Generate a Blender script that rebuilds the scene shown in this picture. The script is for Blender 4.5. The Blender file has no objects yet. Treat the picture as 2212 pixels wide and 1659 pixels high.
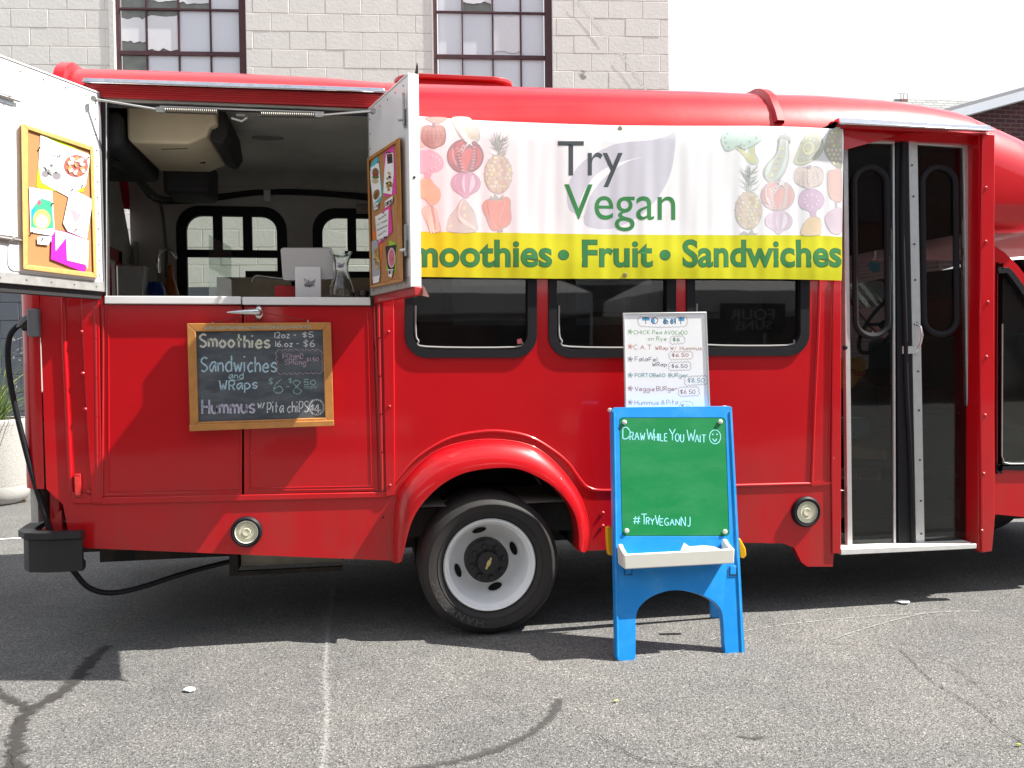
import bpy, bmesh, math, random
from mathutils import Vector, Matrix
from mathutils.geometry import tessellate_polygon
random.seed(7)
R = math.radians
sc = bpy.context.scene
COL = sc.collection

# ------------------------------------------------------------------ camera
PW, PH, FPX = 2212.0, 1659.0, 1980.0
YAW, PITCH, ROLL = R(10.2), R(1.87), R(0.6)
CAM = Vector((-0.75, -4.40, 1.36))
Fv = Vector((math.sin(YAW)*math.cos(PITCH), math.cos(YAW)*math.cos(PITCH), -math.sin(PITCH)))
r0 = Vector((math.cos(YAW), -math.sin(YAW), 0)); u0 = r0.cross(Fv)
Rv = r0*math.cos(ROLL) - u0*math.sin(ROLL); Uv = u0*math.cos(ROLL) + r0*math.sin(ROLL)
cd = bpy.data.cameras.new('camera'); cam = bpy.data.objects.new('camera', cd); COL.objects.link(cam)
cd.sensor_width = 36; cd.lens = 36*FPX/PW; cd.clip_end = 2000; cd.clip_start = .05
cam.matrix_world = Matrix(((Rv.x, Uv.x, -Fv.x, CAM.x), (Rv.y, Uv.y, -Fv.y, CAM.y), (Rv.z, Uv.z, -Fv.z, CAM.z), (0, 0, 0, 1)))
sc.camera = cam

# ------------------------------------------------------------------ light
LDIR = Vector((-.79, .165, -1.0)).normalized()
sd = bpy.data.lights.new('sun', 'SUN'); so = bpy.data.objects.new('sun', sd); COL.objects.link(so)
sd.energy = 5.0; sd.angle = R(.53); sd.color = (1, .955, .89)
so.rotation_euler = LDIR.to_track_quat('-Z', 'Y').to_euler(); so.location = (8, -1, 10)
w = bpy.data.worlds.new('World'); sc.world = w; w.use_nodes = True
nt = w.node_tree; nt.nodes.clear()
wo = nt.nodes.new('ShaderNodeOutputWorld'); bg = nt.nodes.new('ShaderNodeBackground')
sk = nt.nodes.new('ShaderNodeTexSky'); sk.sky_type = 'NISHITA'; sk.sun_disc = False
sk.sun_elevation = R(51.5); sk.sun_rotation = math.atan2(.79, -.165)
tc = nt.nodes.new('ShaderNodeTexCoord'); mpn = nt.nodes.new('ShaderNodeMapping'); mpn.inputs['Scale'].default_value = (1, 1, 2.6); mpn.inputs['Location'].default_value = (0, 0, 0)
nz = nt.nodes.new('ShaderNodeTexNoise'); nz.inputs['Scale'].default_value = 1.7; nz.inputs['Detail'].default_value = 7; nz.inputs['Roughness'].default_value = .55
cr = nt.nodes.new('ShaderNodeValToRGB'); cr.color_ramp.elements[0].position = .41; cr.color_ramp.elements[1].position = .51
mx = nt.nodes.new('ShaderNodeMix'); mx.data_type = 'RGBA'; mx.inputs[7].default_value = (6.0, 6.1, 6.3, 1)
nt.links.new(tc.outputs['Generated'], mpn.inputs['Vector']); nt.links.new(mpn.outputs[0], nz.inputs['Vector'])
nt.links.new(nz.outputs[0], cr.inputs[0]); nt.links.new(cr.outputs[0], mx.inputs[0])
nt.links.new(sk.outputs[0], mx.inputs[6]); nt.links.new(mx.outputs[2], bg.inputs[0])
bg.inputs[1].default_value = .085; nt.links.new(bg.outputs[0], wo.inputs[0])
sc.view_settings.view_transform = 'Standard'; sc.view_settings.look = 'None'
sc.view_settings.gamma = 1; sc.view_settings.use_curve_mapping = False
sc.view_settings.exposure = 1.2
try:
    sc.cycles.max_bounces = 10; sc.cycles.transparent_max_bounces = 16
except Exception: pass

# ------------------------------------------------------------------ projection helpers (measured points -> places)
def ray(px, py):
    return Fv + Rv*((px-PW/2)/FPX) + Uv*((PH/2-py)/FPX)
def hit(px, py, p0, n):
    d = ray(px, py); t = (Vector(p0)-CAM).dot(n)/d.dot(n); return CAM + d*t
NY = Vector((0, 1, 0)); NZ = Vector((0, 0, 1))
def P(px, py, Y=0.0): return hit(px, py, (0, Y, 0), NY)
def G(px, py, z=0.0): return hit(px, py, (0, 0, z), NZ)
def Pm(Y): return lambda a, b, off=0.0: P(a, b, Y) + Vector((0, -off, 0))

# ------------------------------------------------------------------ materials
MATS = {}
def mat(name, col, rough=.5, metal=0, coat=0, var=.06, vs=12, bump=0, bs=80, spec=.5, trans=0, alpha=None, coatr=.06, bd=.01):
    if name in MATS: return MATS[name]
    m = bpy.data.materials.new(name); m.use_nodes = True; n = m.node_tree.nodes; l = m.node_tree.links
    b = n['Principled BSDF']
    b.inputs['Roughness'].default_value = rough; b.inputs['Metallic'].default_value = metal
    b.inputs['Coat Weight'].default_value = coat; b.inputs['Coat Roughness'].default_value = coatr
    b.inputs['Specular IOR Level'].default_value = spec
    b.inputs['Transmission Weight'].default_value = trans
    c = (*col, 1)
    t = n.new('ShaderNodeTexCoord'); z = n.new('ShaderNodeTexNoise'); z.inputs['Scale'].default_value = vs; z.inputs['Detail'].default_value = 5
    g = n.new('ShaderNodeNewGeometry')
    l.new(g.outputs['Position'], z.inputs['Vector'])
    h = n.new('ShaderNodeMix'); h.data_type = 'RGBA'
    h.inputs[6].default_value = tuple(max(0, x*(1-var)) for x in col)+(1,)
    h.inputs[7].default_value = tuple(min(1, x*(1+var)) for x in col)+(1,)
    l.new(z.outputs[0], h.inputs[0]); l.new(h.outputs[2], b.inputs['Base Color'])
    mr = n.new('ShaderNodeMapRange'); mr.inputs[3].default_value = max(0, rough-.06); mr.inputs[4].default_value = min(1, rough+.08)
    l.new(z.outputs[0], mr.inputs[0]); l.new(mr.outputs[0], b.inputs['Roughness'])
    if bump:
        z2 = n.new('ShaderNodeTexNoise'); z2.inputs['Scale'].default_value = bs; z2.inputs['Detail'].default_value = 4
        l.new(g.outputs['Position'], z2.inputs['Vector'])
        bp = n.new('ShaderNodeBump'); bp.inputs['Strength'].default_value = bump; bp.inputs['Distance'].default_value = bd
        l.new(z2.outputs[0], bp.inputs['Height']); l.new(bp.outputs[0], b.inputs['Normal'])
    m['b'] = 1; MATS[name] = m
    return m
def glass(name, tint, rough=.02, ior=1.5, dust=.018):
    if name in MATS: return MATS[name]
    m = bpy.data.materials.new(name); m.use_nodes = True; n = m.node_tree.nodes; l = m.node_tree.links; n.clear()
    o = n.new('ShaderNodeOutputMaterial'); a = n.new('ShaderNodeBsdfTransparent'); g = n.new('ShaderNodeBsdfGlossy'); f = n.new('ShaderNodeFresnel'); x = n.new('ShaderNodeMixShader')
    a.inputs[0].default_value = (*tint, 1); g.inputs['Roughness'].default_value = rough; f.inputs[0].default_value = ior
    z = n.new('ShaderNodeTexNoise'); z.inputs['Scale'].default_value = 2.2; gg = n.new('ShaderNodeNewGeometry'); bp = n.new('ShaderNodeBump')
    bp.inputs['Strength'].default_value = .04; bp.inputs['Distance'].default_value = .01
    l.new(gg.outputs['Position'], z.inputs['Vector']); l.new(z.outputs[0], bp.inputs['Height']); l.new(bp.outputs[0], g.inputs['Normal'])
    l.new(f.outputs[0], x.inputs[0]); l.new(a.outputs[0], x.inputs[1]); l.new(g.outputs[0], x.inputs[2])
    df = n.new('ShaderNodeBsdfDiffuse'); df.inputs[0].default_value = (.5, .5, .48, 1); z3 = n.new('ShaderNodeTexNoise'); z3.inputs['Scale'].default_value = 3.5; z3.inputs['Detail'].default_value = 8; l.new(gg.outputs['Position'], z3.inputs['Vector'])
    r3 = n.new('ShaderNodeMapRange'); r3.inputs[1].default_value = .35; r3.inputs[2].default_value = .75; r3.inputs[3].default_value = dust*.35; r3.inputs[4].default_value = dust*2; l.new(z3.outputs[0], r3.inputs[0])
    x2 = n.new('ShaderNodeMixShader'); l.new(r3.outputs[0], x2.inputs[0]); l.new(x.outputs[0], x2.inputs[1]); l.new(df.outputs[0], x2.inputs[2]); l.new(x2.outputs[0], o.inputs[0])
    MATS[name] = m; return m
def chalk(name, col, cover=.55, scale=260):
    if name in MATS: return MATS[name]
    m = mat(name, col, .9, var=.1)
    n = m.node_tree.nodes; l = m.node_tree.links; b = n['Principled BSDF']
    z = n.new('ShaderNodeTexNoise'); z.inputs['Scale'].default_value = scale; z.inputs['Detail'].default_value = 3
    g = n.new('ShaderNodeNewGeometry'); l.new(g.outputs['Position'], z.inputs['Vector'])
    r = n.new('ShaderNodeValToRGB'); r.color_ramp.elements[0].position = .62-cover*.5; r.color_ramp.elements[1].position = .8-cover*.5
    l.new(z.outputs[0], r.inputs[0]); l.new(r.outputs[0], b.inputs['Alpha'])
    return m

# ------------------------------------------------------------------ mesh builder
class MB:
    def __init__(s): s.v = []; s.f = []; s.m = []
    def face(s, idx, mi=0): s.f.append(tuple(idx)); s.m.append(mi)
    def poly(s, pts, mi=0):
        k = len(s.v); s.v += [Vector(p) for p in pts]; s.face(range(k, k+len(pts)), mi)
    def box(s, a, b, mi=0):
        x0, y0, z0 = a; x1, y1, z1 = b; k = len(s.v)
        s.v += [Vector(p) for p in ((x0,y0,z0),(x1,y0,z0),(x1,y1,z0),(x0,y1,z0),(x0,y0,z1),(x1,y0,z1),(x1,y1,z1),(x0,y1,z1))]
        for q in ((0,1,2,3),(4,5,6,7),(0,1,5,4),(1,2,6,5),(2,3,7,6),(3,0,4,7)): s.face([k+i for i in q], mi)
        return s
    def hexa(s, q0, q1, mi=0):
        k = len(s.v); n = len(q0); s.v += [Vector(p) for p in q0] + [Vector(p) for p in q1]
        s.face([k+i for i in range(n)], mi); s.face([k+n+i for i in range(n)], mi)
        for i in range(n): j = (i+1) % n; s.face((k+i, k+j, k+n+j, k+n+i), mi)
        return s
    def plate(s, outer, holes=(), thick=.0, off=(0, 1, 0), mi=0, mf=None):
        """outer / holes: 2D points, mf maps them to 3D; thick along off"""
        loops = [[mf(*p) if mf else Vector(p) for p in lp] for lp in [outer, *holes]]
        tri = tessellate_polygon(loops); flat = [p for lp in loops for p in lp]; k = len(s.v); N = len(flat)
        s.v += flat
        for t in tri: s.face([k+i for i in t], mi)
        if thick:
            o = Vector(off)*thick; s.v += [p+o for p in flat]
            for t in tri: s.face([k+N+i for i in t], mi)
            c = 0
            for lp in loops:
                n = len(lp)
                for i in range(n):
                    j = (i+1) % n; s.face((k+c+i, k+c+j, k+N+c+j, k+N+c+i), mi)
                c += n
        return s
    def tube(s, path, r, n=8, mi=0, cap=True, closed=False):
        path = [Vector(p) for p in path]; rings = []; up = None
        L = len(path)
        for i, p in enumerate(path):
            if closed: d = path[(i+1) % L]-path[i-1]
            else: d = path[min(i+1, L-1)]-path[max(i-1, 0)]
            d.normalize()
            if up is None: up = d.orthogonal().normalized()
            up = (up-d*up.dot(d)).normalized(); sd_ = d.cross(up); rr = r[i] if isinstance(r, (list, tuple)) else r
            k = len(s.v); rings.append(k)
            s.v += [p+(up*math.cos(2*math.pi*j/n)+sd_*math.sin(2*math.pi*j/n))*rr for j in range(n)]
        for a, b in zip(rings, rings[1:]+([rings[0]] if closed else [])):
            for j in range(n): q = (j+1) % n; s.face((a+j, a+q, b+q, b+j), mi)
        if cap and not closed: s.face([rings[0]+j for j in range(n)], mi); s.face([rings[-1]+j for j in range(n)], mi)
        return s
    def lathe(s, prof, c, axis='Y', n=48, mi=0, closed=False):
        """prof: (radius, height) ; axis Y or Z"""
        c = Vector(c); rings = []
        for r, h in prof:
            k = len(s.v); rings.append(k)
            for j in range(n):
                a = 2*math.pi*j/n
                s.v.append(c+(Vector((r*math.cos(a), h, r*math.sin(a))) if axis == 'Y' else Vector((r*math.cos(a), r*math.sin(a), h))))
        rr = list(zip(rings, rings[1:]+([rings[0]] if closed else [])))
        for a, b in rr:
            for j in range(n): q = (j+1) % n; s.face((a+j, a+q, b+q, b+j), mi)
        return s
    def grid(s, rows, mi=0):
        k = len(s.v); n = len(rows[0])
        for r in rows: s.v += [Vector(p) for p in r]
        for i in range(len(rows)-1):
            for j in range(n-1): a = k+i*n+j; s.face((a, a+1, a+n+1, a+n), mi)
        return s
WL = {}
def make(name, mb, mats, parent=None, bevel=0, seg=2, smooth=35, wn=True, loc=None):
    me = bpy.data.meshes.new(name)
    v = mb.v
    c = Vector(loc) if loc is not None else (Vector([(min(p[i] for p in v)+max(p[i] for p in v))/2 for i in range(3)]) if v else Vector())
    if parent is None and loc is None: c.z = min(p[2] for p in v)
    me.from_pydata([tuple(p-c) for p in v], [], mb.f)
    if not isinstance(mats, (list, tuple)): mats = [mats]
    for m in mats: me.materials.append(m)
    if len(mats) > 1: me.polygons.foreach_set('material_index', mb.m)
    bm = bmesh.new(); bm.from_mesh(me)
    if wn: bmesh.ops.recalc_face_normals(bm, faces=bm.faces)
    bm.to_mesh(me); bm.free()
    if smooth: me.shade_smooth(); me.set_sharp_from_angle(angle=R(smooth))
    o = bpy.data.objects.new(name, me); COL.objects.link(o)
    pw = WL.get(parent.name, Vector()) if parent else Vector()
    if parent: o.parent = parent
    o.location = c-pw; WL[o.name] = c
    if bevel:
        b = o.modifiers.new('bevel', 'BEVEL'); b.width = bevel; b.segments = seg; b.limit_method = 'ANGLE'; b.angle_limit = R(40)
        b.harden_normals = False
    return o
def thing(name, label, cat, loc=(0, 0, 0), group=None, kind=None):
    o = bpy.data.objects.new(name, None); COL.objects.link(o); o.location = loc; o.empty_display_size = .1
    WL[o.name] = Vector(loc); return tag(o, label, cat, group, kind)
def tag(o, label=None, cat=None, group=None, kind=None):
    if label: o['label'] = label
    if cat: o['category'] = cat
    if group: o['group'] = group
    if kind: o['kind'] = kind
    return o
def inst(src, parent, loc, rot=None, scale=None):
    o = src.copy(); COL.objects.link(o); o.parent = parent
    o.location = Vector(loc)-(WL[parent.name] if parent else Vector()); WL[o.name] = Vector(loc)
    if rot: o.rotation_euler = rot
    if scale: o.scale = scale
    return o
def rrect(x0, y0, x1, y1, r, n=6, rt=None):
    pts = []; rt = r if rt is None else rt
    for cx, cy, a0, rr in ((x1-r, y1-r, 0, r), (x0+r, y1-r, 90, r), (x0+rt, y0+rt, 180, rt), (x1-rt, y0+rt, 270, rt)):
        for i in range(n+1):
            a = R(a0+90*i/n); pts.append((cx+rr*math.cos(a), cy+rr*math.sin(a)))
    return pts
def ell(cx, cy, a, b, n=20, rot=0):
    return [(cx+a*math.cos(t)*math.cos(rot)-b*math.sin(t)*math.sin(rot), cy+a*math.cos(t)*math.sin(rot)+b*math.sin(t)*math.cos(rot)) for t in [2*math.pi*i/n for i in range(n)]]
def cr_(pts, closed=False, k=6):
    """Catmull-Rom through points"""
    n = len(pts); out = []
    if n < 3: return list(pts)
    for i in range(n if closed else n-1):
        p0 = pts[(i-1) % n] if closed or i > 0 else pts[0]; p1 = pts[i]; p2 = pts[(i+1) % n]
        p3 = pts[(i+2) % n] if closed or i+2 < n else pts[-1]
        for j in range(k):
            t = j/k
            out.append(tuple(.5*((2*b)+(-a+c)*t+(2*a-5*b+4*c-d)*t*t+(-a+3*b-3*c+d)*t**3) for a, b, c, d in zip(p0, p1, p2, p3)))
    if not closed: out.append(tuple(pts[-1]))
    return out
def ribbon(mb, pts, w, mf, mi=0, closed=False, taper=False, jit=0, off=None):
    n = len(pts)
    if n < 2: return
    L, Rr = [], []
    for i, p in enumerate(pts):
        a = pts[(i-1) % n] if closed or i > 0 else pts[0]; b = pts[(i+1) % n] if closed or i < n-1 else pts[-1]
        dx, dy = b[0]-a[0], b[1]-a[1]; d = math.hypot(dx, dy) or 1; ww = w/2*(1+random.uniform(-jit, jit))
        if taper: ww *= max(.12, 1-i/(n-1))
        L.append((p[0]-dy/d*ww, p[1]+dx/d*ww)); Rr.append((p[0]+dy/d*ww, p[1]-dx/d*ww))
    k = len(mb.v)
    for a, b in zip(L, Rr): mb.v += [mf(*a), mf(*b)]
    for i in range(n if closed else n-1):
        j = (i+1) % n; mb.face((k+2*i, k+2*i+1, k+2*j+1, k+2*j), mi)

# ------------------------------------------------------------------ stroke lettering (drawn by hand)
GL = dict(A='044e84,1878', B='040e,~0e4e6c4909,~0949674404', C='~7d4e1c09164475', D='040e,~0e4e794404', E='6e0e0464,0959', F='6e0e04,0959',
 G='~7d4e1c09164475,757848', H='0e04,7e74,0979', I='0e04', J='~5e563415', K='0e04,6e0964', L='0e0464', M='040e498e84', N='040e747e',
 O='~4e1c09164476897c4e', P='040e,~0e5e6b4808', R='040e,~0e5e6b4909,3964', S='~6d3e0c1a58663405', T='0e8e,4e44', U='~0e0634666e',
 V='0e448e', W='0e244b648e', X='0e84,8e04', Y='0e498e,4944', Z='0e7e0474', Q='~4e1c09164476897c4e,5783',
 a='~6a3a07244769,6a64', b='0e04,~093a673405', c='~593a072455', d='6e64,~693a072465', e='0767,~67593a072465', f='~5d3e2b24,0a5a',
 g='~693a072465,~6a613001', h='0e04,~083a5854', i='0a04,0d0e', k='0e04,5a0754', l='0e04', m='0a04,~082a4844,~486a8884', n='0a04,~083a5854',
 o='~3a0734673a', p='0a00,~093a673405', r='0a04,~083a59', s='~593a08563405', t='2e24,0a5a', u='~0a0624565a,5a54', v='0a346a', w='0a2449648a',
 y='0a34,6a10', z='0a5a0454', x='0a54,5a04', j='~4a412110,4d4e')
GL.update({'0': '~3e0b0734676b3e', '1': '1e14', '2': '~0c3e6b3604,0464', '3': '~0d3e6b39673404', '4': '4e0777,4e44', '5': '6e1e09,~0949663405', '6': '~5e1a0634664907',
 '8': '~5d2e0c396634063a5c5d', '$': '~6c3d0b1a48563506,3f33', '&': '~742b3e5c07244478', '.': '0405', '-': '0949', '/': '035e', '#': '2e14,5e44,0b6b,0767', "|": '0e04', '!': '0e07,0504',
 '(': '~3e092 4'.replace(' ', ''), ':': '0506,090a', '7': '0e6e24', "'": '0e0c'})
def gl(ch):
    st = []
    for s in GL[ch].split(','):
        sm = s[0] == '~'; s = s.lstrip('~')
        pts = [(int(s[i], 16), int(s[i+1], 16)-4) for i in range(0, len(s)-1, 2)]
        st += [cr_(pts, k=4)] if sm and len(pts) > 2 else [[pts[q], pts[q+1]] for q in range(len(pts)-1)]
    w_ = max([p[0] for q in st for p in q]+[1]); return st, w_
def write(mb, text, x0, y0, x1, cap, lw, mf, mi=0, T=None, dy=0, jit=.12, wob=.25, slant=0):
    """baseline from (x0,y0) to (x1,y0+dy), cap height cap (in the unit of the caller)"""
    adv = []; tot = 0
    for ch in text:
        wd = 4 if ch == ' ' else gl(ch)[1]+2.6; adv.append(wd); tot += wd
    tot -= 2.6; sx = (x1-x0)/tot; sy = cap/10; cx = 0
    for ch, a in zip(text, adv):
        if ch != ' ':
            st, w_ = gl(ch); lw_ = lw; oy = random.uniform(-wob, wob); sc_ = 1+random.uniform(-.06, .06)
            for s in st:
                pts = []
                for (x, y) in s:
                    X = x0+(cx+x+slant*y)*sx; Y = y0+dy*(cx/tot)-(y*sc_+oy)*sy
                    pts.append(T(X, Y) if T else (X, Y))
                ribbon(mb, pts, lw_, mf, mi, jit=jit)
        cx += a
def font_mesh(text, offset=0.0, size=1.0, res=5):
    c = bpy.data.curves.new('txt', 'FONT'); c.body = text; c.size = size; c.offset = offset; c.resolution_u = res; c.dimensions = '2D'; c.fill_mode = 'FRONT'
    o = bpy.data.objects.new('txt', c); COL.objects.link(o)
    dg = bpy.context.evaluated_depsgraph_get(); dg.update()
    me = bpy.data.meshes.new_from_object(o.evaluated_get(dg)); v = [(p.co.x, p.co.y) for p in me.vertices]; f = [tuple(p.vertices) for p in me.polygons]
    bpy.data.objects.remove(o); bpy.data.curves.remove(c); bpy.data.meshes.remove(me)
    return v, f
def font_px(mb, text, x0, x1, ybase, captop, mf, mi=0, offset=0., dy=0, ref=None, warp=None):
    """text fitted between x0 and x1; a cap-height letter reaches captop"""
    v, f = font_mesh(text, offset); rv, _ = font_mesh(ref or text[0], offset)
    h = max(p[1] for p in rv)-min(p[1] for p in rv); b = min(p[1] for p in rv)
    v0, _ = font_mesh(text, 0.); mn = min(p[0] for p in v0); mxx = max(p[0] for p in v0); h0 = max(p[1] for p in font_mesh(ref or text[0], 0.)[0])
    k = len(mb.v)
    for (x, y) in v:
        t = (x-mn)/(mxx-mn); X = x0+(x1-x0)*t; Y = ybase+dy*t-(ybase-captop)*(y/h0)
        mb.v.append(mf(X, Y))
    for q in f: mb.face([k+i for i in q], mi)

# ------------------------------------------------------------------ palette
RED = mat('bus_red_paint', (.50, .0008, .006), .36, coat=.55, spec=.3, var=.05, vs=3, bump=.14, bs=2.2, bd=.02)
RED2 = mat('dull_red_paint', (.42, .006, .009), .45, coat=.4, var=.12, vs=9)
CHROME = mat('polished_steel', (.72, .73, .75), .16, metal=1, var=.08, bump=.1, bs=30)
STEEL = mat('brushed_steel', (.52, .52, .50), .38, metal=1, var=.15)
ALU = mat('aluminium_trim', (.62, .63, .63), .42, metal=.6, var=.12, vs=25)
WHITEP = mat('white_door_paint', (.80, .80, .80), .35, coat=.3, var=.03)
GREYP = mat('pale_grey_plastic', (.60, .60, .58), .5, var=.05)
RUB = mat('black_rubber', (.010, .010, .013), .55, var=.3, vs=40, spec=.25)
BLK = mat('black_plastic', (.014, .014, .016), .5, var=.25, bump=.15, bs=300, bd=.002)
TYRE = mat('tyre_rubber', (.018, .017, .017), .7, var=.4, vs=30, bump=.2, bs=120, bd=.004)
DARK = mat('dark_underbody', (.02, .02, .02), .85, var=.4)
INT = mat('interior_panel', (.56, .55, .51), .5, var=.12, vs=4, bump=.05, bs=20)
INTD = mat('interior_dark_trim', (.02, .02, .022), .7, var=.2)
CREAM = mat('cream_plastic', (.62, .54, .38), .45, var=.08)
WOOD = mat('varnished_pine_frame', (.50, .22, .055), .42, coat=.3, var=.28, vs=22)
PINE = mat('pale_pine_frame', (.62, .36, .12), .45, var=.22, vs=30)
CORK = mat('cork', (.42, .20, .075), .9, var=.5, vs=420, bump=.3, bs=400, bd=.002)
SLATE = mat('slate_board', (.060, .072, .085), .75, var=.35, vs=7)
PAPER = mat('white_paper', (.80, .80, .80), .8, var=.03)
WB = mat('whiteboard', (.90, .91, .93), .25, var=.02)
BLUE = mat('easel_blue_plastic', (.002, .235, .66), .42, var=.07, vs=18, bump=.15, bs=260, bd=.002)
GREEN = mat('green_board', (.0, .19, .05), .38, var=.10, vs=6, bump=.05, bs=200)
YEL = mat('yellow_plastic', (.80, .42, .0), .4, var=.05)
OFFW = mat('cream_white_plastic', (.72, .71, .64), .42, var=.04)
def smear(m, c, amt, sc_=(3, 3, 9), lo=.45, hi=.75):
    n = m.node_tree.nodes; l = m.node_tree.links; b = n['Principled BSDF']; g = n.new('ShaderNodeNewGeometry'); mp = n.new('ShaderNodeMapping'); mp.inputs['Scale'].default_value = sc_; mp.inputs['Rotation'].default_value = (0, .5, 0)
    z = n.new('ShaderNodeTexNoise'); z.inputs['Scale'].default_value = 1.6; z.inputs['Detail'].default_value = 9; z.inputs['Roughness'].default_value = .65; l.new(g.outputs['Position'], mp.inputs[0]); l.new(mp.outputs[0], z.inputs['Vector'])
    r = n.new('ShaderNodeMapRange'); r.inputs[1].default_value = lo; r.inputs[2].default_value = hi; r.inputs[4].default_value = amt; l.new(z.outputs[0], r.inputs[0])
    old = b.inputs['Base Color'].links[0].from_socket; k = n.new('ShaderNodeMix'); k.data_type = 'RGBA'; k.inputs[7].default_value = (*c, 1); l.new(r.outputs[0], k.inputs[0]); l.new(old, k.inputs[6]); l.new(k.outputs[2], b.inputs['Base Color'])
smear(SLATE, (.35, .36, .38), .30); smear(GREEN, (.25, .45, .32), .09); smear(BLUE, (.12, .42, .75), .22, (5, 5, 5), .5, .7); smear(WHITEP, (.55, .53, .48), .25, (4, 4, 1), .5, .8); smear(INT, (.25, .23, .19), .5, (2, 2, 2), .45, .8)
BLUE_GLASS = glass('tinted_window_glass', (.24, .25, .26), dust=.008)
DOOR_GLASS = glass('door_glass', (.52, .55, .55), dust=.004)
CLEAR = glass('clear_glass', (.88, .91, .88))
def grime(m, zhi=.95, amt=.35):
    n = m.node_tree.nodes; l = m.node_tree.links; b = n['Principled BSDF']; g = n.new('ShaderNodeNewGeometry'); sp = n.new('ShaderNodeSeparateXYZ'); l.new(g.outputs['Position'], sp.inputs[0])
    mr = n.new('ShaderNodeMapRange'); mr.inputs[1].default_value = zhi; mr.inputs[2].default_value = .38; l.new(sp.outputs['Z'], mr.inputs[0])
    z = n.new('ShaderNodeTexNoise'); z.inputs['Scale'].default_value = 5; z.inputs['Detail'].default_value = 9; z.inputs['Roughness'].default_value = .7; mp = n.new('ShaderNodeMapping'); mp.inputs['Scale'].default_value = (1, 1, .35)
    l.new(g.outputs['Position'], mp.inputs[0]); l.new(mp.outputs[0], z.inputs['Vector']); r = n.new('ShaderNodeMapRange'); r.inputs[1].default_value = .42; r.inputs[2].default_value = .72; r.inputs[4].default_value = amt; l.new(z.outputs[0], r.inputs[0])
    a = n.new('ShaderNodeMath'); a.operation = 'MULTIPLY'; l.new(mr.outputs[0], a.inputs[0]); l.new(r.outputs[0], a.inputs[1])
    old = b.inputs['Base Color'].links[0].from_socket; k = n.new('ShaderNodeMix'); k.data_type = 'RGBA'; k.inputs[7].default_value = (.13, .085, .06, 1); l.new(a.outputs[0], k.inputs[0]); l.new(old, k.inputs[6])
    # small chips and scratches showing primer
    z2 = n.new('ShaderNodeTexNoise'); z2.inputs['Scale'].default_value = 38; z2.inputs['Detail'].default_value = 4; l.new(g.outputs['Position'], z2.inputs['Vector']); r2 = n.new('ShaderNodeMapRange'); r2.inputs[1].default_value = .755; r2.inputs[2].default_value = .775; r2.inputs[4].default_value = .7; l.new(z2.outputs[0], r2.inputs[0])
    k2 = n.new('ShaderNodeMix'); k2.data_type = 'RGBA'; k2.inputs[7].default_value = (.55, .40, .36, 1); l.new(r2.outputs[0], k2.inputs[0]); l.new(k.outputs[2], k2.inputs[6]); l.new(k2.outputs[2], b.inputs['Base Color'])
grime(RED); grime(RED2, 1.2, .5); grime(TYRE, .8, .14); grime(DARK, 1., .6)
def bolt_proto(name, m, r=.006, h=.005):
    mb = MB(); mb.lathe([(.0001, -h), (r*.5, -h), (r, -h*.3), (r*1.25, 0)], (0, 0, 0), 'Y', 10)
    return make(name, mb, m, loc=(0, 0, 0))

# ================================================================== GROUND AND SETTING
def asphalt():
    m = bpy.data.materials.new('old_asphalt'); m.use_nodes = True; n = m.node_tree.nodes; l = m.node_tree.links; b = n['Principled BSDF']
    g = n.new('ShaderNodeNewGeometry')
    def noise(s, d=4, r=.5):
        z = n.new('ShaderNodeTexNoise'); z.inputs['Scale'].default_value = s; z.inputs['Detail'].default_value = d; z.inputs['Roughness'].default_value = r
        l.new(g.outputs['Position'], z.inputs['Vector']); return z
    def ramp(src, *st):
        r = n.new('ShaderNodeValToRGB'); e = r.color_ramp.elements
        while len(e) < len(st): e.new(.5)
        for i, (p, c) in enumerate(st): e[i].position = p; e[i].color = (*c, 1)
        l.new(src, r.inputs[0]); return r
    vor = n.new('ShaderNodeTexVoronoi'); vor.inputs['Scale'].default_value = 190; l.new(g.outputs['Position'], vor.inputs['Vector'])
    sep = n.new('ShaderNodeSeparateColor'); l.new(vor.outputs['Color'], sep.inputs[0])
    base = ramp(sep.outputs[0], (0, (.080, .080, .077)), (.35, (.140, .140, .134)), (.7, (.176, .175, .168)), (.92, (.225, .223, .214)), (1., (.38, .375, .36)))
    big = ramp(noise(.9, 6, .6).outputs[0], (.3, (.74, .74, .76)), (.7, (1.12, 1.1, 1.06)))
    mid = ramp(noise(7, 5, .65).outputs[0], (.3, (.90, .90, .91)), (.68, (1.06, 1.06, 1.06)))
    pit = ramp(noise(75, 3, .6).outputs[0], (.32, (.42, .42, .42)), (.46, (1, 1, 1)))
    last = base
    for x in (big, mid, pit):
        k = n.new('ShaderNodeMix'); k.data_type = 'RGBA'; k.blend_type = 'MULTIPLY'; k.inputs[0].default_value = 1
        l.new(last.outputs[0] if last is base else last.outputs[2], k.inputs[6]); l.new(x.outputs[0], k.inputs[7]); last = k
    l.new(last.outputs[2], b.inputs['Base Color']); b.inputs['Roughness'].default_value = .85; b.inputs['Specular IOR Level'].default_value = .35
    bp = n.new('ShaderNodeBump'); bp.inputs['Strength'].default_value = .8; bp.inputs['Distance'].default_value = .004
    ad = n.new('ShaderNodeMath'); ad.operation = 'ADD'; l.new(vor.outputs['Distance'], ad.inputs[0]); l.new(pit.outputs[0], ad.inputs[1])
    l.new(ad.outputs[0], bp.inputs['Height']); l.new(bp.outputs[0], b.inputs['Normal'])
    return m
ASPH = asphalt()
mb = MB(); mb.poly([(-300, -200, 0), (300, -200, 0), (300, 400, 0), (-300, 400, 0)])
tag(make('ground', mb, ASPH), 'old grey asphalt of the parking lot', kind='structure')

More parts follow.
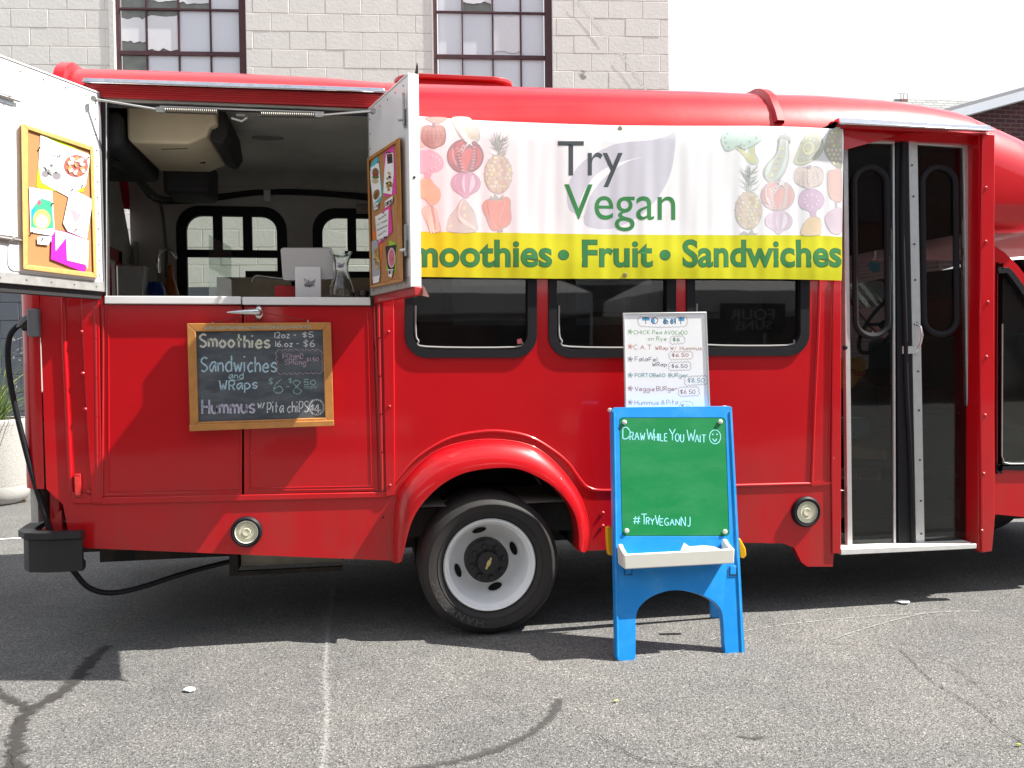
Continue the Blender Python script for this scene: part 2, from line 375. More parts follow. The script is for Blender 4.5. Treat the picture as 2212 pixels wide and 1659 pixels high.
def decal(name, col, path, wid, label, cover=.55, scale=14, z=.004, opacity=1., rough=.9, jit=.35):
    key = 'decal_%s_%g_%g_%g' % (name, cover, scale, opacity); new = key not in MATS
    m = mat(key, col, rough, var=.2, vs=60, spec=.3)
    if new:
        n = m.node_tree.nodes; l = m.node_tree.links; b = n['Principled BSDF']
        g = n.new('ShaderNodeNewGeometry'); tt = n.new('ShaderNodeTexNoise'); tt.inputs['Scale'].default_value = scale; tt.inputs['Detail'].default_value = 10; tt.inputs['Roughness'].default_value = .78
        at = n.new('ShaderNodeAttribute'); at.attribute_name = 'edge'
        l.new(g.outputs['Position'], tt.inputs['Vector']); a = n.new('ShaderNodeMath'); a.operation = 'MULTIPLY_ADD'; a.inputs[1].default_value = -.75; l.new(at.outputs['Fac'], a.inputs[0]); l.new(tt.outputs[0], a.inputs[2])
        r = n.new('ShaderNodeMapRange'); r.inputs[1].default_value = .5-cover; r.inputs[2].default_value = .62-cover; r.inputs[4].default_value = opacity
        l.new(a.outputs[0], r.inputs[0]); l.new(r.outputs[0], b.inputs['Alpha'])
    mb = MB(); q = cr_(path, k=10); pts = [G(*p) for p in q]; e = []
    rows = []
    for i, p in enumerate(pts):
        d = (pts[min(i+1, len(pts)-1)]-pts[max(i-1, 0)]).normalized(); sd_ = Vector((-d.y, d.x, 0)); w_ = wid*(1+random.uniform(-jit, jit)*.5)
        end = 1 if i in (0, len(pts)-1) else 0
        rows.append([p+sd_*w_+Vector((0, 0, z)), p+Vector((0, 0, z)), p-sd_*w_+Vector((0, 0, z))]); e += [1, end, 1]
    mb.grid(rows); o = make(name, mb, m, smooth=0, wn=False); at_ = o.data.attributes.new('edge', 'FLOAT', 'POINT'); at_.data.foreach_set('value', e)
    return tag(o, label, kind='structure')
decal('asphalt_stain', (.045, .042, .040), [(235, 1395), (210, 1415), (180, 1450), (150, 1485), (95, 1518), (50, 1555), (32, 1610), (28, 1700), (15, 1800)], .13, 'dark wet-looking sealed seam', .20, 9, opacity=.82, jit=.5)
decal('asphalt_stain', (.045, .042, .040), [(-60, 1440), (0, 1500), (55, 1530), (30, 1570)], .13, 'dark sealed seam branch', .16, 9, z=.0035, opacity=.8, jit=.5)
decal('tyre_mark', (.062, .060, .058), [(1212, 1508), (1185, 1555), (1120, 1600), (1060, 1625), (960, 1650), (850, 1668)], .085, 'dark curved tar smear', .20, 22, opacity=.6, jit=.25)
decal('parking_line', (.42, .42, .40), [(722, 1260), (712, 1330), (702, 1450), (706, 1560), (690, 1700)], .11, 'worn white parking line', .10, 75, opacity=.5, jit=.3)
decal('parking_line', (.42, .42, .40), [(724, 1260), (716, 1330), (708, 1450), (712, 1560), (698, 1700)], .26, 'worn white parking line', -.02, 90, z=.0045, opacity=.5, jit=.3)
decal('oil_spot', (.06, .058, .055), [(1590, 1590), (1625, 1596), (1650, 1592)], .10, 'faint oil spot', .10, 9, opacity=.6)
decal('oil_spot', (.06, .058, .055), [(1600, 1620), (1640, 1622)], .07, 'faint oil spot', .10, 9, opacity=.5)
decal('painted_line', (.72, .72, .70), [(-60, 1172), (0, 1166), (60, 1162), (130, 1158)], .045, 'white painted line behind bumper', .35, 30, jit=.1)
decal('scuff_line', (.40, .40, .38), [(1560, 1372), (1700, 1350), (1850, 1335), (2000, 1326)], .03, 'pale scuff line', .12, 25, opacity=.7)
decal('scuff_line', (.40, .40, .38), [(1790, 1385), (1900, 1350), (2010, 1325), (2130, 1322)], .03, 'pale scuff line', .12, 25, z=.005, opacity=.7)
decal('scuff_line', (.40, .40, .38), [(1380, 1425), (1480, 1405), (1560, 1375)], .02, 'pale scuff line', .12, 25, z=.006, opacity=.6)
# hairline cracks: thin dark ribbons
def crack(path, w_, amp=2.6):
    q = cr_(path, k=7); q = [(a+random.uniform(-amp, amp), b+random.uniform(-amp, amp)*.5) for a, b in q]
    decal('asphalt_crack', (.02, .019, .018), q, w_, 'thin jagged crack in the sunlit asphalt', .20, 45, .0055, opacity=.85, jit=.8)
crack([(1895, 1395), (1950, 1410), (2010, 1470), (2060, 1500), (2120, 1540), (2160, 1575), (2240, 1620)], .009)
crack([(2000, 1420), (2070, 1450), (2130, 1500), (2190, 1530)], .006)
crack([(1290, 1590), (1380, 1640), (1450, 1650), (1560, 1668)], .008)
crack([(1700, 1385), (1800, 1392), (1895, 1395)], .004)
crack([(10, 1600), (22, 1630), (30, 1665)], .008)

# ---- block building behind the truck
WT = R(-6.0)                       # the wall is not quite parallel to the truck
wdir = Vector((math.cos(WT), math.sin(WT), 0)); wn_ = Vector((-math.sin(WT), math.cos(WT), 0))
g0 = G(50, 1010); WP0 = Vector((g0.x, g0.y, 0))
def Wm(px, py, off=0.0): return hit(px, py, WP0-wn_*off, wn_)
def wl(p): q = Vector(p)-WP0; return q.dot(wdir), q.z
def wp(s, z, d=0.0): return WP0+wdir*s+Vector((0, 0, z))+wn_*d
def paint_mat():
    m = mat('painted_block', (.82, .80, .75), .75, var=.08, vs=5, bump=.22, bs=30, bd=.010)
    n = m.node_tree.nodes; l = m.node_tree.links; b = n['Principled BSDF']
    g = n.new('ShaderNodeNewGeometry'); s = n.new('ShaderNodeSeparateXYZ'); l.new(g.outputs['Position'], s.inputs[0])
    z = n.new('ShaderNodeTexNoise'); z.inputs['Scale'].default_value = 2.3; z.inputs['Detail'].default_value = 6; l.new(g.outputs['Position'], z.inputs['Vector'])
    zz = wl(Wm(50, 622))[1]
    mr = n.new('ShaderNodeMath'); mr.operation = 'LESS_THAN'; mr.inputs[1].default_value = zz; l.new(s.outputs['Z'], mr.inputs[0])
    old = b.inputs['Base Color'].links[0].from_socket
    mk = n.new('ShaderNodeMix'); mk.data_type = 'RGBA'; l.new(mr.outputs[0], mk.inputs[0]); l.new(old, mk.inputs[6]); mk.inputs[7].default_value = (.105, .12, .145, 1)
    # flaked patches
    rp = n.new('ShaderNodeValToRGB'); rp.color_ramp.elements[0].position = .73; rp.color_ramp.elements[1].position = .75; l.new(z.outputs[0], rp.inputs[0])
    m2 = n.new('ShaderNodeMix'); m2.data_type = 'RGBA'; l.new(rp.outputs[0], m2.inputs[0]); l.new(mk.outputs[2], m2.inputs[6]); m2.inputs[7].default_value = (.34, .33, .31, 1)
    l.new(m2.outputs[2], b.inputs['Base Color']); return m
BLOCK = paint_mat()
MORT = mat('mortar_joint', (.50, .48, .43), .9, var=.12, vs=20, bump=.3, bs=60)
s_l, _ = wl(Wm(-260, 500)); s_r, _ = wl(Wm(1446, 90))
CH = (wl(Wm(700, 69))[1]-wl(Wm(700, 108))[1])        # course height
BL = CH*2.0; zc = wl(Wm(700, 108))[1]; zc -= math.floor(zc/CH)*CH
wins = [tuple(wl(Wm(*q))[0] for q in ((247, 80), (531, 80))), tuple(wl(Wm(*q))[0] for q in ((936, 80), (1193, 80)))]
wz0 = wl(Wm(700, 300))[1]; ztop = 7.2
bld = thing('block_building', 'cream painted concrete block building behind the red truck, with two steel windows', 'building', WP0)
mb = MB()
def wquad(s0, s1, z0, z1, d0, d1): mb.hexa([wp(s0, z0, d0), wp(s1, z0, d0), wp(s1, z1, d0), wp(s0, z1, d0)], [wp(s0, z0, d1), wp(s1, z0, d1), wp(s1, z1, d1), wp(s0, z1, d1)])
segs = [(s_l, wins[0][0]), (wins[0][1], wins[1][0]), (wins[1][1], s_r)]
for a, b in segs: wquad(a, b, wz0, ztop, .008, .25)
wquad(s_l, s_r, 0, wz0, .008, .25)
wquad(s_r-.25, s_r, 0, ztop, .25, 7)
make('wall', mb, BLOCK, bld, smooth=0)
def blockmesh(L, H, T=.04, g=.0045):
    m = MB(); a = g; bv = .0035
    pr = [(a, a), (L-a, a), (L-a, H-a), (a, H-a)]
    f = [(x+(bv if x < L/2 else -bv), z+(bv if z < H/2 else -bv)) for x, z in pr]
    k = 0; m.v = [Vector((x, -.0, z)) for x, z in f]+[Vector((x, bv, z)) for x, z in pr]+[Vector((x, T, z)) for x, z in pr]
    m.face((0, 1, 2, 3))
    for q in (0, 4):
        for i in range(4): j = (i+1) % 4; m.face((q+i, q+j, q+4+j, q+4+i))
    return m
bproto = {}
def block(s0, s1, z, single):
    L = round(s1-s0, 3)
    if L < .04: return
    d = random.uniform(-.0018, .0012)
    if single:
        if L not in bproto:
            o = make('block', blockmesh(L, CH), BLOCK, bld, smooth=0, loc=(0, 0, 0)); bproto[L] = o
            o.location = wp(s0, z, d-.0)-WL[bld.name]
        else:
            o = inst(bproto[L], bld, wp(s0, z, d))
        o.rotation_euler = (0, random.uniform(-.002, .002), WT)
    else:
        m = blockmesh(L, CH); k = len(far.v)
        far.v += [wp(s0+p.x, z+p.z, d+p.y) for p in m.v]
        for f in m.f: far.face([k+i for i in f])
far = MB(); nsing = 0
r_ = 0; z = zc-CH*2
while z < ztop-CH:
    if z >= -.02:
        off = BL/2 if r_ % 2 else 0
        row = segs if z >= wz0-.01 else [(s_l, s_r)]
        for a, b in row:
            s = a+off-BL
            x = a
            k = math.floor((a-off)/BL)
            while x < b-.03:
                e = min(b, off+BL*(k+1)); k += 1
                if e-x > .04:
                    # project the middle back to find what shows
                    p = wp((x+e)/2, z+CH/2)-CAM; dpt = p.dot(Fv); px = PW/2+FPX*p.dot(Rv)/dpt; py = PH/2-FPX*p.dot(Uv)/dpt
                    show = (-60 < py < 215) or (440 < py < 650 and 380 < px < 830) or (600 < py < 1030 and px < 110) or (440 < py < 650 and 230 < px < 270)
                    if show and nsing < 296: block(x, e, z, True); nsing += 1
                    else: block(x, e, z, False)
                x = e
    z += CH; r_ += 1
o = make('block', far, BLOCK, bld, smooth=0); o['kind'] = 'stuff'
# the peeling diagonal conduit scar on the right part
mb = MB(); ribbon(mb, [wl(Wm(*p)) for p in cr_([(1243, 0), (1265, 25), (1290, 55), (1312, 85)], k=5)], .035, lambda a, b: wp(a, b, -.012), jit=.4)
ribbon(mb, [wl(Wm(*p)) for p in cr_([(1340, 115), (1360, 145), (1385, 180), (1395, 195)], k=5)], .03, lambda a, b: wp(a, b, -.012), jit=.4)
make('patch_strip', mb, mat('filler_white', (.75, .74, .7), .8, bump=.4, bs=50), bld, smooth=0)
# steel windows
MULL = mat('maroon_steel', (.075, .028, .036), .6, var=.35, vs=15, bump=.3, bs=60)
PANE_W = mat('papered_pane', (.76, .80, .86), .35, var=.05, vs=3)
PANE_D = mat('dirty_pane', (.20, .22, .20), .3, var=.5, vs=8)
TORN = mat('torn_paper', (.82, .83, .86), .8, var=.05)
JAMB = mat('white_jamb', (.72, .70, .66), .7, var=.05, bump=.3, bs=40)
def swin(wi, cols, rows, dark, torn, jw):
    s0, s1 = wins[wi]; wp_ = lambda s, z, d=0.: wp(s, z, d)
    fr = MB()
    def bar(a, b, c, d, d0=.06, d1=.11, m_=None):
        (m_ or fr).hexa([wp(a, c, d0), wp(b, c, d0), wp(b, d, d0), wp(a, d, d0)], [wp(a, c, d1), wp(b, c, d1), wp(b, d, d1), wp(a, d, d1)])
    bar(s0, s0+.05, wz0, ztop); bar(s1-.09, s1, wz0, ztop, .03, .13)
    o = make('window_frame', fr, MULL, bld, smooth=0, bevel=.004)
    vs = [s0+.05]+[wl(Wm(c, 80))[0] for c in cols]+[s1-.09]
    zs = [wz0]+[wl(Wm((cols[0]), r))[1] for r in rows]+[ztop]
    for c in vs[1:-1]:
        m_ = MB(); bar(c-.010, c+.010, wz0, ztop, .065, .105, m_); make('muntin', m_, MULL, o, smooth=0)
    for r, th in zip(zs[1:-1], (.05, .022, .022)):
        m_ = MB(); bar(s0+.05, s1-.09, r-th/2, r+th/2, .055, .112, m_); make('muntin', m_, MULL, o, smooth=0)
    for i in range(len(vs)-1):
        for j in range(len(zs)-1):
            m_ = MB(); bar(vs[i]+.012, vs[i+1]-.012, zs[j]+.012, zs[j+1]-.012, .084+random.uniform(0, .004), .094, m_)
            make('pane', m_, PANE_D if (i, j) in dark else PANE_W, o, smooth=0)
            if (i, j) in torn:
                a, b = vs[i]+.015, vs[i+1]-.015; zt, zb = zs[j+1]-.02, zs[j]+.02
                t0, t1 = torn[(i, j)]; H = zt-zb
                top = [(a+(b-a)*k/8, zt-H*t0-random.uniform(0, .035)) for k in range(9)]
                bot = [(b-(b-a)*k/8, zb+H*t1+random.uniform(0, .04)) for k in range(9)]
                m_ = MB(); m_.plate(top+bot, thick=.004, off=wn_, mf=lambda s, z: wp(s, z, .074)); make('torn_paper', m_, TORN, o, smooth=0)
swin(0, (313, 383, 452), (111, 15, -80), {(0, 0), (0, 1), (1, 1), (0, 2), (1, 2), (2, 2)}, {(0, 1): (.16, .2), (1, 1): (.1, .02), (0, 2): (.0, .25), (1, 2): (0, .12), (2, 2): (0, .1)}, .1)
swin(1, (999, 1065, 1126), (119, 22, -80), {(1, 2)}, {(1, 2): (0, .16), (2, 1): (.0, .06)}, .04)
mb = MB()
for a, b, c in ((wins[0][0]-.06, wins[0][0], 1), (wins[1][0]-.02, wins[1][0], 1)):
    mb.hexa([wp(a, wz0, -.012), wp(b, wz0, -.012), wp(b, ztop, -.012), wp(a, ztop, -.012)], [wp(a, wz0, .1), wp(b, wz0, .1), wp(b, ztop, .1), wp(a, ztop, .1)])
make('window_jamb', mb, JAMB, bld, smooth=0)
# graffiti scribbles in white on the grey base
mb = MB(); WF = lambda a, b: Wm(a, b, .012)
for st in ([(16, 735), (16, 770), (17, 800)], [(28, 765), (38, 755), (52, 752), (48, 762), (34, 766), (30, 775), (45, 778)], [(20, 740), (45, 730), (70, 728), (85, 735)], [(60, 835), (75, 825), (88, 822)]):
    ribbon(mb, cr_(st, k=5), 1.6, WF, jit=.5)
for c in ((28, 728), (92, 724), (32, 832)): mb.plate(ell(c[0], c[1], 6, 7, 10), mf=WF)
make('graffiti', mb, chalk('wall_chalk', (.7, .7, .7), .4, 30), bld, smooth=0, wn=False)
# concrete edging at the foot of the wall
mb = MB(); a0, a1 = s_l-1, s_r; mb.hexa([wp(a0, 0, -.9), wp(a1, 0, -.9), wp(a1, 0, .0), wp(a0, 0, .0)], [wp(a0, .035, -.85), wp(a1, .035, -.85), wp(a1, .035, .0), wp(a0, .035, .0)])
tag(make('pavement', mb, mat('worn_concrete', (.34, .31, .26), .9, var=.3, vs=6, bump=.6, bs=50)), 'concrete apron at the foot of the block wall', kind='structure')

# ---- concrete planter with grassy plant
gp = G(-30, 1092); PC = Vector((gp.x, gp.y+.15, 0)); dpt = (PC-CAM).dot(Fv); kpx = dpt/FPX
pl = thing('planter', 'round white pebble-dash concrete planter by the dark grey wall', 'planter', PC)
pr = 78*kpx; phh = 182*kpx
mb = MB(); mb.lathe([(.001, 0), (pr*.72, 0), (pr*.86, .03), (pr*.96, .1), (pr, .17), (pr, .175)], PC, 'Z', 40)
make('base', mb, mat('smooth_concrete', (.5, .49, .46), .8, var=.15, bump=.2, bs=60), pl)
PEB = mat('pebble_dash', (.40, .39, .36), .85, var=.85, vs=160, bump=.8, bs=150, bd=.008)
mb = MB(); mb.lathe([(pr, .175), (pr*1.01, .2), (pr*1.01, phh-.06)], PC, 'Z', 40); make('bowl', mb, PEB, pl)
mb = MB(); mb.lathe([(pr*1.01, phh-.06), (pr*1.03, phh-.04), (pr*1.03, phh-.01), (pr, phh), (pr*.86, phh), (pr*.84, phh-.08), (.001, phh-.07)], PC, 'Z', 40)
make('rim', mb, MATS['smooth_concrete'], pl)
gr = thing('grass_plant', 'spiky yellow-green ornamental grass growing in the concrete planter', 'plant', PC+Vector((0, 0, phh-.07)))
mb = MB(); TG = PC+Vector((0, 0, phh-.08))
for i in range(170):
    a = random.uniform(0, 2*math.pi); ln = random.uniform(.35, .95); lean = random.uniform(.15, 1.15); rr = random.uniform(0, pr*.4)
    b0 = TG+Vector((math.cos(a)*rr, math.sin(a)*rr, 0)); dr = Vector((math.cos(a), math.sin(a), 0)); sdv = Vector((-math.sin(a), math.cos(a), 0))
    L, Rr = [], []
    for k in range(7):
        t = k/6; p = b0+dr*(ln*lean*t*(.5+.5*t))+Vector((0, 0, ln*(t*(1.15-.25*lean)-.55*lean*t*t))); wd = .008*(1-t)**.7+.0006
        L.append(p+sdv*wd); Rr.append(p-sdv*wd)
    mb.grid([L, Rr], mi=random.choice([0, 0, 1, 2]))
o = make('grass_blades', mb, [mat('blade_green', (.09, .16, .03), .5), mat('blade_yellow', (.30, .33, .08), .5), mat('blade_dark', (.04, .09, .02), .5)], gr, smooth=0, wn=False); o['kind'] = 'stuff'
mb = MB(); mb.lathe([(.001, -.0), (pr*.8, -.0)], PC+Vector((0, 0, phh-.05)), 'Z', 24)
make('soil', mb, mat('mossy_soil', (.12, .12, .03), .95, var=.6, vs=60, bump=1, bs=60), pl)
for i, (px, py, s_) in enumerate(((38, 1085, .03), (100, 1062, .03))):
    c = G(px, py); mb = MB()
    for k in range(14):
        a = random.uniform(0, 6.28); q = c+Vector((math.cos(a)*random.uniform(0, .14), math.sin(a)*.05, 0)); mb.box(q, q+Vector((.02, .015, random.uniform(.005, .02))))
    tag(make('leaf_litter', mb, mat('litter_brown', (.12, .07, .03), .9, var=.5), smooth=0), 'dry leaf bits on the asphalt beside the planter', kind='stuff')

# ---- far right buildings
def box_from(q, d0, d1): pass
BRK = bpy.data.materials.new('dark_red_brick'); BRK.use_nodes = True
n = BRK.node_tree.nodes; l = BRK.node_tree.links; b = n['Principled BSDF']; t_ = n.new('ShaderNodeUVMap'); bt = n.new('ShaderNodeTexBrick')
gg = n.new('ShaderNodeTexCoord'); sp = n.new('ShaderNodeSeparateXYZ'); cb = n.new('ShaderNodeCombineXYZ')
l.new(gg.outputs['Object'], sp.inputs[0]); l.new(sp.outputs['X'], cb.inputs[0]); l.new(sp.outputs['Z'], cb.inputs[1]); l.new(cb.outputs[0], bt.inputs[0])
bt.inputs['Color1'].default_value = (.085, .028, .030, 1); bt.inputs['Color2'].default_value = (.055, .020, .028, 1); bt.inputs['Mortar'].default_value = (.13, .09, .09, 1)
bt.inputs['Scale'].default_value = 1; bt.inputs['Brick Width'].default_value = .21; bt.inputs['Row Height'].default_value = .075; bt.inputs['Mortar Size'].default_value = .008
l.new(bt.outputs[0], b.inputs['Base Color']); b.inputs['Roughness'].default_value = .9
bp = n.new('ShaderNodeBump'); bp.inputs['Strength'].default_value = .5; l.new(bt.outputs[1], bp.inputs['Height']); bp.invert = True; l.new(bp.outputs[0], b.inputs['Normal'])
YB = 10.0
bb = thing('brick_building', 'dark red brick building with a white sloping eave, behind the front of the truck', 'building', (P(2150, 300, YB).x, YB, 0))
a, b_ = P(2030, 262, YB), P(2400, 157, YB)
mb = MB(); mb.hexa([(a.x, YB, 0), (b_.x, YB, 0), b_, a], [(a.x, YB+6, 0), (b_.x, YB+6, 0), b_+Vector((0, 6, 0)), a+Vector((0, 6, 0))]); make('wall', mb, BRK, bb, smooth=0)
f0, f1, f2, f3 = P(2040, 243, YB-.3), P(2400, 143, YB-.3), P(2400, 164, YB-.3), P(2040, 262, YB-.3)
mb = MB(); mb.hexa([f0, f1, f2, f3], [p+Vector((0, .32, 0)) for p in (f0, f1, f2, f3)]); make('fascia', mb, mat('white_fascia', (.62, .66, .72), .5), bb, smooth=0)
mb = MB(); mb.hexa([f0, f1, f1+Vector((0, 6, 0)), f0+Vector((0, 6, 0))], [p+Vector((0, 0, .06)) for p in (f0, f1, f1+Vector((0, 6, 0)), f0+Vector((0, 6, 0)))]); make('roof', mb, mat('roof_grey', (.3, .31, .33), .8), bb, smooth=0)
YS = 16.0
sh = thing('shingle_roof_house', 'grey shingle-roofed house far behind, with a metal chimney cap', 'building', (P(2030, 300, YS).x, YS, 0))
SHG = bpy.data.materials.new('grey_shingle'); SHG.use_nodes = True; n = SHG.node_tree.nodes; l = SHG.node_tree.links; b = n['Principled BSDF']; bt = n.new('ShaderNodeTexBrick'); gg = n.new('ShaderNodeTexCoord')
sp = n.new('ShaderNodeSeparateXYZ'); cb = n.new('ShaderNodeCombineXYZ'); l.new(gg.outputs['Object'], sp.inputs[0]); l.new(sp.outputs['X'], cb.inputs[0]); l.new(sp.outputs['Z'], cb.inputs[1]); l.new(cb.outputs[0], bt.inputs[0])
bt.inputs['Scale'].default_value = 1; bt.inputs['Brick Width'].default_value = .3; bt.inputs['Row Height'].default_value = .09; bt.inputs['Mortar Size'].default_value = .012
bt.inputs['Color1'].default_value = (.30, .31, .30, 1); bt.inputs['Color2'].default_value = (.22, .23, .23, 1); bt.inputs['Mortar'].default_value = (.13, .13, .13, 1)
l.new(bt.outputs[0], b.inputs['Base Color']); b.inputs['Roughness'].default_value = .9
r0_, r1_ = P(1930, 214, YS+1.5), P(2160, 217, YS+1.5); e0, e1 = P(1850, 300, YS), P(2180, 300, YS)
mb = MB(); mb.hexa([e0, e1, r1_, r0_], [e0+Vector((0, 0, -.1)), e1+Vector((0, 0, -.1)), r1_+Vector((0, .3, -.1)), r0_+Vector((0, .3, -.1))]); make('roof', mb, SHG, sh, smooth=0)
mb = MB(); mb.box((e0.x+.2, YS+.3, 0), (e1.x-.2, YS+3, e0.z-.02)); make('wall', mb, mat('beige_siding', (.45, .38, .27), .8), sh, smooth=0)
c0 = P(1948, 216, YS+1.5); mb = MB(); mb.box(c0+Vector((-.09, -.1, -1)), c0+Vector((.11, .1, -.0)));
ch = make('chimney', mb, mat('chimney_brick', (.25, .12, .1), .9), sh, smooth=0)
mb = MB()
for dx in (-.08, .0, .1): mb.box(c0+Vector((dx-.006, -.09, 0)), c0+Vector((dx+.006, -.078, .12)))
mb.hexa([c0+Vector(p) for p in ((-.12, -.12, .12), (.14, -.12, .12), (.2, .12, .2), (-.04, .12, .2))], [c0+Vector(p) for p in ((-.12, -.12, .13), (.14, -.12, .13), (.2, .12, .21), (-.04, .12, .21))])
make('chimney_cap', mb, mat('dark_cap', (.10, .10, .11), .6), ch, smooth=0)
# white canopy and beige house seen under the cab-over nose
tn = thing('canopy_tent', 'white canopy tent roof seen past the windscreen pillar, right edge', 'tent', (P(2250, 600, 6).x, 6, 0))
ta = P(2120, 600, 6); tb = P(2330, 600, 6); tp = P(2215, 528, 7.2)
mb = MB(); cs = [(ta.x, 6, ta.z), (tb.x, 6, ta.z), (tb.x, 8.4, ta.z), (ta.x, 8.4, ta.z)]
for i in range(4): mb.poly([cs[i], cs[(i+1) % 4], tuple(tp)])
for i in range(4):
    a, b_ = Vector(cs[i]), Vector(cs[(i+1) % 4]); mb.poly([a, b_, b_-Vector((0, 0, .28)), a-Vector((0, 0, .28))])
make('canopy', mb, mat('white_canvas', (.8, .8, .8), .8, var=.04, bump=.5, bs=6, bd=.05), tn, smooth=0, wn=False)
for c in cs: m_ = MB(); m_.tube([(c[0], c[1], 0), c], .02, 8); make('leg', m_, GREYP, tn)
bh = thing('beige_house', 'beige rendered building beyond the white canopy, right edge', 'building', (P(2250, 600, 13).x, 13, 0))
a = P(2100, 500, 13); c = P(2500, 500, 13); mb = MB(); mb.box((a.x, 13, 0), (c.x, 16, a.z)); make('wall', mb, mat('beige_render', (.52, .43, .30), .85, bump=.2, bs=30), bh, smooth=0)
mb = MB(); mb.box((a.x-.2, 12.7, a.z), (c.x+.2, 16.2, a.z+.15)); make('roof', mb, SHG, bh, smooth=0)
for k in range(4): m_ = MB(); x = a.x+.6+k*1.5; m_.box((x, 12.96, 1.0), (x+.8, 12.99, 2.1)); make('window', m_, mat('far_window', (.05, .06, .07), .2), bh, smooth=0)

# ================================================================== THE RED TRUCK
bus = thing('food_truck', 'red converted shuttle bus food truck with its serving hatch open', 'food truck', (0.3, 1.1, 0))
BW = 2.05
def fs(px, py, off=0.0): return P(px, py, 0.0)+Vector((0, -off, 0))
X_ = lambda px, py=640: P(px, py).x
# --- side sheet with openings
# wheel arch
ARCH_IN = cr_([(867, 1213), (886, 1135), (910, 1090), (952, 1048), (1004, 1021), (1073, 1010), (1125, 1014), (1177, 1038), (1212, 1066), (1240, 1107), (1250, 1152), (1250, 1190)], k=4)
ARCH_OUT = cr_([(848, 1213), (848, 1152), (855, 1076), (876, 1034), (935, 979), (1004, 955), (1073, 950), (1143, 962), (1188, 990), (1229, 1035), (1254, 1076), (1267, 1118), (1271, 1152), (1264, 1190)], k=4)
def wrect(x0, y0, x1, y1, r=46): return rrect(x0, y0, x1, y1, r)
WINS = [(877, 474, 1156, 770), (1187, 474, 1456, 770), (1485, 474, 1744, 766)]
TOPL = [(96, 146), (150, 148), (225, 150), (300, 152), (500, 158), (700, 168), (820, 178), (905, 181), (1200, 190), (1500, 197), (1640, 203), (1760, 206), (1900, 216), (1980, 227), (2050, 240), (2100, 257), (2150, 280)]
def proj(p):
    d = Vector(p)-CAM; t = d.dot(Fv); return (PW/2+FPX*d.dot(Rv)/t, PH/2-FPX*d.dot(Uv)/t)
PT = []
for a_, b_ in reversed(TOPL):
    if 860 < a_ < 1790: q_ = P(a_, b_, .25); PT.append(proj((q_.x, 0, q_.z+.013-.355)))
PT.append((852, PT[-1][1]-1))
outer = [(84, 300), (86, 650), (100, 1056), (136, 1090), (150, 1162), (186, 1184), (500, 1197), (850, 1211)]+ARCH_IN[1:]+[(1268, 1190), (1600, 1172), (1692, 1174), (1716, 1184), (1731, 1214), (1744, 1224), (1799, 1224), (1801, 1197), (1814, 1194), (1817, 276), (2114, 292), (2112, 1186), (2117, 1193), (2141, 1190), (2146, 1136), (2150, 1111), (2145, 640), (2147, 480), (2148, 292), (1806, 262), (1800, 340)]+PT+[(832, 204), (186, 181), (140, 190), (86, 225)]
hatch = [(226, 212), (799, 236), (818, 1066), (220, 1076)]
mb = MB(); mb.plate(outer, [hatch]+[wrect(*q) for q in WINS], .035, mf=fs)
make('side_panel', mb, RED, bus, smooth=30)
# rear corner post, rounded, and rear face (left end)
Xr = X_(84); ztr = P(150, 160, .25).z
mb = MB(); rows = []
for t in range(7):
    a = R(90*t/6); rows.append([(Xr-.10*math.sin(a)+.0, .10-.10*math.cos(a)+.002, z) for z in (P(100, 1056).z, P(90, 160).z+.05)])
mb.grid(rows)
x0 = Xr-.10
mb.poly([(x0, .10, rows[0][0][2]), (x0, BW-.1, rows[0][0][2]), (x0, BW-.1, rows[0][1][2]), (x0, .10, rows[0][1][2])])
# --- roof: loft along the truck, cross-section = rounded shoulders
def roof_sec(X, zs, zt, yin=0.0, r=.34, n=9):
    """left side foot (y=yin, zs) up over to the far side"""
    out = []
    for i in range(n+1):
        a = R(90*i/n); out.append(Vector((X, yin+r-r*math.cos(a), max(zs, zt-r+r*math.sin(a)) if i else zs)))
    cr__ = .05
    for y in (.6, .9): out.append(Vector((X, y, zt+.03)))
    return out+[Vector((p.x, BW-p.y, p.z)) for p in reversed(out)]
rows = []; roof_pts = []
for i, (px, py) in enumerate(TOPL):
    p = P(px, py, .25); zt = p.z+.013
    f = max(0, (px-2050)/160.0); yin = .05*f*f*1.6
    xs = p.x
    if px < 120: zt -= .03
    zs = zt-.37 if px < 2060 else zt-.37-.0*f
    if 200 < px < 840: zs = P(px, 190+(px-217)*.035, .1).z
    elif px > 1780: zs = max(zs, P(px, 285, .0).z)
    rows.append(roof_sec(xs, zs, zt, .03 if px < 120 else 0.0, .34)); roof_pts.append((xs, zs, zt))
X0c = P(2138, 300).x
rows = [r for r in rows if r[0].x < X0c-.02]
_a = [q for q in roof_pts if q[0] < X0c][-1]; _b = [q for q in roof_pts if q[0] >= X0c][0]; _t = (X0c-_a[0])/(_b[0]-_a[0]); ztc0 = _a[2]+(_b[2]-_a[2])*_t
rows.append(roof_sec(X0c+.02, _a[1]+(_b[1]-_a[1])*_t, ztc0-.003, .002, .34))
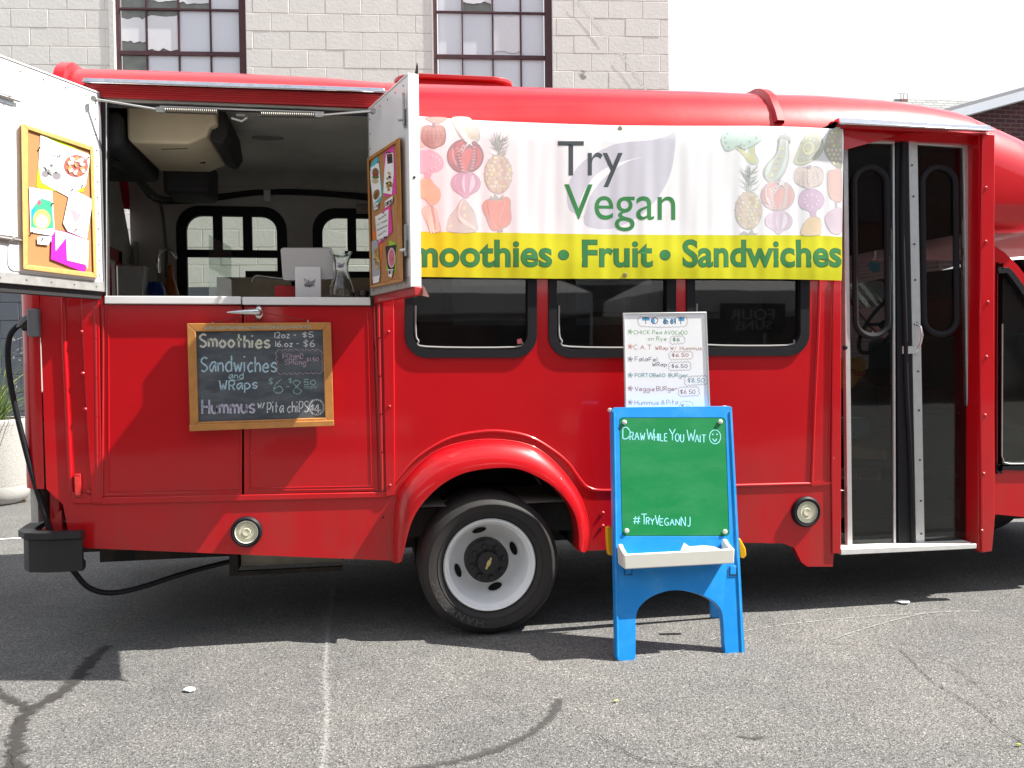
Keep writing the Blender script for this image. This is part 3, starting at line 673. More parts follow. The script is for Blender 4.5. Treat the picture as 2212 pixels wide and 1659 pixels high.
# nose of the roof cap continues forward and down over the cab
_p = P(2212, 318, .27); Xc, ztc = _p.x, _p.z+.013; zsc = roof_pts[-1][1]
zlow = P(2212, 500, .1).z
capr = []
for k in range(0, 8):
    t = k/7; X = Xc+1.05*math.sin(t*math.pi/2); zt = ztc-(ztc-zlow-.12)*(1-math.cos(t*math.pi/2))**1.0; yi = .05+.55*(t**2.2)
    capr.append((X, yi, zt))
mbr = MB()
rear = [Vector((Xr-.10, max(.10, min(BW-.1, p.y)), p.z-.09 if p.z > rows[0][0].z+.05 else p.z)) for p in rows[0]]
mbr.grid([rear]+rows)
make('roof', mbr, RED, bus, smooth=50)
mb2 = MB(); mb2.v = mb.v; mb2.f = mb.f; mb2.m = mb.m
make('rear_panel', mb2, RED, bus, smooth=50)
# front cap : closed shell over the cab
mb = MB(); N = 10; secs = []
X0 = P(2140, 300).x
stations = [(X0c, -.001, ztc0), (roof_pts[-1][0], .008, roof_pts[-1][2]), ((roof_pts[-1][0]+Xc)/2, .015, (roof_pts[-1][2]+ztc)/2+.012), (Xc, .05, ztc)]+capr[1:]
for (X, yi, zt) in stations:
    r = .34; sec = []
    zb = zlow+(-.0 if X < Xc else .02)
    for i in range(5):   # lower curl
        a = R(90*i/4); sec.append(Vector((X, yi+.16-.16*math.sin(a), zb+.14-.14*math.cos(a))))
    hh = max(.05, min(r, zt-zb-.18))
    for i in range(N+1):
        a = R(90*i/N); sec.append(Vector((X, yi+r-r*math.cos(a), zt-hh+hh*math.sin(a))))
    sec = sec+[Vector((p.x, BW-p.y, p.z)) for p in reversed(sec)]
    secs.append(sec)
mb.grid([s+[s[0]] for s in secs]); k = len(mb.v); mb.poly(secs[-1])
make('front_cap', mb, RED, bus, smooth=50)
# raised roof ribs (bands over the roof), roof hatch
def rib(px, w_):
    p = None
    for (a, b) in zip(TOPL, TOPL[1:]):
        if a[0] <= px <= b[0]: t = (px-a[0])/(b[0]-a[0]); py = a[1]+(b[1]-a[1])*t
    p = P(px, py, .25); zt = p.z+.013; m_ = MB()
    s = [q for q in roof_sec(p.x, zt-.37, zt, 0, .34) if q.z > (P(px, 267, .03).z if px > 1000 else zt-.30)]
    rr = []
    for dx, e in ((-w_/2, -.002), (-w_/2+.012, .022), (w_/2-.012, .022), (w_/2, -.002)):
        rr.append([Vector((q.x+dx, q.y+(-e if q.y < .3 else (e if q.y > BW-.3 else 0)), q.z+e*(1 if q.y > .1 else .4))) for q in s])
    m_.grid(rr); make('roof_rib', m_, RED, bus, smooth=50)
rib(150, .07); rib(1640, .06)
c = P(985, 176, .55); mb = MB(); hx0, hx1 = P(865, 160, .5).x, P(1098, 175, .5).x
zb = P(985, 186, .25).z
zc1 = max(P(985, 168, .45).z, zb+.04)
mb.plate(rrect(hx0, .45, hx1, 1.25, .12), (), zc1-.015-zb, off=(0, 0, 1), mf=lambda a, b: Vector((a, b, zb)))
mb.plate(rrect(hx0-.03, .42, hx1+.03, 1.28, .13), (), .022, off=(0, 0, 1), mf=lambda a, b: Vector((a, b, zc1-.015)))
make('roof_hatch', mb, RED2, bus, bevel=.006, smooth=40)
# --- inside shell: far wall, ceiling, floor, rear wall
IY = BW-.06; zfl = .62; zce = 2.58
def isect(X): 
    o_ = [(IY, zfl)]
    o_ += [(IY, 2.40)]+[(IY-.18+.18*math.cos(R(a)), 2.40+.18*math.sin(R(a))) for a in (15, 30, 45, 60, 75, 90)]+[(.45, zce), (.17, zce)]
    return o_
Xb, Xf = Xr-.04, P(1815, 600).x+.05
FW = [(392, 453, 607, 700), (686, 461, 880, 704), (960, 470, 1130, 706), (1250, 480, 1400, 706)]   # windows on the far side (measured on the inner face)
fm = lambda a, b: P(a, b, IY)
xx = [P(q[0], q[1], IY).x for q in FW]; wd = P(607, 453, IY).x-P(392, 453, IY).x; zt_ = P(392, 456, IY).z; zb_ = zt_-.90; zbar = P(500, 548, IY).z; print('ZT', zt_, zbar)
fwr = [(x, zb_, x+wd, zt_) for x in (xx[0], xx[1], xx[1]+(xx[1]-xx[0]), xx[1]+2*(xx[1]-xx[0]))]
mb = MB()
DW = [(2.95, 1.22, 3.75, 1.95)]
mb.plate([(Xb, zfl), (4.1, zfl), (4.1, 1.22), (2.85, 1.22), (2.85, 2.40), (Xb, 2.40)], [rrect(q[0], q[1], q[2], q[3], .13) for q in fwr], .0, mf=lambda a, b: Vector((a, IY, b)))
cs = isect(0)[1:]
mb.grid([[Vector((x, y, z)) for y, z in cs] for x in (Xb, 2.85)])
mb.poly([(Xb, .04, zfl), (Xf, .04, zfl), (Xf, IY, zfl), (Xb, IY, zfl)])
make('interior_lining', mb, INT, bus, smooth=40)
mb = MB(); mb.plate([(Xb, .62), (4.1, .62), (4.1, 1.22), (2.85, 1.22), (2.85, zsc+.02), (Xb, roof_pts[-4][2]-.30)], [rrect(q[0], q[1], q[2], q[3], .13) for q in fwr], .05, mf=lambda a, b: Vector((a, IY+.004, b)))
make('far_side_panel', mb, RED, bus, smooth=30)
# rear wall lining with door window
mb = MB(); mb.plate([(.04, zfl), (IY, zfl), (IY, 2.1), (IY-.3, 2.5), (.1, 2.5), (.04, 2.3)], [rrect(.55, 1.0, 1.60, 1.95, .06)], .03, off=(-1, 0, 0), mf=lambda a, b: Vector((Xb, a, b)))
make('rear_lining', mb, INT, bus, smooth=30)
bus.children  # (rear shell panel has no opening; cut one by replacing it)
rp = bpy.data.objects['rear_panel']; bpy.data.objects.remove(rp)
mb = MB(); rows_ = []
for t in range(7):
    a = R(90*t/6); rows_.append([(Xr-.10*math.sin(a), .10-.10*math.cos(a)+.002, z) for z in (P(100, 1056).z, P(90, 160).z-.02)])
mb.grid(rows_); zrb, zrt = rows_[0][0][2], rows_[0][1][2]
mb.plate([(.10, zrb), (BW-.1, zrb), (BW-.1, zrt), (.10, zrt)], [rrect(.52, .98, 1.62, 1.97, .06)], .02, off=(1, 0, 0), mf=lambda a, b: Vector((Xr-.10, a, b)))
make('rear_panel', mb, RED, bus, smooth=50)
mb = MB(); mb.plate([(.52, .98), (1.62, .98), (1.62, 1.97), (.52, 1.97)], [], .004, off=(1, 0, 0), mf=lambda a, b: Vector((Xr-.085, a, b))); make('rear_window_glass', mb, CLEAR, bus, smooth=0)
mb = MB(); mb.box((Xb-.005, .50, .93), (Xb+.02, .56, 2.02)); mb.box((Xb-.005, 1.58, .93), (Xb+.02, 1.66, 2.02)); mb.box((Xb-.005, .50, 1.95), (Xb+.02, 1.66, 2.02)); make('rear_window_frame', mb, RED2, bus)
# far windows: rubber frame, bars, glass
for i, (x0, z0, x1, z1) in enumerate(fwr):
    mb = MB(); mb.plate(rrect(x0-.035, z0-.035, x1+.035, z1+.035, .15), [rrect(x0+.03, z0+.03, x1-.03, z1-.03, .10)], .05, mf=lambda a, b: Vector((a, IY-.02, b)))
    zm = zbar
    mb.box((x0+.02, IY-.012, zm-.025), (x1-.02, IY+.03, zm+.025))
    for t in (.355, .655): mb.box((x0+(x1-x0)*t-.03, IY-.010, zm+.02), (x0+(x1-x0)*t+.03, IY+.028, z1-.02))
    o = make('far_window', mb, RUB, bus, bevel=.004)
    mb = MB(); mb.plate(rrect(x0+.01, z0+.01, x1-.01, z1-.01, .11), [], .0, mf=lambda a, b: Vector((a, IY+.012, b))); make('pane', mb, glass('far_pane_glass', (.58, .64, .58)), o, smooth=0, wn=False)
# --- near side windows
for i, (x0, y0, x1, y1) in enumerate(WINS):
    mb = MB(); mb.plate(wrect(x0-3, y0-3, x1+3, y1+3, 48), [wrect(x0+15, y0+15, x1-17, y1-15, 34)], .05, mf=lambda a, b: fs(a, b, .012))
    o = make('side_window', mb, RUB, bus, bevel=.006, seg=3)
    # light inner bead along the lower edge
    path = [(x0+21, y1-110), (x0+21, y1-50), (x0+27, y1-34), (x0+44, y1-21), (x1-46, y1-20), (x1-28, y1-32)]
    mb = MB(); mb.tube([fs(a, b, -.005) for a, b in cr_(path, k=4)], .0050, 6); make('inner_bead', mb, mat('grey_bead', (.30, .30, .29), .6), o)
    mb = MB(); mb.plate(wrect(x0+12, y0+12, x1-12, y1-12, 34), [], .004, mf=lambda a, b: fs(a, b, -.018)); make('pane', mb, BLUE_GLASS, o, smooth=0)
    if i == 0:
        mb = MB(); mb.plate([(1118, 733), (1128, 731), (1129, 742), (1119, 743)], [], .001, mf=lambda a, b: fs(a, b, -.0155)); make('sticker', mb, mat('pink_sticker', (.75, .2, .22), .5), o, smooth=0)
# --- mouldings and trim on the side
def bead(name, pts, r, off=.0, m=RED, k=5, par=None):
    mb = MB(); mb.tube([fs(a, b, off) for a, b in (cr_(pts, k=k) if k > 1 else pts)], r, 8); return make(name, mb, m, par or bus, smooth=60)
bead('belt_moulding', [(852, 1044), (900, 990), (969, 948), (1039, 933), (1091, 933), (1143, 944), (1188, 969), (1226, 1000), (1254, 1038), (1274, 1055), (1319, 1060), (1500, 1052), (1754, 1045)], .010, -.002)
bead('post_moulding', [(1770, 480), (1769, 664), (1760, 860), (1753, 1046)], .009, -.001)
bead('post_moulding', [(1798, 480), (1797, 664), (1792, 900), (1790, 1040)], .007, -.002)
bead('post_moulding', [(137, 200), (137, 660), (143, 830), (154, 1062)], .013, -.002)
mb = MB(); mb.hexa([fs(1753, 1042, .006), fs(1795, 1040, .006), fs(1795, 1046, .006), fs(1753, 1050, .006)], [fs(1753, 1042, -.01), fs(1795, 1040, -.01), fs(1795, 1046, -.01), fs(1753, 1050, -.01)]); make('belt_moulding', mb, RED, bus)
# skirt crease below the hatch (recess line)
def strip(name, quad, o0, o1, m=RED, bevel=.004, par=None, seg=2):
    mb = MB(); mb.hexa([fs(a, b, o0) for a, b in quad], [fs(a, b, o1) for a, b in quad]); return make(name, mb, m, par or bus, bevel=bevel, seg=seg, smooth=30)
strip('rear_post_strip', [(172, 205), (197, 205), (216, 660), (222, 1086), (199, 1086), (183, 800), (176, 660)], .014, -.01)
strip('rear_post_strip', [(156, 1062), (222, 1074), (222, 1088), (158, 1088)], .008, -.01)
strip('hatch_side_strip', [(826, 640), (851, 640), (853, 1046), (851, 1070), (833, 1072)], .014, -.01)
strip('door_post_strip', [(1798, 600), (1815, 600), (1815, 1195), (1796, 1195), (1794, 1000)], .010, -.01)
strip('front_post_strip', [(2119, 288), (2146, 292), (2145, 480), (2145, 1134), (2140, 1190), (2118, 1193), (2113, 700)], .012, -.02)
BOLT = bolt_proto('bolt', RED2, .008, .007); BOLT.parent = bus
BLOC = [(180, 717+90), (186, 884), (193, 1062), (839, 717), (841, 878), (842, 1048), (820+5, 1116), (1806, 660), (1805, 740), (1804, 801), (1805, 913), (1803, 1043), (1801, 1166), (2127, 407), (2127, 523), (2131, 653), (2128, 771), (2125, 897), (2122, 1023), (2118, 1146), (1302, 1108), (1302, 1136), (178, 717)]
for i, (a, b) in enumerate(BLOC):
    p = fs(a, b, .012 if (a < 200 or 830 < a < 850 or a > 2110) else .003)
    if i == 0: BOLT.location = p-WL[bus.name]; WL['bolt'] = p
    else: inst(BOLT, bus, p)
# rail over the serving hatch and over the door
def rail(x0, y0, x1, y1, h0, h1, proud, parts=('drip_rail',), m=CHROME):
    mb = MB()
    fr = [(x0, y0), (x1, y1), (x1+3, y1+h1), (x0, y0+h0)]
    mb.hexa([fs(*fr[0], proud*.9), fs(*fr[1], proud*.9), fs(*fr[2], proud), fs(*fr[3], proud)], [fs(*q, -.01) for q in fr]); mb.tube([fs(fr[3][0], fr[3][1], proud+.004), fs(fr[2][0]+2, fr[2][1], proud+.004)], .006, 8)
    return make(parts[0], mb, m, bus, bevel=.003)
rail(183, 172, 829, 194, 10, 9, .035)
rl = rail(1804, 258, 2128, 275, 13, 12, .045)
for a, b in ((1812, 264), (1913, 269), (2029, 275), (2121, 280)):
    inst(BOLT, rl, fs(a, b, .030))
# door reveal roof part under the rail
strip('hatch_header', [(190, 183), (826, 206), (800, 234), (217, 212)], .018, -.02, RED2, .003)
for k in range(4):
    t = .2+.2*k
    mb = MB(); mb.tube([fs(195+5*k, 185+27*t, .019), fs(822-5*k, 206+26*t, .019)], .0035, 6); make('header_groove', mb, RED2, bus)
strip('hatch_header_lip', [(222, 212), (800, 235), (800, 241), (226, 219)], .004, -.03, mat('dusty_aluminium', (.35, .35, .32), .5, metal=.5, var=.3), .002)
mb = MB(); mb.hexa([P(226, 219, .012), P(799, 241, .012), P(799, 252, .012), P(226, 232, .012)], [P(226, 219, .16), P(799, 241, .16), P(799, 252, .16), P(226, 232, .16)]); make('hatch_header_box', mb, INTD, bus)
mb = MB(); q = [(1808, 262), (2118, 290), (2112, 312), (1816, 297)]; mb.hexa([P(a, b, .045) for a, b in q], [P(a, b, .045)+Vector((0, .22, 0)) for a, b in q]); make('door_header_box', mb, RED, bus, smooth=0)
mb = MB(); q = [(1797, 262), (1806, 262), (1806, 350), (1797, 350)]; mb.hexa([P(a, b, .001) for a, b in q], [P(a, b, .001)+Vector((0, .22, 0)) for a, b in q]); make('door_header_cheek', mb, RED, bus, smooth=0)
mb = MB(); q = [(186, 182), (830, 204), (829, 222), (200, 205)]; mb.hexa([P(a, b, .02) for a, b in q], [P(a, b, .02)+Vector((0, .22, 0)) for a, b in q]); q = [(833, 205), (851, 206), (852, 345), (833, 345)]; mb.hexa([P(a, b, .002) for a, b in q], [P(a, b, .002)+Vector((0, .20, 0)) for a, b in q]); make('hatch_header_box', mb, RED, bus, smooth=0)
# jambs of the serving hatch
for q, m in ((((219, 212), (228, 212), (230, 640), (221, 640)), INTD), (((796, 238), (801, 238), (803, 642), (799, 642)), INTD)):
    strip('hatch_jamb', q, .002, -.06, m, .002)
bead('hatch_jamb_edge', [(230, 222), (230.5, 640)], .003, .004, ALU, k=1)
# white sills (tops of the two lower doors)
for q in (((229, 640), (522, 641), (522, 658), (229, 657)), ((525, 642), (800, 643), (800, 660), (525, 659))):
    strip('counter_sill', q, .030, -.05, WHITEP, .004)
# the two lower doors: sheet, raised border bead, seam
for q, bt_ in ((((222, 658), (523, 660), (523, 1070), (222, 1074)), [(234, 670), (236, 1062), (516, 1056), (512, 672)]), (((527, 661), (806, 662), (818, 1061), (527, 1069)), [(540, 674), (540, 1054), (803, 1050), (794, 674)])):
    d = strip('lower_door', q, .004, -.02, RED, .004)
    mb = MB(); mb.tube([fs(a, b, .003) for a, b in bt_[:1]+bt_[1:3]+bt_[3:]], .0045, 6); make('border_bead', mb, RED, d, smooth=50)
    mb = MB(); mb.tube([fs(bt_[1][0]-7, bt_[1][1]+6, .004), fs(bt_[2][0]+(5 if bt_[2][0] > 600 else 3), bt_[2][1]+6, .004)], .004, 6); make('border_bead', mb, RED, d, smooth=50)
for x in (506, 512, 519, 531, 538):
    bead('seam_bead', [(x, 662), (x+.8, 690)], .0022, .005, RED2 if x in (512, 531) else RED, k=1)
strip('lower_door_sill', [(200, 1074), (834, 1062), (838, 1074), (200, 1090)], .010, -.01, RED, .004)
# hinges
for a in ((207, 650, 1070), (817, 650, 1060)):
    for k in range(5):
        y0 = a[1]+(a[2]-a[1])*k/5; y1 = a[1]+(a[2]-a[1])*(k+1)/5-3; x0 = a[0]+(y0-a[1])*(.012 if a[0] < 500 else .022)
        bead('hinge_knuckle', [(x0, y0), (x0+1, y1)], .008, .008, RED2, k=1)
bead('hinge_leaf', [(224, 662), (222, 1072)], .005, .008, RED2, k=1); bead('hinge_leaf', [(808, 662), (825, 1062)], .005, .008, RED2, k=1)
# reflector and round marker lamps
rf = strip('reflector', [(162, 1023), (176, 1023), (178, 1074), (164, 1074)], .016, .0, RED2, .003)
mb = MB(); mb.hexa([fs(164.5, 1029, .020), fs(174.5, 1029, .020), fs(176, 1068, .020), fs(166, 1068, .020)], [fs(164.5, 1029, .012), fs(174.5, 1029, .012), fs(176, 1068, .012), fs(166, 1068, .012)])
make('reflector_lens', mb, mat('red_lens', (.85, .02, .01), .12, coat=1, bump=.8, bs=220, bd=.004, spec=.8), rf)
for (cx, cy) in ((533, 1148), (1740, 1105)):
    c = fs(cx, cy, 0); s = (c-CAM).dot(Fv)/FPX
    mb = MB(); mb.lathe([(33*s, 0), (33*s, -.012), (29*s, -.022), (24*s, -.016), (24*s, 0)], c, 'Y', 36); o = make('marker_lamp', mb, RUB, bus)
    mb = MB(); mb.lathe([(.0005, -.018), (8*s, -.020), (9*s, -.016), (15*s, -.018), (16*s, -.015), (24*s, -.012), (24.5*s, 0)], c, 'Y', 36)
    make('lens', mb, mat('milky_lens', (.62, .60, .44), .22, coat=.6, var=.1), o)
    mb = MB(); mb.lathe([(25*s, -.014), (24*s, -.021), (23*s, -.014)], c, 'Y', 36); make('lens_ring', mb, CHROME if cx > 1000 else OFFW, o)
# --- wheel-arch flare
mb = MB(); n_ = 40
def resamp(pts, n):
    d = [0]
    for a, b in zip(pts, pts[1:]): d.append(d[-1]+math.hypot(b[0]-a[0], b[1]-a[1]))
    o_ = []
    for i in range(n):
        t = d[-1]*i/(n-1); j = 0
        while j < len(d)-2 and d[j+1] < t: j += 1
        f = (t-d[j])/(d[j+1]-d[j] or 1); o_.append((pts[j][0]+(pts[j+1][0]-pts[j][0])*f, pts[j][1]+(pts[j+1][1]-pts[j][1])*f))
    return o_
# build in world space: outer edge on the panel, inner edge proud
AO = [fs(a, b) for a, b in resamp(ARCH_OUT, n_)]; AI = [P(a, b, -.085) for a, b in resamp(ARCH_IN, n_)]
rows = []
for t, out_ in ((0, .0), (.10, .030), (.3, .062), (.6, .080), (.9, .088), (1.0, .088), (1.03, .080), (1.035, .05), (1.04, -.02)):
    rows.append([Vector((a.x+(b.x-a.x)*t, -out_, a.z+(b.z-a.z)*t)) for a, b in zip(AO, AI)])
mb.grid(rows); mb.poly([r[0] for r in rows]); mb.poly([r[-1] for r in rows])
make('wheel_arch', mb, RED, bus, smooth=60)
bead('arch_bead', [(p.x, p.z) for p in []] or resamp(ARCH_OUT, 24), .006, .0, RED)
# arch liner (dark wheel housing)
mb = MB(); li = [P(a, b, -.05) for a, b in resamp(ARCH_IN, 24)]
mb.grid([[Vector((p.x, -.02, p.z)) for p in li], [Vector((p.x, .65, p.z+.02)) for p in li]]); mb.plate([(p.x, p.z) for p in li], [], .01, mf=lambda a, b: Vector((a, .65, b)))
make('wheel_housing', mb, DARK, bus)
# --- wheels
WC = P(1058, 1220, -.045); WR = WC.z
def make_wheel(c, inner=True):
    cx, cy, cz = c
    o = thing_part('wheel', c)
    mb = MB(); R0 = WR
    prof = [(.222, .012), (.235, -.012), (.262, -.030), (.300, -.034), (R0-.022, -.018), (R0-.006, .006), (R0, .022)]
    for k in range(7): y = .03+.025*k; prof += [(R0, y), (R0-.008, y+.003), (R0-.008, y+.008), (R0, y+.011)]
    prof += [(R0-.006, .215), (R0-.03, .235), (.25, .235), (.222, .22)]
    mb.lathe(prof, c, 'Y', 72); t = make('tyre', mb, TYRE, o, smooth=35)
    # tread blocks on the shoulder
    mb = MB()
    for k in range(90):
        a = 2*math.pi*k/90; ca, sa = math.cos(a), math.sin(a)
        def q(r, y, da): return Vector((cx+r*math.cos(a+da), cy+y, cz+r*math.sin(a+da)))
        mb.hexa([q(R0-.030, -.016, -.022), q(R0-.030, -.016, .022), q(R0-.0035, .010, .022), q(R0-.0035, .010, -.022)], [q(R0-.030, -.006, -.022), q(R0-.030, -.006, .022), q(R0-.010, .02, .022), q(R0-.010, .02, -.022)])
    make('tread_lug', mb, TYRE, t, smooth=0)['kind'] = 'stuff'
    for rr in (.255, .298):
        mb = MB(); mb.lathe([(rr-.003, -.026 if rr < .27 else -.032), (rr, -.030 if rr < .27 else -.037), (rr+.003, -.026 if rr < .27 else -.032)], c, 'Y', 64); make('sidewall_ring', mb, TYRE, t)
    # raised lettering; light caught by the relief is put into its paler colour
    mb = MB(); word = 'HANKOOK'; A0 = R(258); da = R(10.5)
    for i, ch in enumerate(word):
        st, w_ = gl(ch); ac = A0-da*i
        for s in st:
            pts = []
            for (x, y) in s:
                a = ac-(x-w_/2)/8*R(7.5); r = .262+y/10*.030; pts.append((cx+r*math.cos(a), cz+r*math.sin(a)))
            ribbon(mb, pts, .0042, lambda a, b: Vector((a, cy-.0372, b)))
    make('sidewall_lettering', mb, mat('lit_rubber_tone', (.10, .095, .09), .5), t, smooth=0, wn=False)
    mb = MB()
    prof = [(.222, .012), (.226, -.004), (.220, -.012), (.212, -.008), (.206, .008), (.198, .014), (.192, .03), (.188, .085), (.168, .125), (.135, .150), (.112, .152), (.10, .150), (.0005, .150)]
    mb.lathe(prof, c, 'Y', 72); rim = make('rim', mb, mat('white_rim_paint', (.86, .87, .88), .4, coat=.4, var=.06), o, smooth=40)
    for a in (102, 18, -72, -160):
        a = R(a); r = .155; mb = MB(); r = .1515; pc = Vector((cx+r*math.cos(a), cy+.1370, cz+r*math.sin(a)))
        pts = ell(0, 0, .036, .019, 20)
        # hand hole: black oval plate on the cone, its shade put in the colour
        nrm = Vector((-math.cos(a)*.62, -.78, -math.sin(a)*.62)).normalized(); tg = Vector((-math.sin(a), 0, math.cos(a))); rd = nrm.cross(tg).normalized()
        mb.plate(pts, [], 0, mf=lambda u, v: pc+nrm*.006+tg*u+rd*v)
        make('hand_hole_shade', mb, mat('hole_shade_black', (.004, .004, .004), .9), rim, smooth=0, wn=False)
    mb = MB(); mb.lathe([(.108, .150), (.108, .085), (.104, .072), (.095, .068), (.060, .066), (.056, .048), (.052, .040), (.0005, .036)], c, 'Y', 48)
    hub = make('hub_cap', mb, BLK, o, smooth=40)
    for k in range(8):
        a = 2*math.pi*k/8+.2; mb = MB(); mb.lathe([(.0005, .050), (.010, .052), (.013, .058), (.013, .075)], (cx+.080*math.cos(a), cy, cz+.080*math.sin(a)), 'Y', 12); make('lug_nut', mb, BLK, hub)
    # gold bow-tie emblem, tilted as the wheel stands
    mb = MB(); em = [(-1, .30), (-.42, .30), (-.36, .52), (.44, .52), (.38, .30), (1.0, .30), (.93, -.30), (.40, -.30), (.36, -.52), (-.44, -.52), (-.40, -.30), (-1.07, -.30)]
    ra = R(63); mb.plate([(x*.030*math.cos(ra)-y*.018*math.sin(ra), x*.030*math.sin(ra)+y*.018*math.cos(ra)) for x, y in em], [], .004, mf=lambda a, b: Vector((cx+a, cy+.030, cz+b)))
    make('emblem', mb, mat('gold_emblem', (.60, .46, .20), .35, metal=.5), hub, bevel=.001)
    return o
def thing_part(name, c):
    o = bpy.data.objects.new(name, None); COL.objects.link(o); o.empty_display_size = .1; o.parent = bus
    o.location = Vector(c)-WL[bus.name]; WL[o.name] = Vector(c); return o
w1 = make_wheel(WC)
def copy_wheel(src, delta, flip=False):
    o = inst(src, bus, WL[src.name]+Vector(delta))
    if flip: o.rotation_euler = (0, 0, math.pi)
    for ch in list(src.children):
        c2 = ch.copy(); COL.objects.link(c2); c2.parent = o
    return o
copy_wheel(w1, (4.05, .05, 0)); copy_wheel(w1, (0, BW-.05, 0), True); copy_wheel(w1, (4.05, BW-.1, 0), True)
mb = MB(); mb.lathe([(WR-.01, .29), (WR, .28), (WR, .44), (WR-.02, .46), (.2, .46), (.2, .26)], WC, 'Y', 48, closed=True); make('inner_tyre', mb, TYRE, bus)
mb = MB(); mb.tube([(WC.x, .2, WR), (WC.x, BW-.2, WR)], .06, 10); make('axle', mb, DARK, bus)
# --- chassis under the body
mb = MB(); mb.box((Xr, .12, .46), (1.95, BW-.1, .60)); mb.box((Xr+.1, .5, .33), (4.6, .62, .47)); mb.box((Xr+.1, BW-.62, .33), (4.6, BW-.5, .47)); mb.box((3.0, .2, .50), (4.9, BW-.2, .62)); make('chassis', mb, DARK, bus)
mb = MB(); a = P(520, 1196, .35); b_ = P(740, 1215, .35); mb.box((a.x, .35, b_.z), (b_.x, .7, .52)); make('underfloor_box', mb, mat('rusty_box', (.30, .27, .22), .7, var=.4, vs=14), bus, bevel=.004)
mb = MB(); mb.box((a.x-.05, .3, b_.z-.01), (a.x-.01, .75, .52)); mb.box((a.x-.05, .3, b_.z-.03), (b_.x, .33, b_.z-.01)); make('underfloor_bracket', mb, DARK, bus)
# far skirt & far side lower
mb = MB(); mb.box((Xr, BW-.03, .40), (-.55, BW, .62)); mb.box((.55, BW-.03, .40), (4.0, BW, .62)); make('far_skirt', mb, RED, bus)
mb = MB(); mb.box((Xr+.0, .06, .40), (Xr+.05, BW-.06, P(100, 1056).z+.01)); make('rear_valance', mb, RED, bus, bevel=.01)
# --- rear bumper, wrapping round the corner
bz0, bz1 = P(120, 1232, -.06).z, P(120, 1150, -.06).z
bx1 = P(183, 1200, -.06).x; bx0 = P(58, 1200, -.06).x
path = [(bx1, -.07), (bx1-.10, -.07), (bx0+.10, -.07), (bx0+.03, -.05), (bx0, .0), (bx0-.01, .12), (bx0-.01, 1.9), (bx0+.02, 2.2), (bx0+.1, BW+.05), (bx1, BW+.07)]
prof = [(0, bz0), (-.024, bz0+.006), (-.026, bz0+.034), (.004, bz0+.048), (.006, bz1-.050), (-.022, bz1-.036), (-.026, bz1-.006), (-.012, bz1+.008), (.05, bz1+.008), (.05, bz1-.02), (.03, bz1-.03), (.03, bz0)]
rows = []
for i, p in enumerate(path):
    a = Vector(path[max(0, i-1)]); b = Vector(path[min(len(path)-1, i+1)]); d = (b-a).normalized(); nn = Vector((-d.y, d.x))  # outward normal
    nn = -nn
    rows.append([Vector((p[0]-nn.x*o_, p[1]-nn.y*o_, z)) for o_, z in prof])
mb = MB(); mb.grid([r+[r[0]] for r in rows]); mb.poly(rows[0]); mb.poly(rows[-1])
make('rear_bumper', mb, BLK, bus, smooth=30, bevel=.003)
mb = MB(); q = [P(88, 1146, .03), P(133, 1101, .03), P(136, 1150, .03)]; mb.hexa(q, [p+Vector((0, .9, 0)) for p in q]); make('bumper_bracket', mb, RED2, bus, bevel=.004)
# --- entry door (two folding leaves set back in the opening)
YD = .095; fd = lambda a, b, off=0.: P(a, b, YD)+Vector((0, -off, 0))
mb = MB()
def rev(p0, p1, m_=0):
    a, b = P(*p0, .002), P(*p1, .002); mb.poly([a, b, Vector((b.x, YD+.05, b.z)), Vector((a.x, YD+.05, a.z))])
rev((1817, 276), (2114, 292)); rev((2114, 292), (2112, 1186)); rev((1817, 297), (1815, 1194))
o = make('door_reveal', mb, RED, bus, smooth=0); sm = o.modifiers.new('solid', 'SOLIDIFY'); sm.thickness = .004; sm.offset = 0
def leaf(x0t, x0b, x1t, x1b, yt0, yt1, yb0, yb1, sl, sr, tr, slm, srm, wr):
    """one leaf: stiles, top rail, glass skin, rubber-ringed window"""
    dl = thing_part('bus_door', fd((x0t+x1t)/2, yb0))
    def st(name, q, o0, o1, m): mb = MB(); mb.hexa([fd(a, b, o0) for a, b in q], [fd(a, b, o1) for a, b in q]); return make(name, mb, m, dl, bevel=.002)
    st('stile', [(x0t, yt0), (x0t+sl, yt0), (x0b+sl, yb0), (x0b, yb0)], .012, -.02, slm)
    st('stile', [(x1t-sr, yt1), (x1t, yt1), (x1b, yb1), (x1b-sr, yb1)], .012, -.02, srm)
    st('top_rail', [(x0t+sl, yt0), (x1t-sr, yt1), (x1t-sr, yt1+tr), (x0t+sl, yt0+tr)], .010, -.02, ALU)
    mb = MB(); mb.hexa([fd(a, b, 0) for a, b in ((x0t+sl, yt0+tr), (x1t-sr, yt1+tr), (x1b-sr, yb1), (x0b+sl, yb0))], [fd(a, b, -.006) for a, b in ((x0t+sl, yt0+tr), (x1t-sr, yt1+tr), (x1b-sr, yb1), (x0b+sl, yb0))])
    make('door_glass', mb, DOOR_GLASS, dl, smooth=0)
    a0, b0, a1, b1 = wr; rr = (a1-a0)/2
    ring = rrect(a0, b0, a1, b1, rr*.98, n=10); mb = MB()
    mb.tube([fd(a+(b-b0)*.012, b, .006) for a, b in ring], .017, 8, closed=True); make('window_rubber', mb, RUB, dl)
    return dl
dl1 = leaf(1819, 1829, 1930, 1933, 298, 300, 1190, 1184, 10, 4, 11, ALU, ALU, (1843, 362, 1913, 726))
dl2 = leaf(1960, 1976, 2088, 2102, 303, 310, 1183, 1178, 19, 10, 10, ALU, ALU, (1990, 362, 2062, 722))
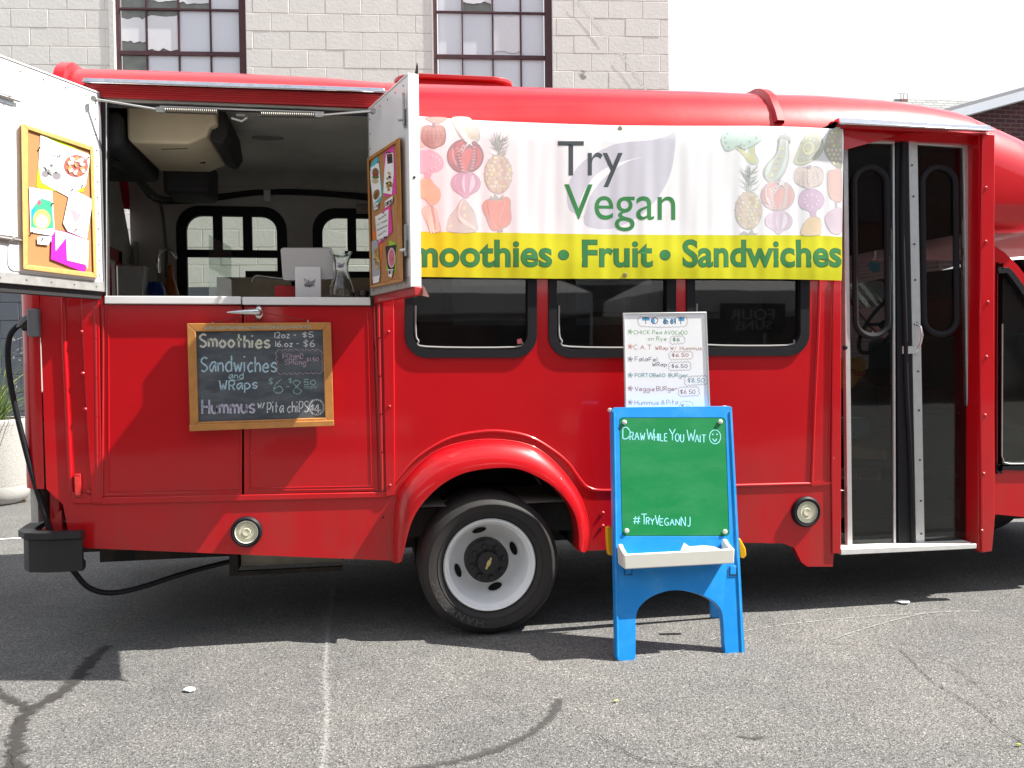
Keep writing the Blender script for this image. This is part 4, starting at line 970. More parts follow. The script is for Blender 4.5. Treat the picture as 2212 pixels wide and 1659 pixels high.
mb = MB(); mb.hexa([fd(a, b, .016) for a, b in ((1932, 298), (1958, 302), (1975, 1186), (1938, 1188))], [fd(a, b, -.03) for a, b in ((1932, 298), (1958, 302), (1975, 1186), (1938, 1188))]); make('door_gasket', mb, RUB, bus, bevel=.006)
mb = MB(); mb.tube([fd(a, b, .022) for a, b in cr_([(1946, 300), (1944, 500), (1950, 700), (1953, 830), (1962, 1000), (1968, 1186)], k=6)], .012, 8); make('door_gasket', mb, RUB, bus)
# handle, latch plate, screws
mb = MB(); mb.tube([fd(a, b, c) for a, b, c in ((1975, 702, .018), (1978, 706, .045), (1979, 725, .055), (1977, 745, .045), (1975, 752, .018))], .006, 8); mb.lathe([(.0005, -.012), (.012, -.01), (.014, 0)], fd(1975, 700, .012), 'Y', 14); mb.lathe([(.0005, -.012), (.012, -.01), (.014, 0)], fd(1975, 754, .012), 'Y', 14); make('handle', mb, CHROME, dl2, smooth=50)
mb = MB(); mb.hexa([fd(a, b, .022) for a, b in ((1945, 748), (1980, 748), (1980, 764), (1945, 764))], [fd(a, b, .014) for a, b in ((1945, 748), (1980, 748), (1980, 764), (1945, 764))]); make('latch_plate', mb, mat('pale_plate', (.6, .6, .6), .4, metal=.3), dl2, bevel=.001)
mb = MB(); mb.lathe([(.0005, -.006), (.004, -.005), (.006, 0)], (0, 0, 0), 'Y', 8); SCR = make('screw', mb, mat('dark_screw', (.08, .07, .06), .5, metal=.5), dl2, loc=(0, 0, 0)); SCR.location = fd(1967, 358, .013)-WL[dl2.name]
for a, b in ((1970, 425), (1972, 528), (1974, 605), (1979, 757), (1980, 802), (1982, 886), (1984, 993), (1986, 1081), (1987, 1152)): inst(SCR, dl2, fd(a, b, .013))
for a, b in ((1819, 751), (2106, 751)):
    mb = MB(); mb.lathe([(.0005, -.022), (.010, -.019), (.013, -.008), (.010, 0)], fd(a, b, .02), 'Y', 14); make('door_buffer', mb, RUB, bus, smooth=50)
strip('door_sill', [(1815, 1186), (2107, 1174), (2107, 1184), (1815, 1198)], .010, -.12, mat('white_sill', (.75, .75, .72), .5, metal=.2, var=.12, vs=30), .002)
# --- what one sees inside through the door and windows: steps, sign, wheel, seat, partition
mb = MB(); sx0, sx1 = P(1820, 1100, .2).x, P(2110, 1100, .2).x
mb.box((sx0, .10, .36), (sx1, .45, .38)); mb.box((sx0, .45, .36), (sx1, .47, .60)); mb.box((sx0, .45, .60), (sx1+.5, .85, .62)); mb.box((sx0, .85, .60), (sx1+.5, .87, .84)); mb.box((sx0, .85, .84), (3.9, BW-.06, .86)); make('entry_steps', mb, INTD, bus, smooth=0)
mb = MB(); mb.box((1.2, .20, .55), (sx0, IY, .6)); make('floor', mb, INTD, bus)
mb = MB(); q = [P(a, b, .44) for a, b in ((1770, 1009), (1903, 1013), (1903, 1037), (1770, 1034))]; mb.hexa(q, [p+Vector((0, .006, 0)) for p in q]); sg = make('step_sign', mb, mat('sign_grey', (.25, .25, .23), .6), bus)
mb = MB(); font_px(mb, 'WATCH YOUR', 1778, 1897, 1031, 1016, lambda a, b: P(a, b, .4385), ref='W'); make('lettering', mb, mat('sign_black', (.01, .01, .01), .6), sg, smooth=0, wn=False)
mb = MB(); c = P(1905, 700, 1.1); mb.tube([c+Vector((.02*math.sin(a), .19*math.cos(a), .19*math.sin(a)))+Vector((.1*math.sin(a), 0, 0)) for a in [2*math.pi*k/28 for k in range(28)]], .013, 8, closed=True)
mb.tube([c, c+Vector((.5, 0, -.25))], .03, 8); mb.tube([c+Vector((.0, -.18, 0)), c+Vector((.0, .18, 0))], .012, 6); make('steering_wheel', mb, INTD, bus, smooth=50)
mb = MB()
for sx, sy in ((2.45, 1.35), (1.55, 1.5)):
    mb.hexa([(sx-.25, sy-.25, .86), (sx+.25, sy-.25, .86), (sx+.25, sy+.25, .86), (sx-.25, sy+.25, .86)], [(sx-.25, sy-.25, 1.15), (sx+.25, sy-.25, 1.15), (sx+.25, sy+.25, 1.15), (sx-.25, sy+.25, 1.15)])
    mb.hexa([(sx-.25, sy-.24, 1.1), (sx-.12, sy-.24, 1.1), (sx-.12, sy+.24, 1.1), (sx-.25, sy+.24, 1.1)], [(sx-.38, sy-.22, 1.75), (sx-.28, sy-.22, 1.75), (sx-.28, sy+.22, 1.75), (sx-.38, sy+.22, 1.75)])
make('seat', mb, mat('seat_fabric', (.06, .07, .075), .9), bus, bevel=.04, seg=3)
mb = MB(); mb.tube([(2.02, .5, .86), (2.02, .5, 1.5), (2.02, .9, 1.5), (2.02, .9, .86)], .016, 8); make('grab_rail', mb, STEEL, bus)
strip_q = lambda q, Y: [P(a, b, Y) for a, b in q]
# windscreen, dashboard, cab
# --- cab: door, roof curve, bonnet (mostly out of frame)
YC = .10; fc = lambda a, b, off=0.: P(a, b, YC)+Vector((0, -off, 0))
cabo = [(2140, 520), (2150, 532), (2170, 545), (2200, 575), (2240, 628), (2290, 690), (2330, 740), (2700, 760), (2760, 820), (2760, 1060), (2640, 1080), (2600, 1010), (2520, 960), (2430, 975), (2370, 1040), (2350, 1105), (2300, 1125), (2149, 1111)]
cwin = cr_([(2156, 600), (2160, 587), (2170, 583), (2182, 590), (2215, 636), (2270, 720), (2290, 760), (2290, 1000), (2280, 1010), (2170, 1010), (2158, 1005), (2155, 990)], closed=True, k=3)
mb = MB(); mb.plate(cabo, [cwin], .06, mf=fc); cab = make('cab_door', mb, RED, bus, bevel=.01, seg=3)
def grow(pts, d):
    cx = sum(p[0] for p in pts)/len(pts); cy = sum(p[1] for p in pts)/len(pts); o_ = []
    n = len(pts)
    for i in range(n):
        a, b = pts[i-1], pts[(i+1) % n]; dx, dy = b[0]-a[0], b[1]-a[1]; L = math.hypot(dx, dy) or 1; nx, ny = dy/L, -dx/L
        o_.append((pts[i][0]+nx*d, pts[i][1]+ny*d))
    return o_
g1, g2 = grow(cwin, 5), grow(cwin, -7)
if max(p[0] for p in g1) < max(p[0] for p in g2): g1, g2 = grow(cwin, -5), grow(cwin, 7)
mb = MB(); mb.plate(g1, [g2], .04, mf=lambda a, b: fc(a, b, .012)); make('window_rubber', mb, RUB, cab, bevel=.004)
mb = MB(); mb.tube([fc(a, b, .008) for a, b in ((2163, 700), (2162, 985), (2167, 999), (2180, 1002), (2280, 1002))], .004, 6); make('inner_bead', mb, ALU, cab)
mb = MB(); mb.plate(cwin, [], .004, mf=lambda a, b: fc(a, b, -.02)); make('pane', mb, glass('cab_glass', (.45, .47, .45)), cab, smooth=0)
mb = MB(); pr_ = [fc(*q) for q in cabo[4:12]]; pr2 = [Vector((p.x, BW-.1, p.z)) for p in pr_]
mb.hexa([p+Vector((0, .07, 0)) for p in pr_], pr2); make('bonnet', mb, RED, bus, bevel=.02, seg=3)
mb = MB(); mb.hexa([P(2200, 560, YC+.02), P(2300, 690, YC+.02), P(2315, 690, YC+.02), P(2215, 560, YC+.02)], [Vector((p.x, BW-.1, p.z)) for p in (P(2200, 560, YC+.02), P(2300, 690, YC+.02), P(2315, 690, YC+.02), P(2215, 560, YC+.02))]); make('windscreen', mb, CLEAR, bus, smooth=0)
mb = MB(); a = P(2250, 720, .3); mb.box((a.x-.2, .25, a.z-.35), (a.x+.25, BW-.25, a.z)); make('dashboard', mb, INTD, bus, bevel=.04, seg=3)
# interior partition clutter behind the tinted windows
mb = MB(); mb.box((-.35, 1.5, .62), (1.3, 2.1, 1.55)); make('inner_block', mb, STEEL, bus, bevel=.01)

# --- serving-hatch leaves, swung open towards the viewer
def D_(px, py, depth): return CAM+ray(px, py)*depth
HD_PLANES = {}
def hatch_leaf(side):
    if side == 'L': hx, hy, ox, oy, ratio, wid, th = 219, 420, 0, 360, 425/488, .62, .035
    else: hx, hy, ox, oy, ratio, wid, th = 799, 440, 884, 388, 403/460, None, .042
    H = P(hx, hy, -.022); dH = (H-CAM).dot(Fv); O = D_(ox, oy, dH*ratio)
    d = Vector((O.x-H.x, O.y-H.y, 0)); L = d.length; d.normalize()
    if wid is None: wid = L
    nin = Vector((-d.y, d.x, 0))           # towards the opening
    if (nin.x > 0) != (side == 'L'): nin = -nin
    H0 = Vector((H.x, H.y, 0))
    mf = lambda px, py, off=0.0: hit(px, py, H0+nin*off, nin)
    HD_PLANES[side] = mf
    if side == 'L':
        zt0, zt1 = mf(217, 208).z, mf(0, 115).z; zb0, zb1 = mf(220, 636).z, mf(0, 604).z
    else:
        zt0, zt1 = mf(797, 236).z, mf(884, 158).z; zb0, zb1 = mf(801, 643).z, mf(886, 616).z
    zt, zb = (zt0+zt1)/2, (zb0+zb1)/2
    root = thing_part('hatch_door', Vector((H.x, H.y, zb)))
    W3 = lambda s, z, o_=0.: H0+d*s+Vector((0, 0, z))+nin*o_
    def bx(name, s0, s1, z0, z1, o0, o1, m, bevel=.003, par=None):
        mb = MB(); mb.hexa([W3(s0, z0, o0), W3(s1, z0, o0), W3(s1, z1, o0), W3(s0, z1, o0)], [W3(s0, z0, o1), W3(s1, z0, o1), W3(s1, z1, o1), W3(s0, z1, o1)])
        return make(name, mb, m, par or root, bevel=bevel)
    bx('inner_skin', 0.004, wid-.004, zb+.02, zt-.004, -.004, 0, WHITEP, .001)
    bx('outer_skin', 0, wid, zb+.01, zt, -th, -th+.006, RED, .001)
    bx('core', .004, wid-.006, zb+.025, zt-.008, -th+.006, -.004, WHITEP, .0)
    bx('edge_channel', wid-.004, wid+.006, zb, zt+.006, -th-.003, .003, WHITEP, .003)
    bx('edge_channel', 0, wid, zt-.003, zt+.005, -th-.002, .004, WHITEP, .002)
    bx('hinge_stile', -.006, .006, zb, zt, -th, .004, mat('dark_aluminium', (.22, .22, .23), .45, metal=.4), .002)
    bx('bottom_channel', 0, wid, zb, zb+.045, -th-.002, .004, mat('dull_zinc', (.44, .44, .43), .5, metal=.5, var=.25, vs=30), .002)
    bx('bottom_lip', 0, wid+.01, zb-.035, zb, -th-.004, -.012, INTD if side == 'L' else RED2, .003)
    # lower skin panel with rounded lower corners, standing proud
    mb = MB(); mb.plate(rrect(.06, zb+.052, wid-.09, zb+.18, .03), [], .003, off=-nin, mf=lambda a, b: W3(a, b, .005)); make('access_panel', mb, WHITEP if side == 'L' else CREAM, root, bevel=.001)
    # rivets
    n = 12; pr = None
    for k in range(n):
        z = zb+.07+(zt-zb-.12)*k/(n-1)
        if pr is None:
            mb = MB(); mb.lathe([(.0005, .0), (.003, -.0008), (.0042, -.0026)], (0, 0, 0), 'Y', 8)
            for i, v in enumerate(mb.v): mb.v[i] = nin*v.y*-1*-1+d*v.x+Vector((0, 0, v.z)) if False else nin*(.003+v.y)+d*v.x+Vector((0, 0, v.z))
            pr = make('rivet', mb, SCR.data.materials[0], root, loc=(0, 0, 0)); pr.location = W3(.024, z, 0)-WL[root.name]
        else: inst(pr, root, W3(.024, z, 0))
    for k in range(5):
        inst(pr, root, W3(.08+k*(wid-.14)/4, zt-.03, 0)); inst(pr, root, W3(.08+k*(wid-.2)/4, zb+.07, .003)); inst(pr, root, W3(.05+k*(wid-.1)/4, zb+.02, .003))
    # slide bolts near the free edge
    for zz in ((zt-.16, zb+.17) if side == 'L' else (zt-.17, zb+.16)):
        s0 = wid-(.10 if side == 'L' else .034); mb = MB()
        if side == 'L':
            mb.hexa([W3(s0-.04, zz-.018, .001), W3(wid-.01, zz-.018, .001), W3(wid-.01, zz+.018, .001), W3(s0-.04, zz+.018, .001)], [W3(s0-.04, zz-.018, .005), W3(wid-.01, zz-.018, .005), W3(wid-.01, zz+.018, .005), W3(s0-.04, zz+.018, .005)])
            mb.tube([W3(s0-.06, zz+.004, .012), W3(wid+.0, zz+.004, .012)], .006, 8); mb.tube([W3(s0, zz, .012), W3(s0, zz+.01, .03)], .004, 6)
        else:
            mb.hexa([W3(s0-.012, zz-.04, .001), W3(s0+.03, zz-.04, .001), W3(s0+.03, zz+.035, .001), W3(s0-.012, zz+.035, .001)], [W3(s0-.012, zz-.04, .006), W3(s0+.03, zz-.04, .006), W3(s0+.03, zz+.035, .006), W3(s0-.012, zz+.035, .006)])
            mb.tube([W3(s0+.01, zz-.03, .012), W3(s0+.01, zz+.10, .012)], .006, 8); mb.tube([W3(s0+.01, zz-.005, .012), W3(s0-.004, zz-.008, .030)], .008, 8)
        make('slide_bolt', mb, STEEL, root, smooth=40, bevel=.0)
    if side == 'R':
        mb = MB(); mb.poly([W3(wid-.03, zt+.006, -th), W3(wid+.008, zt+.006, -th), W3(wid+.006, zt+.055, -th)]); mb.poly([W3(wid-.03, zt+.006, -th+.004), W3(wid+.006, zt+.055, -th+.004), W3(wid+.008, zt+.006, -th+.004)]); make('corner_tab', mb, INTD, root, smooth=0)
        mb = MB(); mb.lathe([(.0005, -.004), (.005, -.003), (.006, 0)], W3(wid+.006, P(893, 382, -.6).z, -.02), 'Y', 10); make('edge_screw', mb, SCR.data.materials[0], root)
        mb = MB(); q = [W3(wid-.01, zb+.015, -th-.003), W3(wid+.03, zb-.005, -th-.01), W3(wid+.05, zb-.04, -th-.02), W3(wid+.0, zb-.03, -th-.005)]; mb.poly(q); mb.poly([p+Vector((0, 0, -.004)) for p in q]); make('peeling_tape', mb, mat('pink_tape', (.75, .45, .38), .6), root, smooth=0)
    return root, W3, mf, d, nin, wid, zt, zb
hl, WLf, LM, dL, nL, wL_, ztL, zbL = hatch_leaf('L')
hr, WRf, RM, dR, nR, wR_, ztR, zbR = hatch_leaf('R')
# hold-open rods and springs under the header
def spring(a, b, r, turns, wr):
    a, b = Vector(a), Vector(b); ax = (b-a).normalized(); u = ax.orthogonal().normalized(); v = ax.cross(u); n = turns*8
    return [a+(b-a)*(i/n)+(u*math.cos(i*math.pi/4)+v*math.sin(i*math.pi/4))*r for i in range(n+1)]
SPR = mat('dark_spring_steel', (.20, .19, .17), .45, metal=.8, var=.3)
for rod, sp_ in (((lambda: (LM(203, 214, .03), P(348, 238, -.02)))(), (P(352, 238, -.02), P(470, 242, -.02), 28)), ((lambda: (RM(806, 240, .03), P(690, 249, -.02)))(), (P(686, 250, -.02), P(562, 247, -.02), 30))):
    mb = MB(); mb.tube(rod, .006, 8); mb.lathe([(.0005, -.012), (.012, -.012), (.012, .012), (.0005, .012)], rod[0], 'Y', 14); mb.box(rod[1]-Vector((.02, .012, .012)), rod[1]+Vector((.02, .012, .012))); make('hold_open_rod', mb, STEEL, bus, smooth=50)
    mb = MB(); mb.tube(spring(sp_[0], sp_[1], .0115, sp_[2], 0), .0026, 5); make('spring', mb, SPR, bus, smooth=60)
mb = MB(); mb.tube([P(345, 230, -.0), P(700, 243, -.0)], .004, 6); mb.box(P(510, 246, .03), P(530, 252, .05)); mb.tube([P(500, 255, .03), P(522, 262, .03), P(534, 254, .03)], .005, 6); make('header_wire', mb, GREYP, bus)
# shore-power inlet on the rear corner
mb = MB(); a = P(76, 672, -.0); b_ = P(90, 725, .0)
mb.box((Xr-.045, -.03, b_.z-.005), (Xr+.005, .10, a.z+.01)); o = make('power_inlet', mb, mat('grey_inlet', (.16, .17, .19), .5), bus, bevel=.008)
mb = MB(); mb.tube([P(78, 695, .02), P(48, 700, .02)], .032, 14); make('inlet_socket', mb, BLK, o, smooth=40)
mb = MB(); mb.hexa([P(*q, -.02) for q in ((34, 708), (44, 688), (64, 675), (78, 672), (80, 679), (60, 690), (42, 706))], [P(*q, .06) for q in ((34, 708), (44, 688), (64, 675), (78, 672), (80, 679), (60, 690), (42, 706))]); make('inlet_cover', mb, MATS['grey_inlet'], o, bevel=.004)
cp = [(48, 700), (34, 708), (22, 725), (17, 752), (18, 790), (24, 835), (34, 885), (50, 950), (68, 1018), (86, 1078), (100, 1122), (118, 1180)]
pth = [P(a, b, .02) for a, b in cr_(cp, k=5)]+[P(140, 1215, .1)]
pth += [P(a, b, .12+.0006*(a-160)) for a, b in cr_([(160, 1235), (190, 1268), (235, 1281), (300, 1270), (400, 1238), (500, 1212)], k=5)]
mb = MB(); mb.tube(pth, .0125, 10)
tag(make('power_cord', mb, RUB, smooth=60), 'thick black power cord plugged into the rear corner and looping under the truck', 'cord')

# ------------------------------------------------------------------ interior fittings (children of the truck where fixed)
ac = thing_part('air_conditioner', P(370, 300, .5))
za = 2.37; xa0 = P(275, 314, .18).x; xa1 = P(455, 300, .18).x
mb = MB(); prof = [(xa0, za+.02), (xa0+.02, za), (xa1-.10, za), (xa1-.02, za+.04), (xa1, za+.085), (xa1+.03, za+.10), (xa1+.03, za+.19), (xa0, za+.19)]
mb.hexa([Vector((x, .18, z)) for x, z in prof], [Vector((x-.0, .86, z)) for x, z in prof]); make('casing', mb, CREAM, ac, bevel=.018, seg=3)
mb = MB(); pv = [(xa1-.01, za+.035), (xa1+.045, za+.02), (xa1+.075, za+.07), (xa1+.06, za+.19), (xa1-.01, za+.19)]
mb.hexa([Vector((x, .24, z)) for x, z in pv], [Vector((x, .88, z)) for x, z in pv]); make('vent_housing', mb, INTD, ac, bevel=.01)
mb = MB(); mb.tube([Vector((xa0+.13, .30, za-.0015)), Vector((xa1-.12, .27, za-.0015))], .002, 5); mb.lathe([(.0005, -.003), (.014, -.003), (.014, .004)], Vector((xa1-.10, .60, za)), 'Z', 16); make('casing_seam', mb, INTD, ac)
mb = MB(); mb.box((xa0+.02, .90, 2.26), (xa0+.27, 1.25, 2.46)); mb.box((Xb+.01, .1, 2.33), (xa0-.01, 1.0, 2.5)); make('duct_box', mb, INTD, ac, bevel=.03, seg=3)
def hose(name, pts, r, m=INTD):
    mb = MB(); mb.tube([Vector(p) for p in cr_(pts, k=5)], r, 8); return make(name, mb, m, bus, smooth=60)
wy = IY-.03
hose('cable_run', [tuple(P(x, y, yy)) for x, y, yy in ((240, 345, .3), (290, 370, .8), (340, 425, 1.6), (400, 431, wy), (460, 425, wy), (575, 413, wy), (690, 415, wy), (800, 424, wy), (900, 440, wy))], .014)
hose('cable_run', [tuple(P(x, y, yy)) for x, y, yy in ((240, 352, .3), (285, 378, .8), (335, 434, 1.6), (400, 437, wy), (460, 431, wy), (575, 418, wy), (690, 421, wy), (800, 431, wy), (900, 446, wy))], .010)
hose('cable_run', [tuple(P(x, y, wy)) for x, y in ((395, 400), (500, 404), (650, 412), (800, 414))], .006, INT)
hose('cable_run', [tuple(P(x, y, wy)) for x, y in ((345, 432), (352, 470), (358, 530), (360, 600))], .010, mat('grey_cable', (.15, .15, .15), .6))
mb = MB(); c = P(577, 420, wy-.02); mb.box(c-Vector((.022, .01, .05)), c+Vector((.022, .01, .03))); make('cable_clip', mb, ALU, bus, bevel=.004)
mb = MB(); c = P(575, 276, .8); 
mb.plate(ell(0, 0, .085, .035, 24), [], .008, off=(0, 0, -1), mf=lambda a, b: Vector((c.x+a, .9+b, zce-.002))); make('ceiling_vent', mb, mat('vent_grey', (.22, .22, .21), .6), bus)
mb = MB(); c = P(322, 500, IY-.15); mb.box((Xb+.03, 1.93, 1.5), (Xb+.05, 1.98, 2.12)); make('wall_track', mb, mat('track_grey', (.35, .35, .33), .5), bus)
mb = MB(); q = [P(a, b, wy) for a, b in ((770, 438), (840, 438), (840, 463), (770, 461))]; mb.hexa(q, [p+Vector((0, .004, 0)) for p in q]); sg = make('emergency_sign', mb, mat('sign_pale', (.42, .40, .38), .6), bus)
mb = MB(); SM = lambda a, b: P(a, b, wy-.002)
font_px(mb, 'EMERGENCY EXIT', 772, 832, 446, 440, SM, ref='E'); font_px(mb, 'PULL LATCH', 782, 825, 454, 448, SM, ref='E'); font_px(mb, 'PUSH WINDOW OPEN', 773, 835, 460, 456, SM, ref='E')
make('lettering', mb, mat('sign_maroon', (.16, .02, .02), .6), sg, smooth=0, wn=False)
# far worktop, splashback, sink
zw = P(640, 636, 1.6).z-.12
mb = MB(); mb.box((Xb+.02, 1.45, zw-.03), (Xf-.1, IY-.02, zw)); mb.box((P(470, 600, 1.8).x, 1.95, zw), (P(860, 600, 1.8).x, 2.0, P(600, 607, 1.97).z)); make('steel_worktop', mb, STEEL, bus, bevel=.004)
mb = MB(); a = P(530, 585, 1.9); mb.box((a.x, 1.90, zw), (P(900, 585, 1.9).x, 1.94, a.z)); make('dark_backboard', mb, INTD, bus)
mb = MB(); a = P(470, 600, 1.75); b_ = P(630, 640, 1.75); mb.box((a.x, 1.7, zw), (b_.x, 1.74, a.z-.0)); mb.box((b_.x+.1, 1.7, zw), (b_.x+.9, 1.74, a.z)); make('steel_splashback', mb, mat('stained_steel', (.42, .36, .27), .4, metal=.6, var=.35, vs=8), bus, bevel=.003)
mb = MB(); q = ((455, 505), (465, 510), (478, 535), (480, 640), (455, 640)); mb.hexa([P(a, b, 1.2) for a, b in ((451, 507), (500, 534), (500, 640), (451, 640))], [P(a, b, 1.204) for a, b in ((451, 507), (500, 534), (500, 640), (451, 640))]); make('sneeze_guard', mb, glass('guard_glass', (.80, .84, .82)), bus, smooth=0)
mb = MB(); mb.tube([P(a, b, 1.6) for a, b in cr_([(343, 590), (342, 560), (346, 545), (357, 538), (370, 541), (378, 552), (380, 560)], k=4)], .011, 10); make('faucet', mb, CHROME, bus, smooth=60)
mb = MB(); mb.tube([P(a, b, 1.3) for a, b in cr_([(545, 610), (548, 600), (556, 596), (580, 599), (630, 605), (680, 611)], k=4)], .009, 10); make('faucet', mb, CHROME, bus, smooth=60)
mb = MB(); mb.box((Xb+.02, 1.5, zw), (P(318, 600, 1.6).x, 1.95, P(300, 575, 1.6).z)); make('steel_cabinet', mb, STEEL, bus, bevel=.01)
# near serving counter
zc_ = P(520, 641, .0).z-.012
mb = MB(); mb.box((X_(232), .052, zc_-.04), (X_(797), .42, zc_)); make('serving_counter', mb, INTD, bus, bevel=.003)
mb = MB(); mb.box((X_(232), .40, .62), (X_(797), .42, zc_-.04)); make('counter_front', mb, STEEL, bus)
# steel block added right of the serving area to keep the window bays dim
mb = MB(); mb.box((-.30, .9, .62), (1.2, 1.5, 1.30)); make('inner_block', mb, STEEL, bus, bevel=.01)
# loose things on the counter
ts = thing('tablet_till', 'silver tablet till on a white box stand at the serving counter', 'till', P(665, 638, .16))
YT = .16; zc2 = zc_
a, b_ = P(637, 576, YT), P(694, 638, YT)
mb = MB(); mb.hexa([Vector((a.x, YT, zc2)), Vector((b_.x, YT, zc2)), Vector((b_.x, YT, a.z)), Vector((a.x, YT, a.z))], [Vector((a.x, YT+.10, zc2)), Vector((b_.x, YT+.10, zc2)), Vector((b_.x, YT+.03, a.z)), Vector((a.x, YT+.03, a.z))]); make('stand', mb, WHITEP, ts, bevel=.003)
mb = MB(); q = [P(606, 536, YT+.05), P(717, 536, YT+.05), P(722, 603, YT+.03), P(611, 606, YT+.03)]; nn = Vector((0, .9, .35)).normalized()
mb.plate(rrect(0, 0, 1, 1, .07, 4), [], .012, off=nn, mf=lambda u, v: q[0]*(1-u)*(1-v)+q[1]*u*(1-v)+q[2]*u*v+q[3]*(1-u)*v); make('tablet', mb, mat('silver_shell', (.50, .48, .47), .35, metal=.3, var=.05), ts, bevel=.004, seg=3)
def small_logo(par, mf, x, y, s, leafcol):
    """x,y: left end of 'Try' baseline, s: cap height (px)"""
    m_ = MB(); lf = [(0, 1.9), (.2, .6), (1.1, -.1), (2.6, -.5), (3.6, -1.2), (3.4, .3), (2.6, 1.6), (1.3, 2.2), (.3, 2.2)]
    m_.plate([(x+(a+.3)*s, y+b*s*.75) for a, b in cr_(lf, closed=True, k=3)], [], 0, mf=lambda a, b: mf(a, b, .0004)); make('logo_leaf', m_, leafcol, par, smooth=0, wn=False)
    m_ = MB(); font_px(m_, 'Try', x, x+1.9*s, y, y-s, lambda a, b: mf(a, b, .0008), ref='T', offset=.008); font_px(m_, 'Vegan', x, x+3.6*s, y+1.5*s, y+.55*s, lambda a, b: mf(a, b, .0008), ref='V', offset=.008)
    make('logo_lettering', m_, mat('logo_dark', (.03, .035, .04), .6), par, smooth=0, wn=False)
LEAFG = mat('logo_grey', (.30, .30, .34), .6)
small_logo(ts, lambda a, b, o_=0: P(a, b, YT-.0)+Vector((0, -o_-.0005, 0)), 656, 609, 6.5, LEAFG)
vs_ = thing('glass_carafe', 'waisted clear glass carafe with a small logo sticker beside the tablet till', 'carafe', P(738, 637, .15))
VC = P(738, 637, .15); k_ = (VC-CAM).dot(Fv)/FPX; z0 = zc2; hh = (637-531)*k_
pf = [(.02, 0), (24, 0), (27, 6), (28, 18), (24, 34), (18, 50), (15, 64), (16, 80), (21, 96), (26, 104), (24.5, 104), (19.5, 95), (14.5, 80), (13.5, 64), (16.5, 50), (22.5, 34), (26, 18), (24, 8), (.02, 6)]
mb = MB(); mb.lathe([(r*k_*.98, h/104*hh) for r, h in pf], (VC.x, VC.y, z0), 'Z', 36)
CG = mat('carafe_glass', (.92, .96, .95), .03, trans=1.0, var=.01); make('glass', mb, CG, vs_)
mb = MB(); SMf = lambda a, b, o_=0: P(a, b, .15-17*k_-.004)+Vector((0, -o_, 0)); mb.plate([(726, 562), (746, 562), (745, 584), (726, 583)], [], .0006, mf=SMf); make('label', mb, PAPER, vs_, smooth=0)
small_logo(vs_, lambda a, b, o_=0: SMf(a, b, o_), 728, 571, 4.2, LEAFG)
mb = MB(); a, b_ = P(593, 621, .25), P(640, 640, .25); mb.plate(rrect(a.x, zc2, b_.x, a.z+.01, .014), [], .12, mf=lambda x, z: Vector((x, .25, z))); tag(make('red_box', mb, mat('red_plastic', (.45, .01, .015), .4), bevel=.005, seg=3), 'small red plastic box behind the till on the serving counter', 'box')
mb = MB(); c = P(795, 630, .12); mb.lathe([(.001, 0), (.022, 0), (.027, .05), (.025, .05), (.021, .004), (.001, .004)], (c.x-.02, .14, zc2), 'Z', 20)
cpt = make('plastic_cup', mb, glass('cup_plastic', (.8, .8, .8))); tag(cpt, 'small clear plastic cup at the right end of the serving counter', 'cup')
mb = MB(); 
for k in range(7):
    x = P(772, 632, .2).x+random.uniform(-.02, .06); mb.tube([(x, .22, zc2+.01+.006*k), (x+random.uniform(-.05, .05), .12, zc2+.01+.006*k)], .006, 6)
tag(make('cutlery_bundle', mb, mat('dark_cutlery', (.06, .03, .03), .4)), 'dark loose utensils beside the carafe', 'utensils')
mb = MB(); c = P(337, 590, 1.62); mb.lathe([(.001, 0), (.07, 0), (.08, .08), (.07, .16), (.05, .2), (.001, .21)], (c.x-.03, 1.7, zw), 'Z', 20)
tag(make('blue_jug', mb, mat('blue_plastic', (.01, .04, .30), .3)), 'dark blue jug by the rear sink', 'jug')
mb = MB(); mb.lathe([(.001, 0), (.055, 0), (.06, .1), (.035, .2), (.02, .24), (.018, .32), (.001, .32)], (P(365, 600, 1.75).x, 1.8, zw), 'Z', 20)
tag(make('orange_bottle', mb, mat('orange_plastic', (.45, .13, .01), .4)), 'orange squeeze bottle hanging beside the tall tap', 'bottle')
mb = MB(); q = [(Xb+.02, .12, 1.62), (Xb+.02, .36, 1.62), (Xb+.02, .36, 2.15), (Xb+.02, .12, 2.15)]; mb.hexa([Vector(p) for p in q], [Vector(p)+Vector((.008, 0, 0)) for p in q]); pst = make('wall_poster', mb, mat('poster_blue', (.05, .055, .14), .5)); tag(pst, 'dark blue notice on the rear inner wall beside the door window', 'notice')
for i, (px, h, r, c_, lab) in enumerate(((498, .20, .030, (.35, .33, .30), 'steel shaker standing on the far worktop left of the till'), (575, .16, .035, (.05, .08, .06), 'dark green jar on the far worktop below the first window'), (860-88, .10, .05, (.03, .03, .03), 'black pot on the far worktop behind the carafe'))):
    c = P(px, 600, 1.85); zz = P(px, 608, 1.85).z-h*.35; mb = MB(); mb.lathe([(.001, 0), (r, 0), (r, h*.7), (r*.6, h*.85), (r*.55, h), (.001, h)], (c.x, 1.82, zw), 'Z', 18)
    tag(make('jar', mb, mat('jar_%d' % i, c_, .35, var=.1)), lab, 'jar')
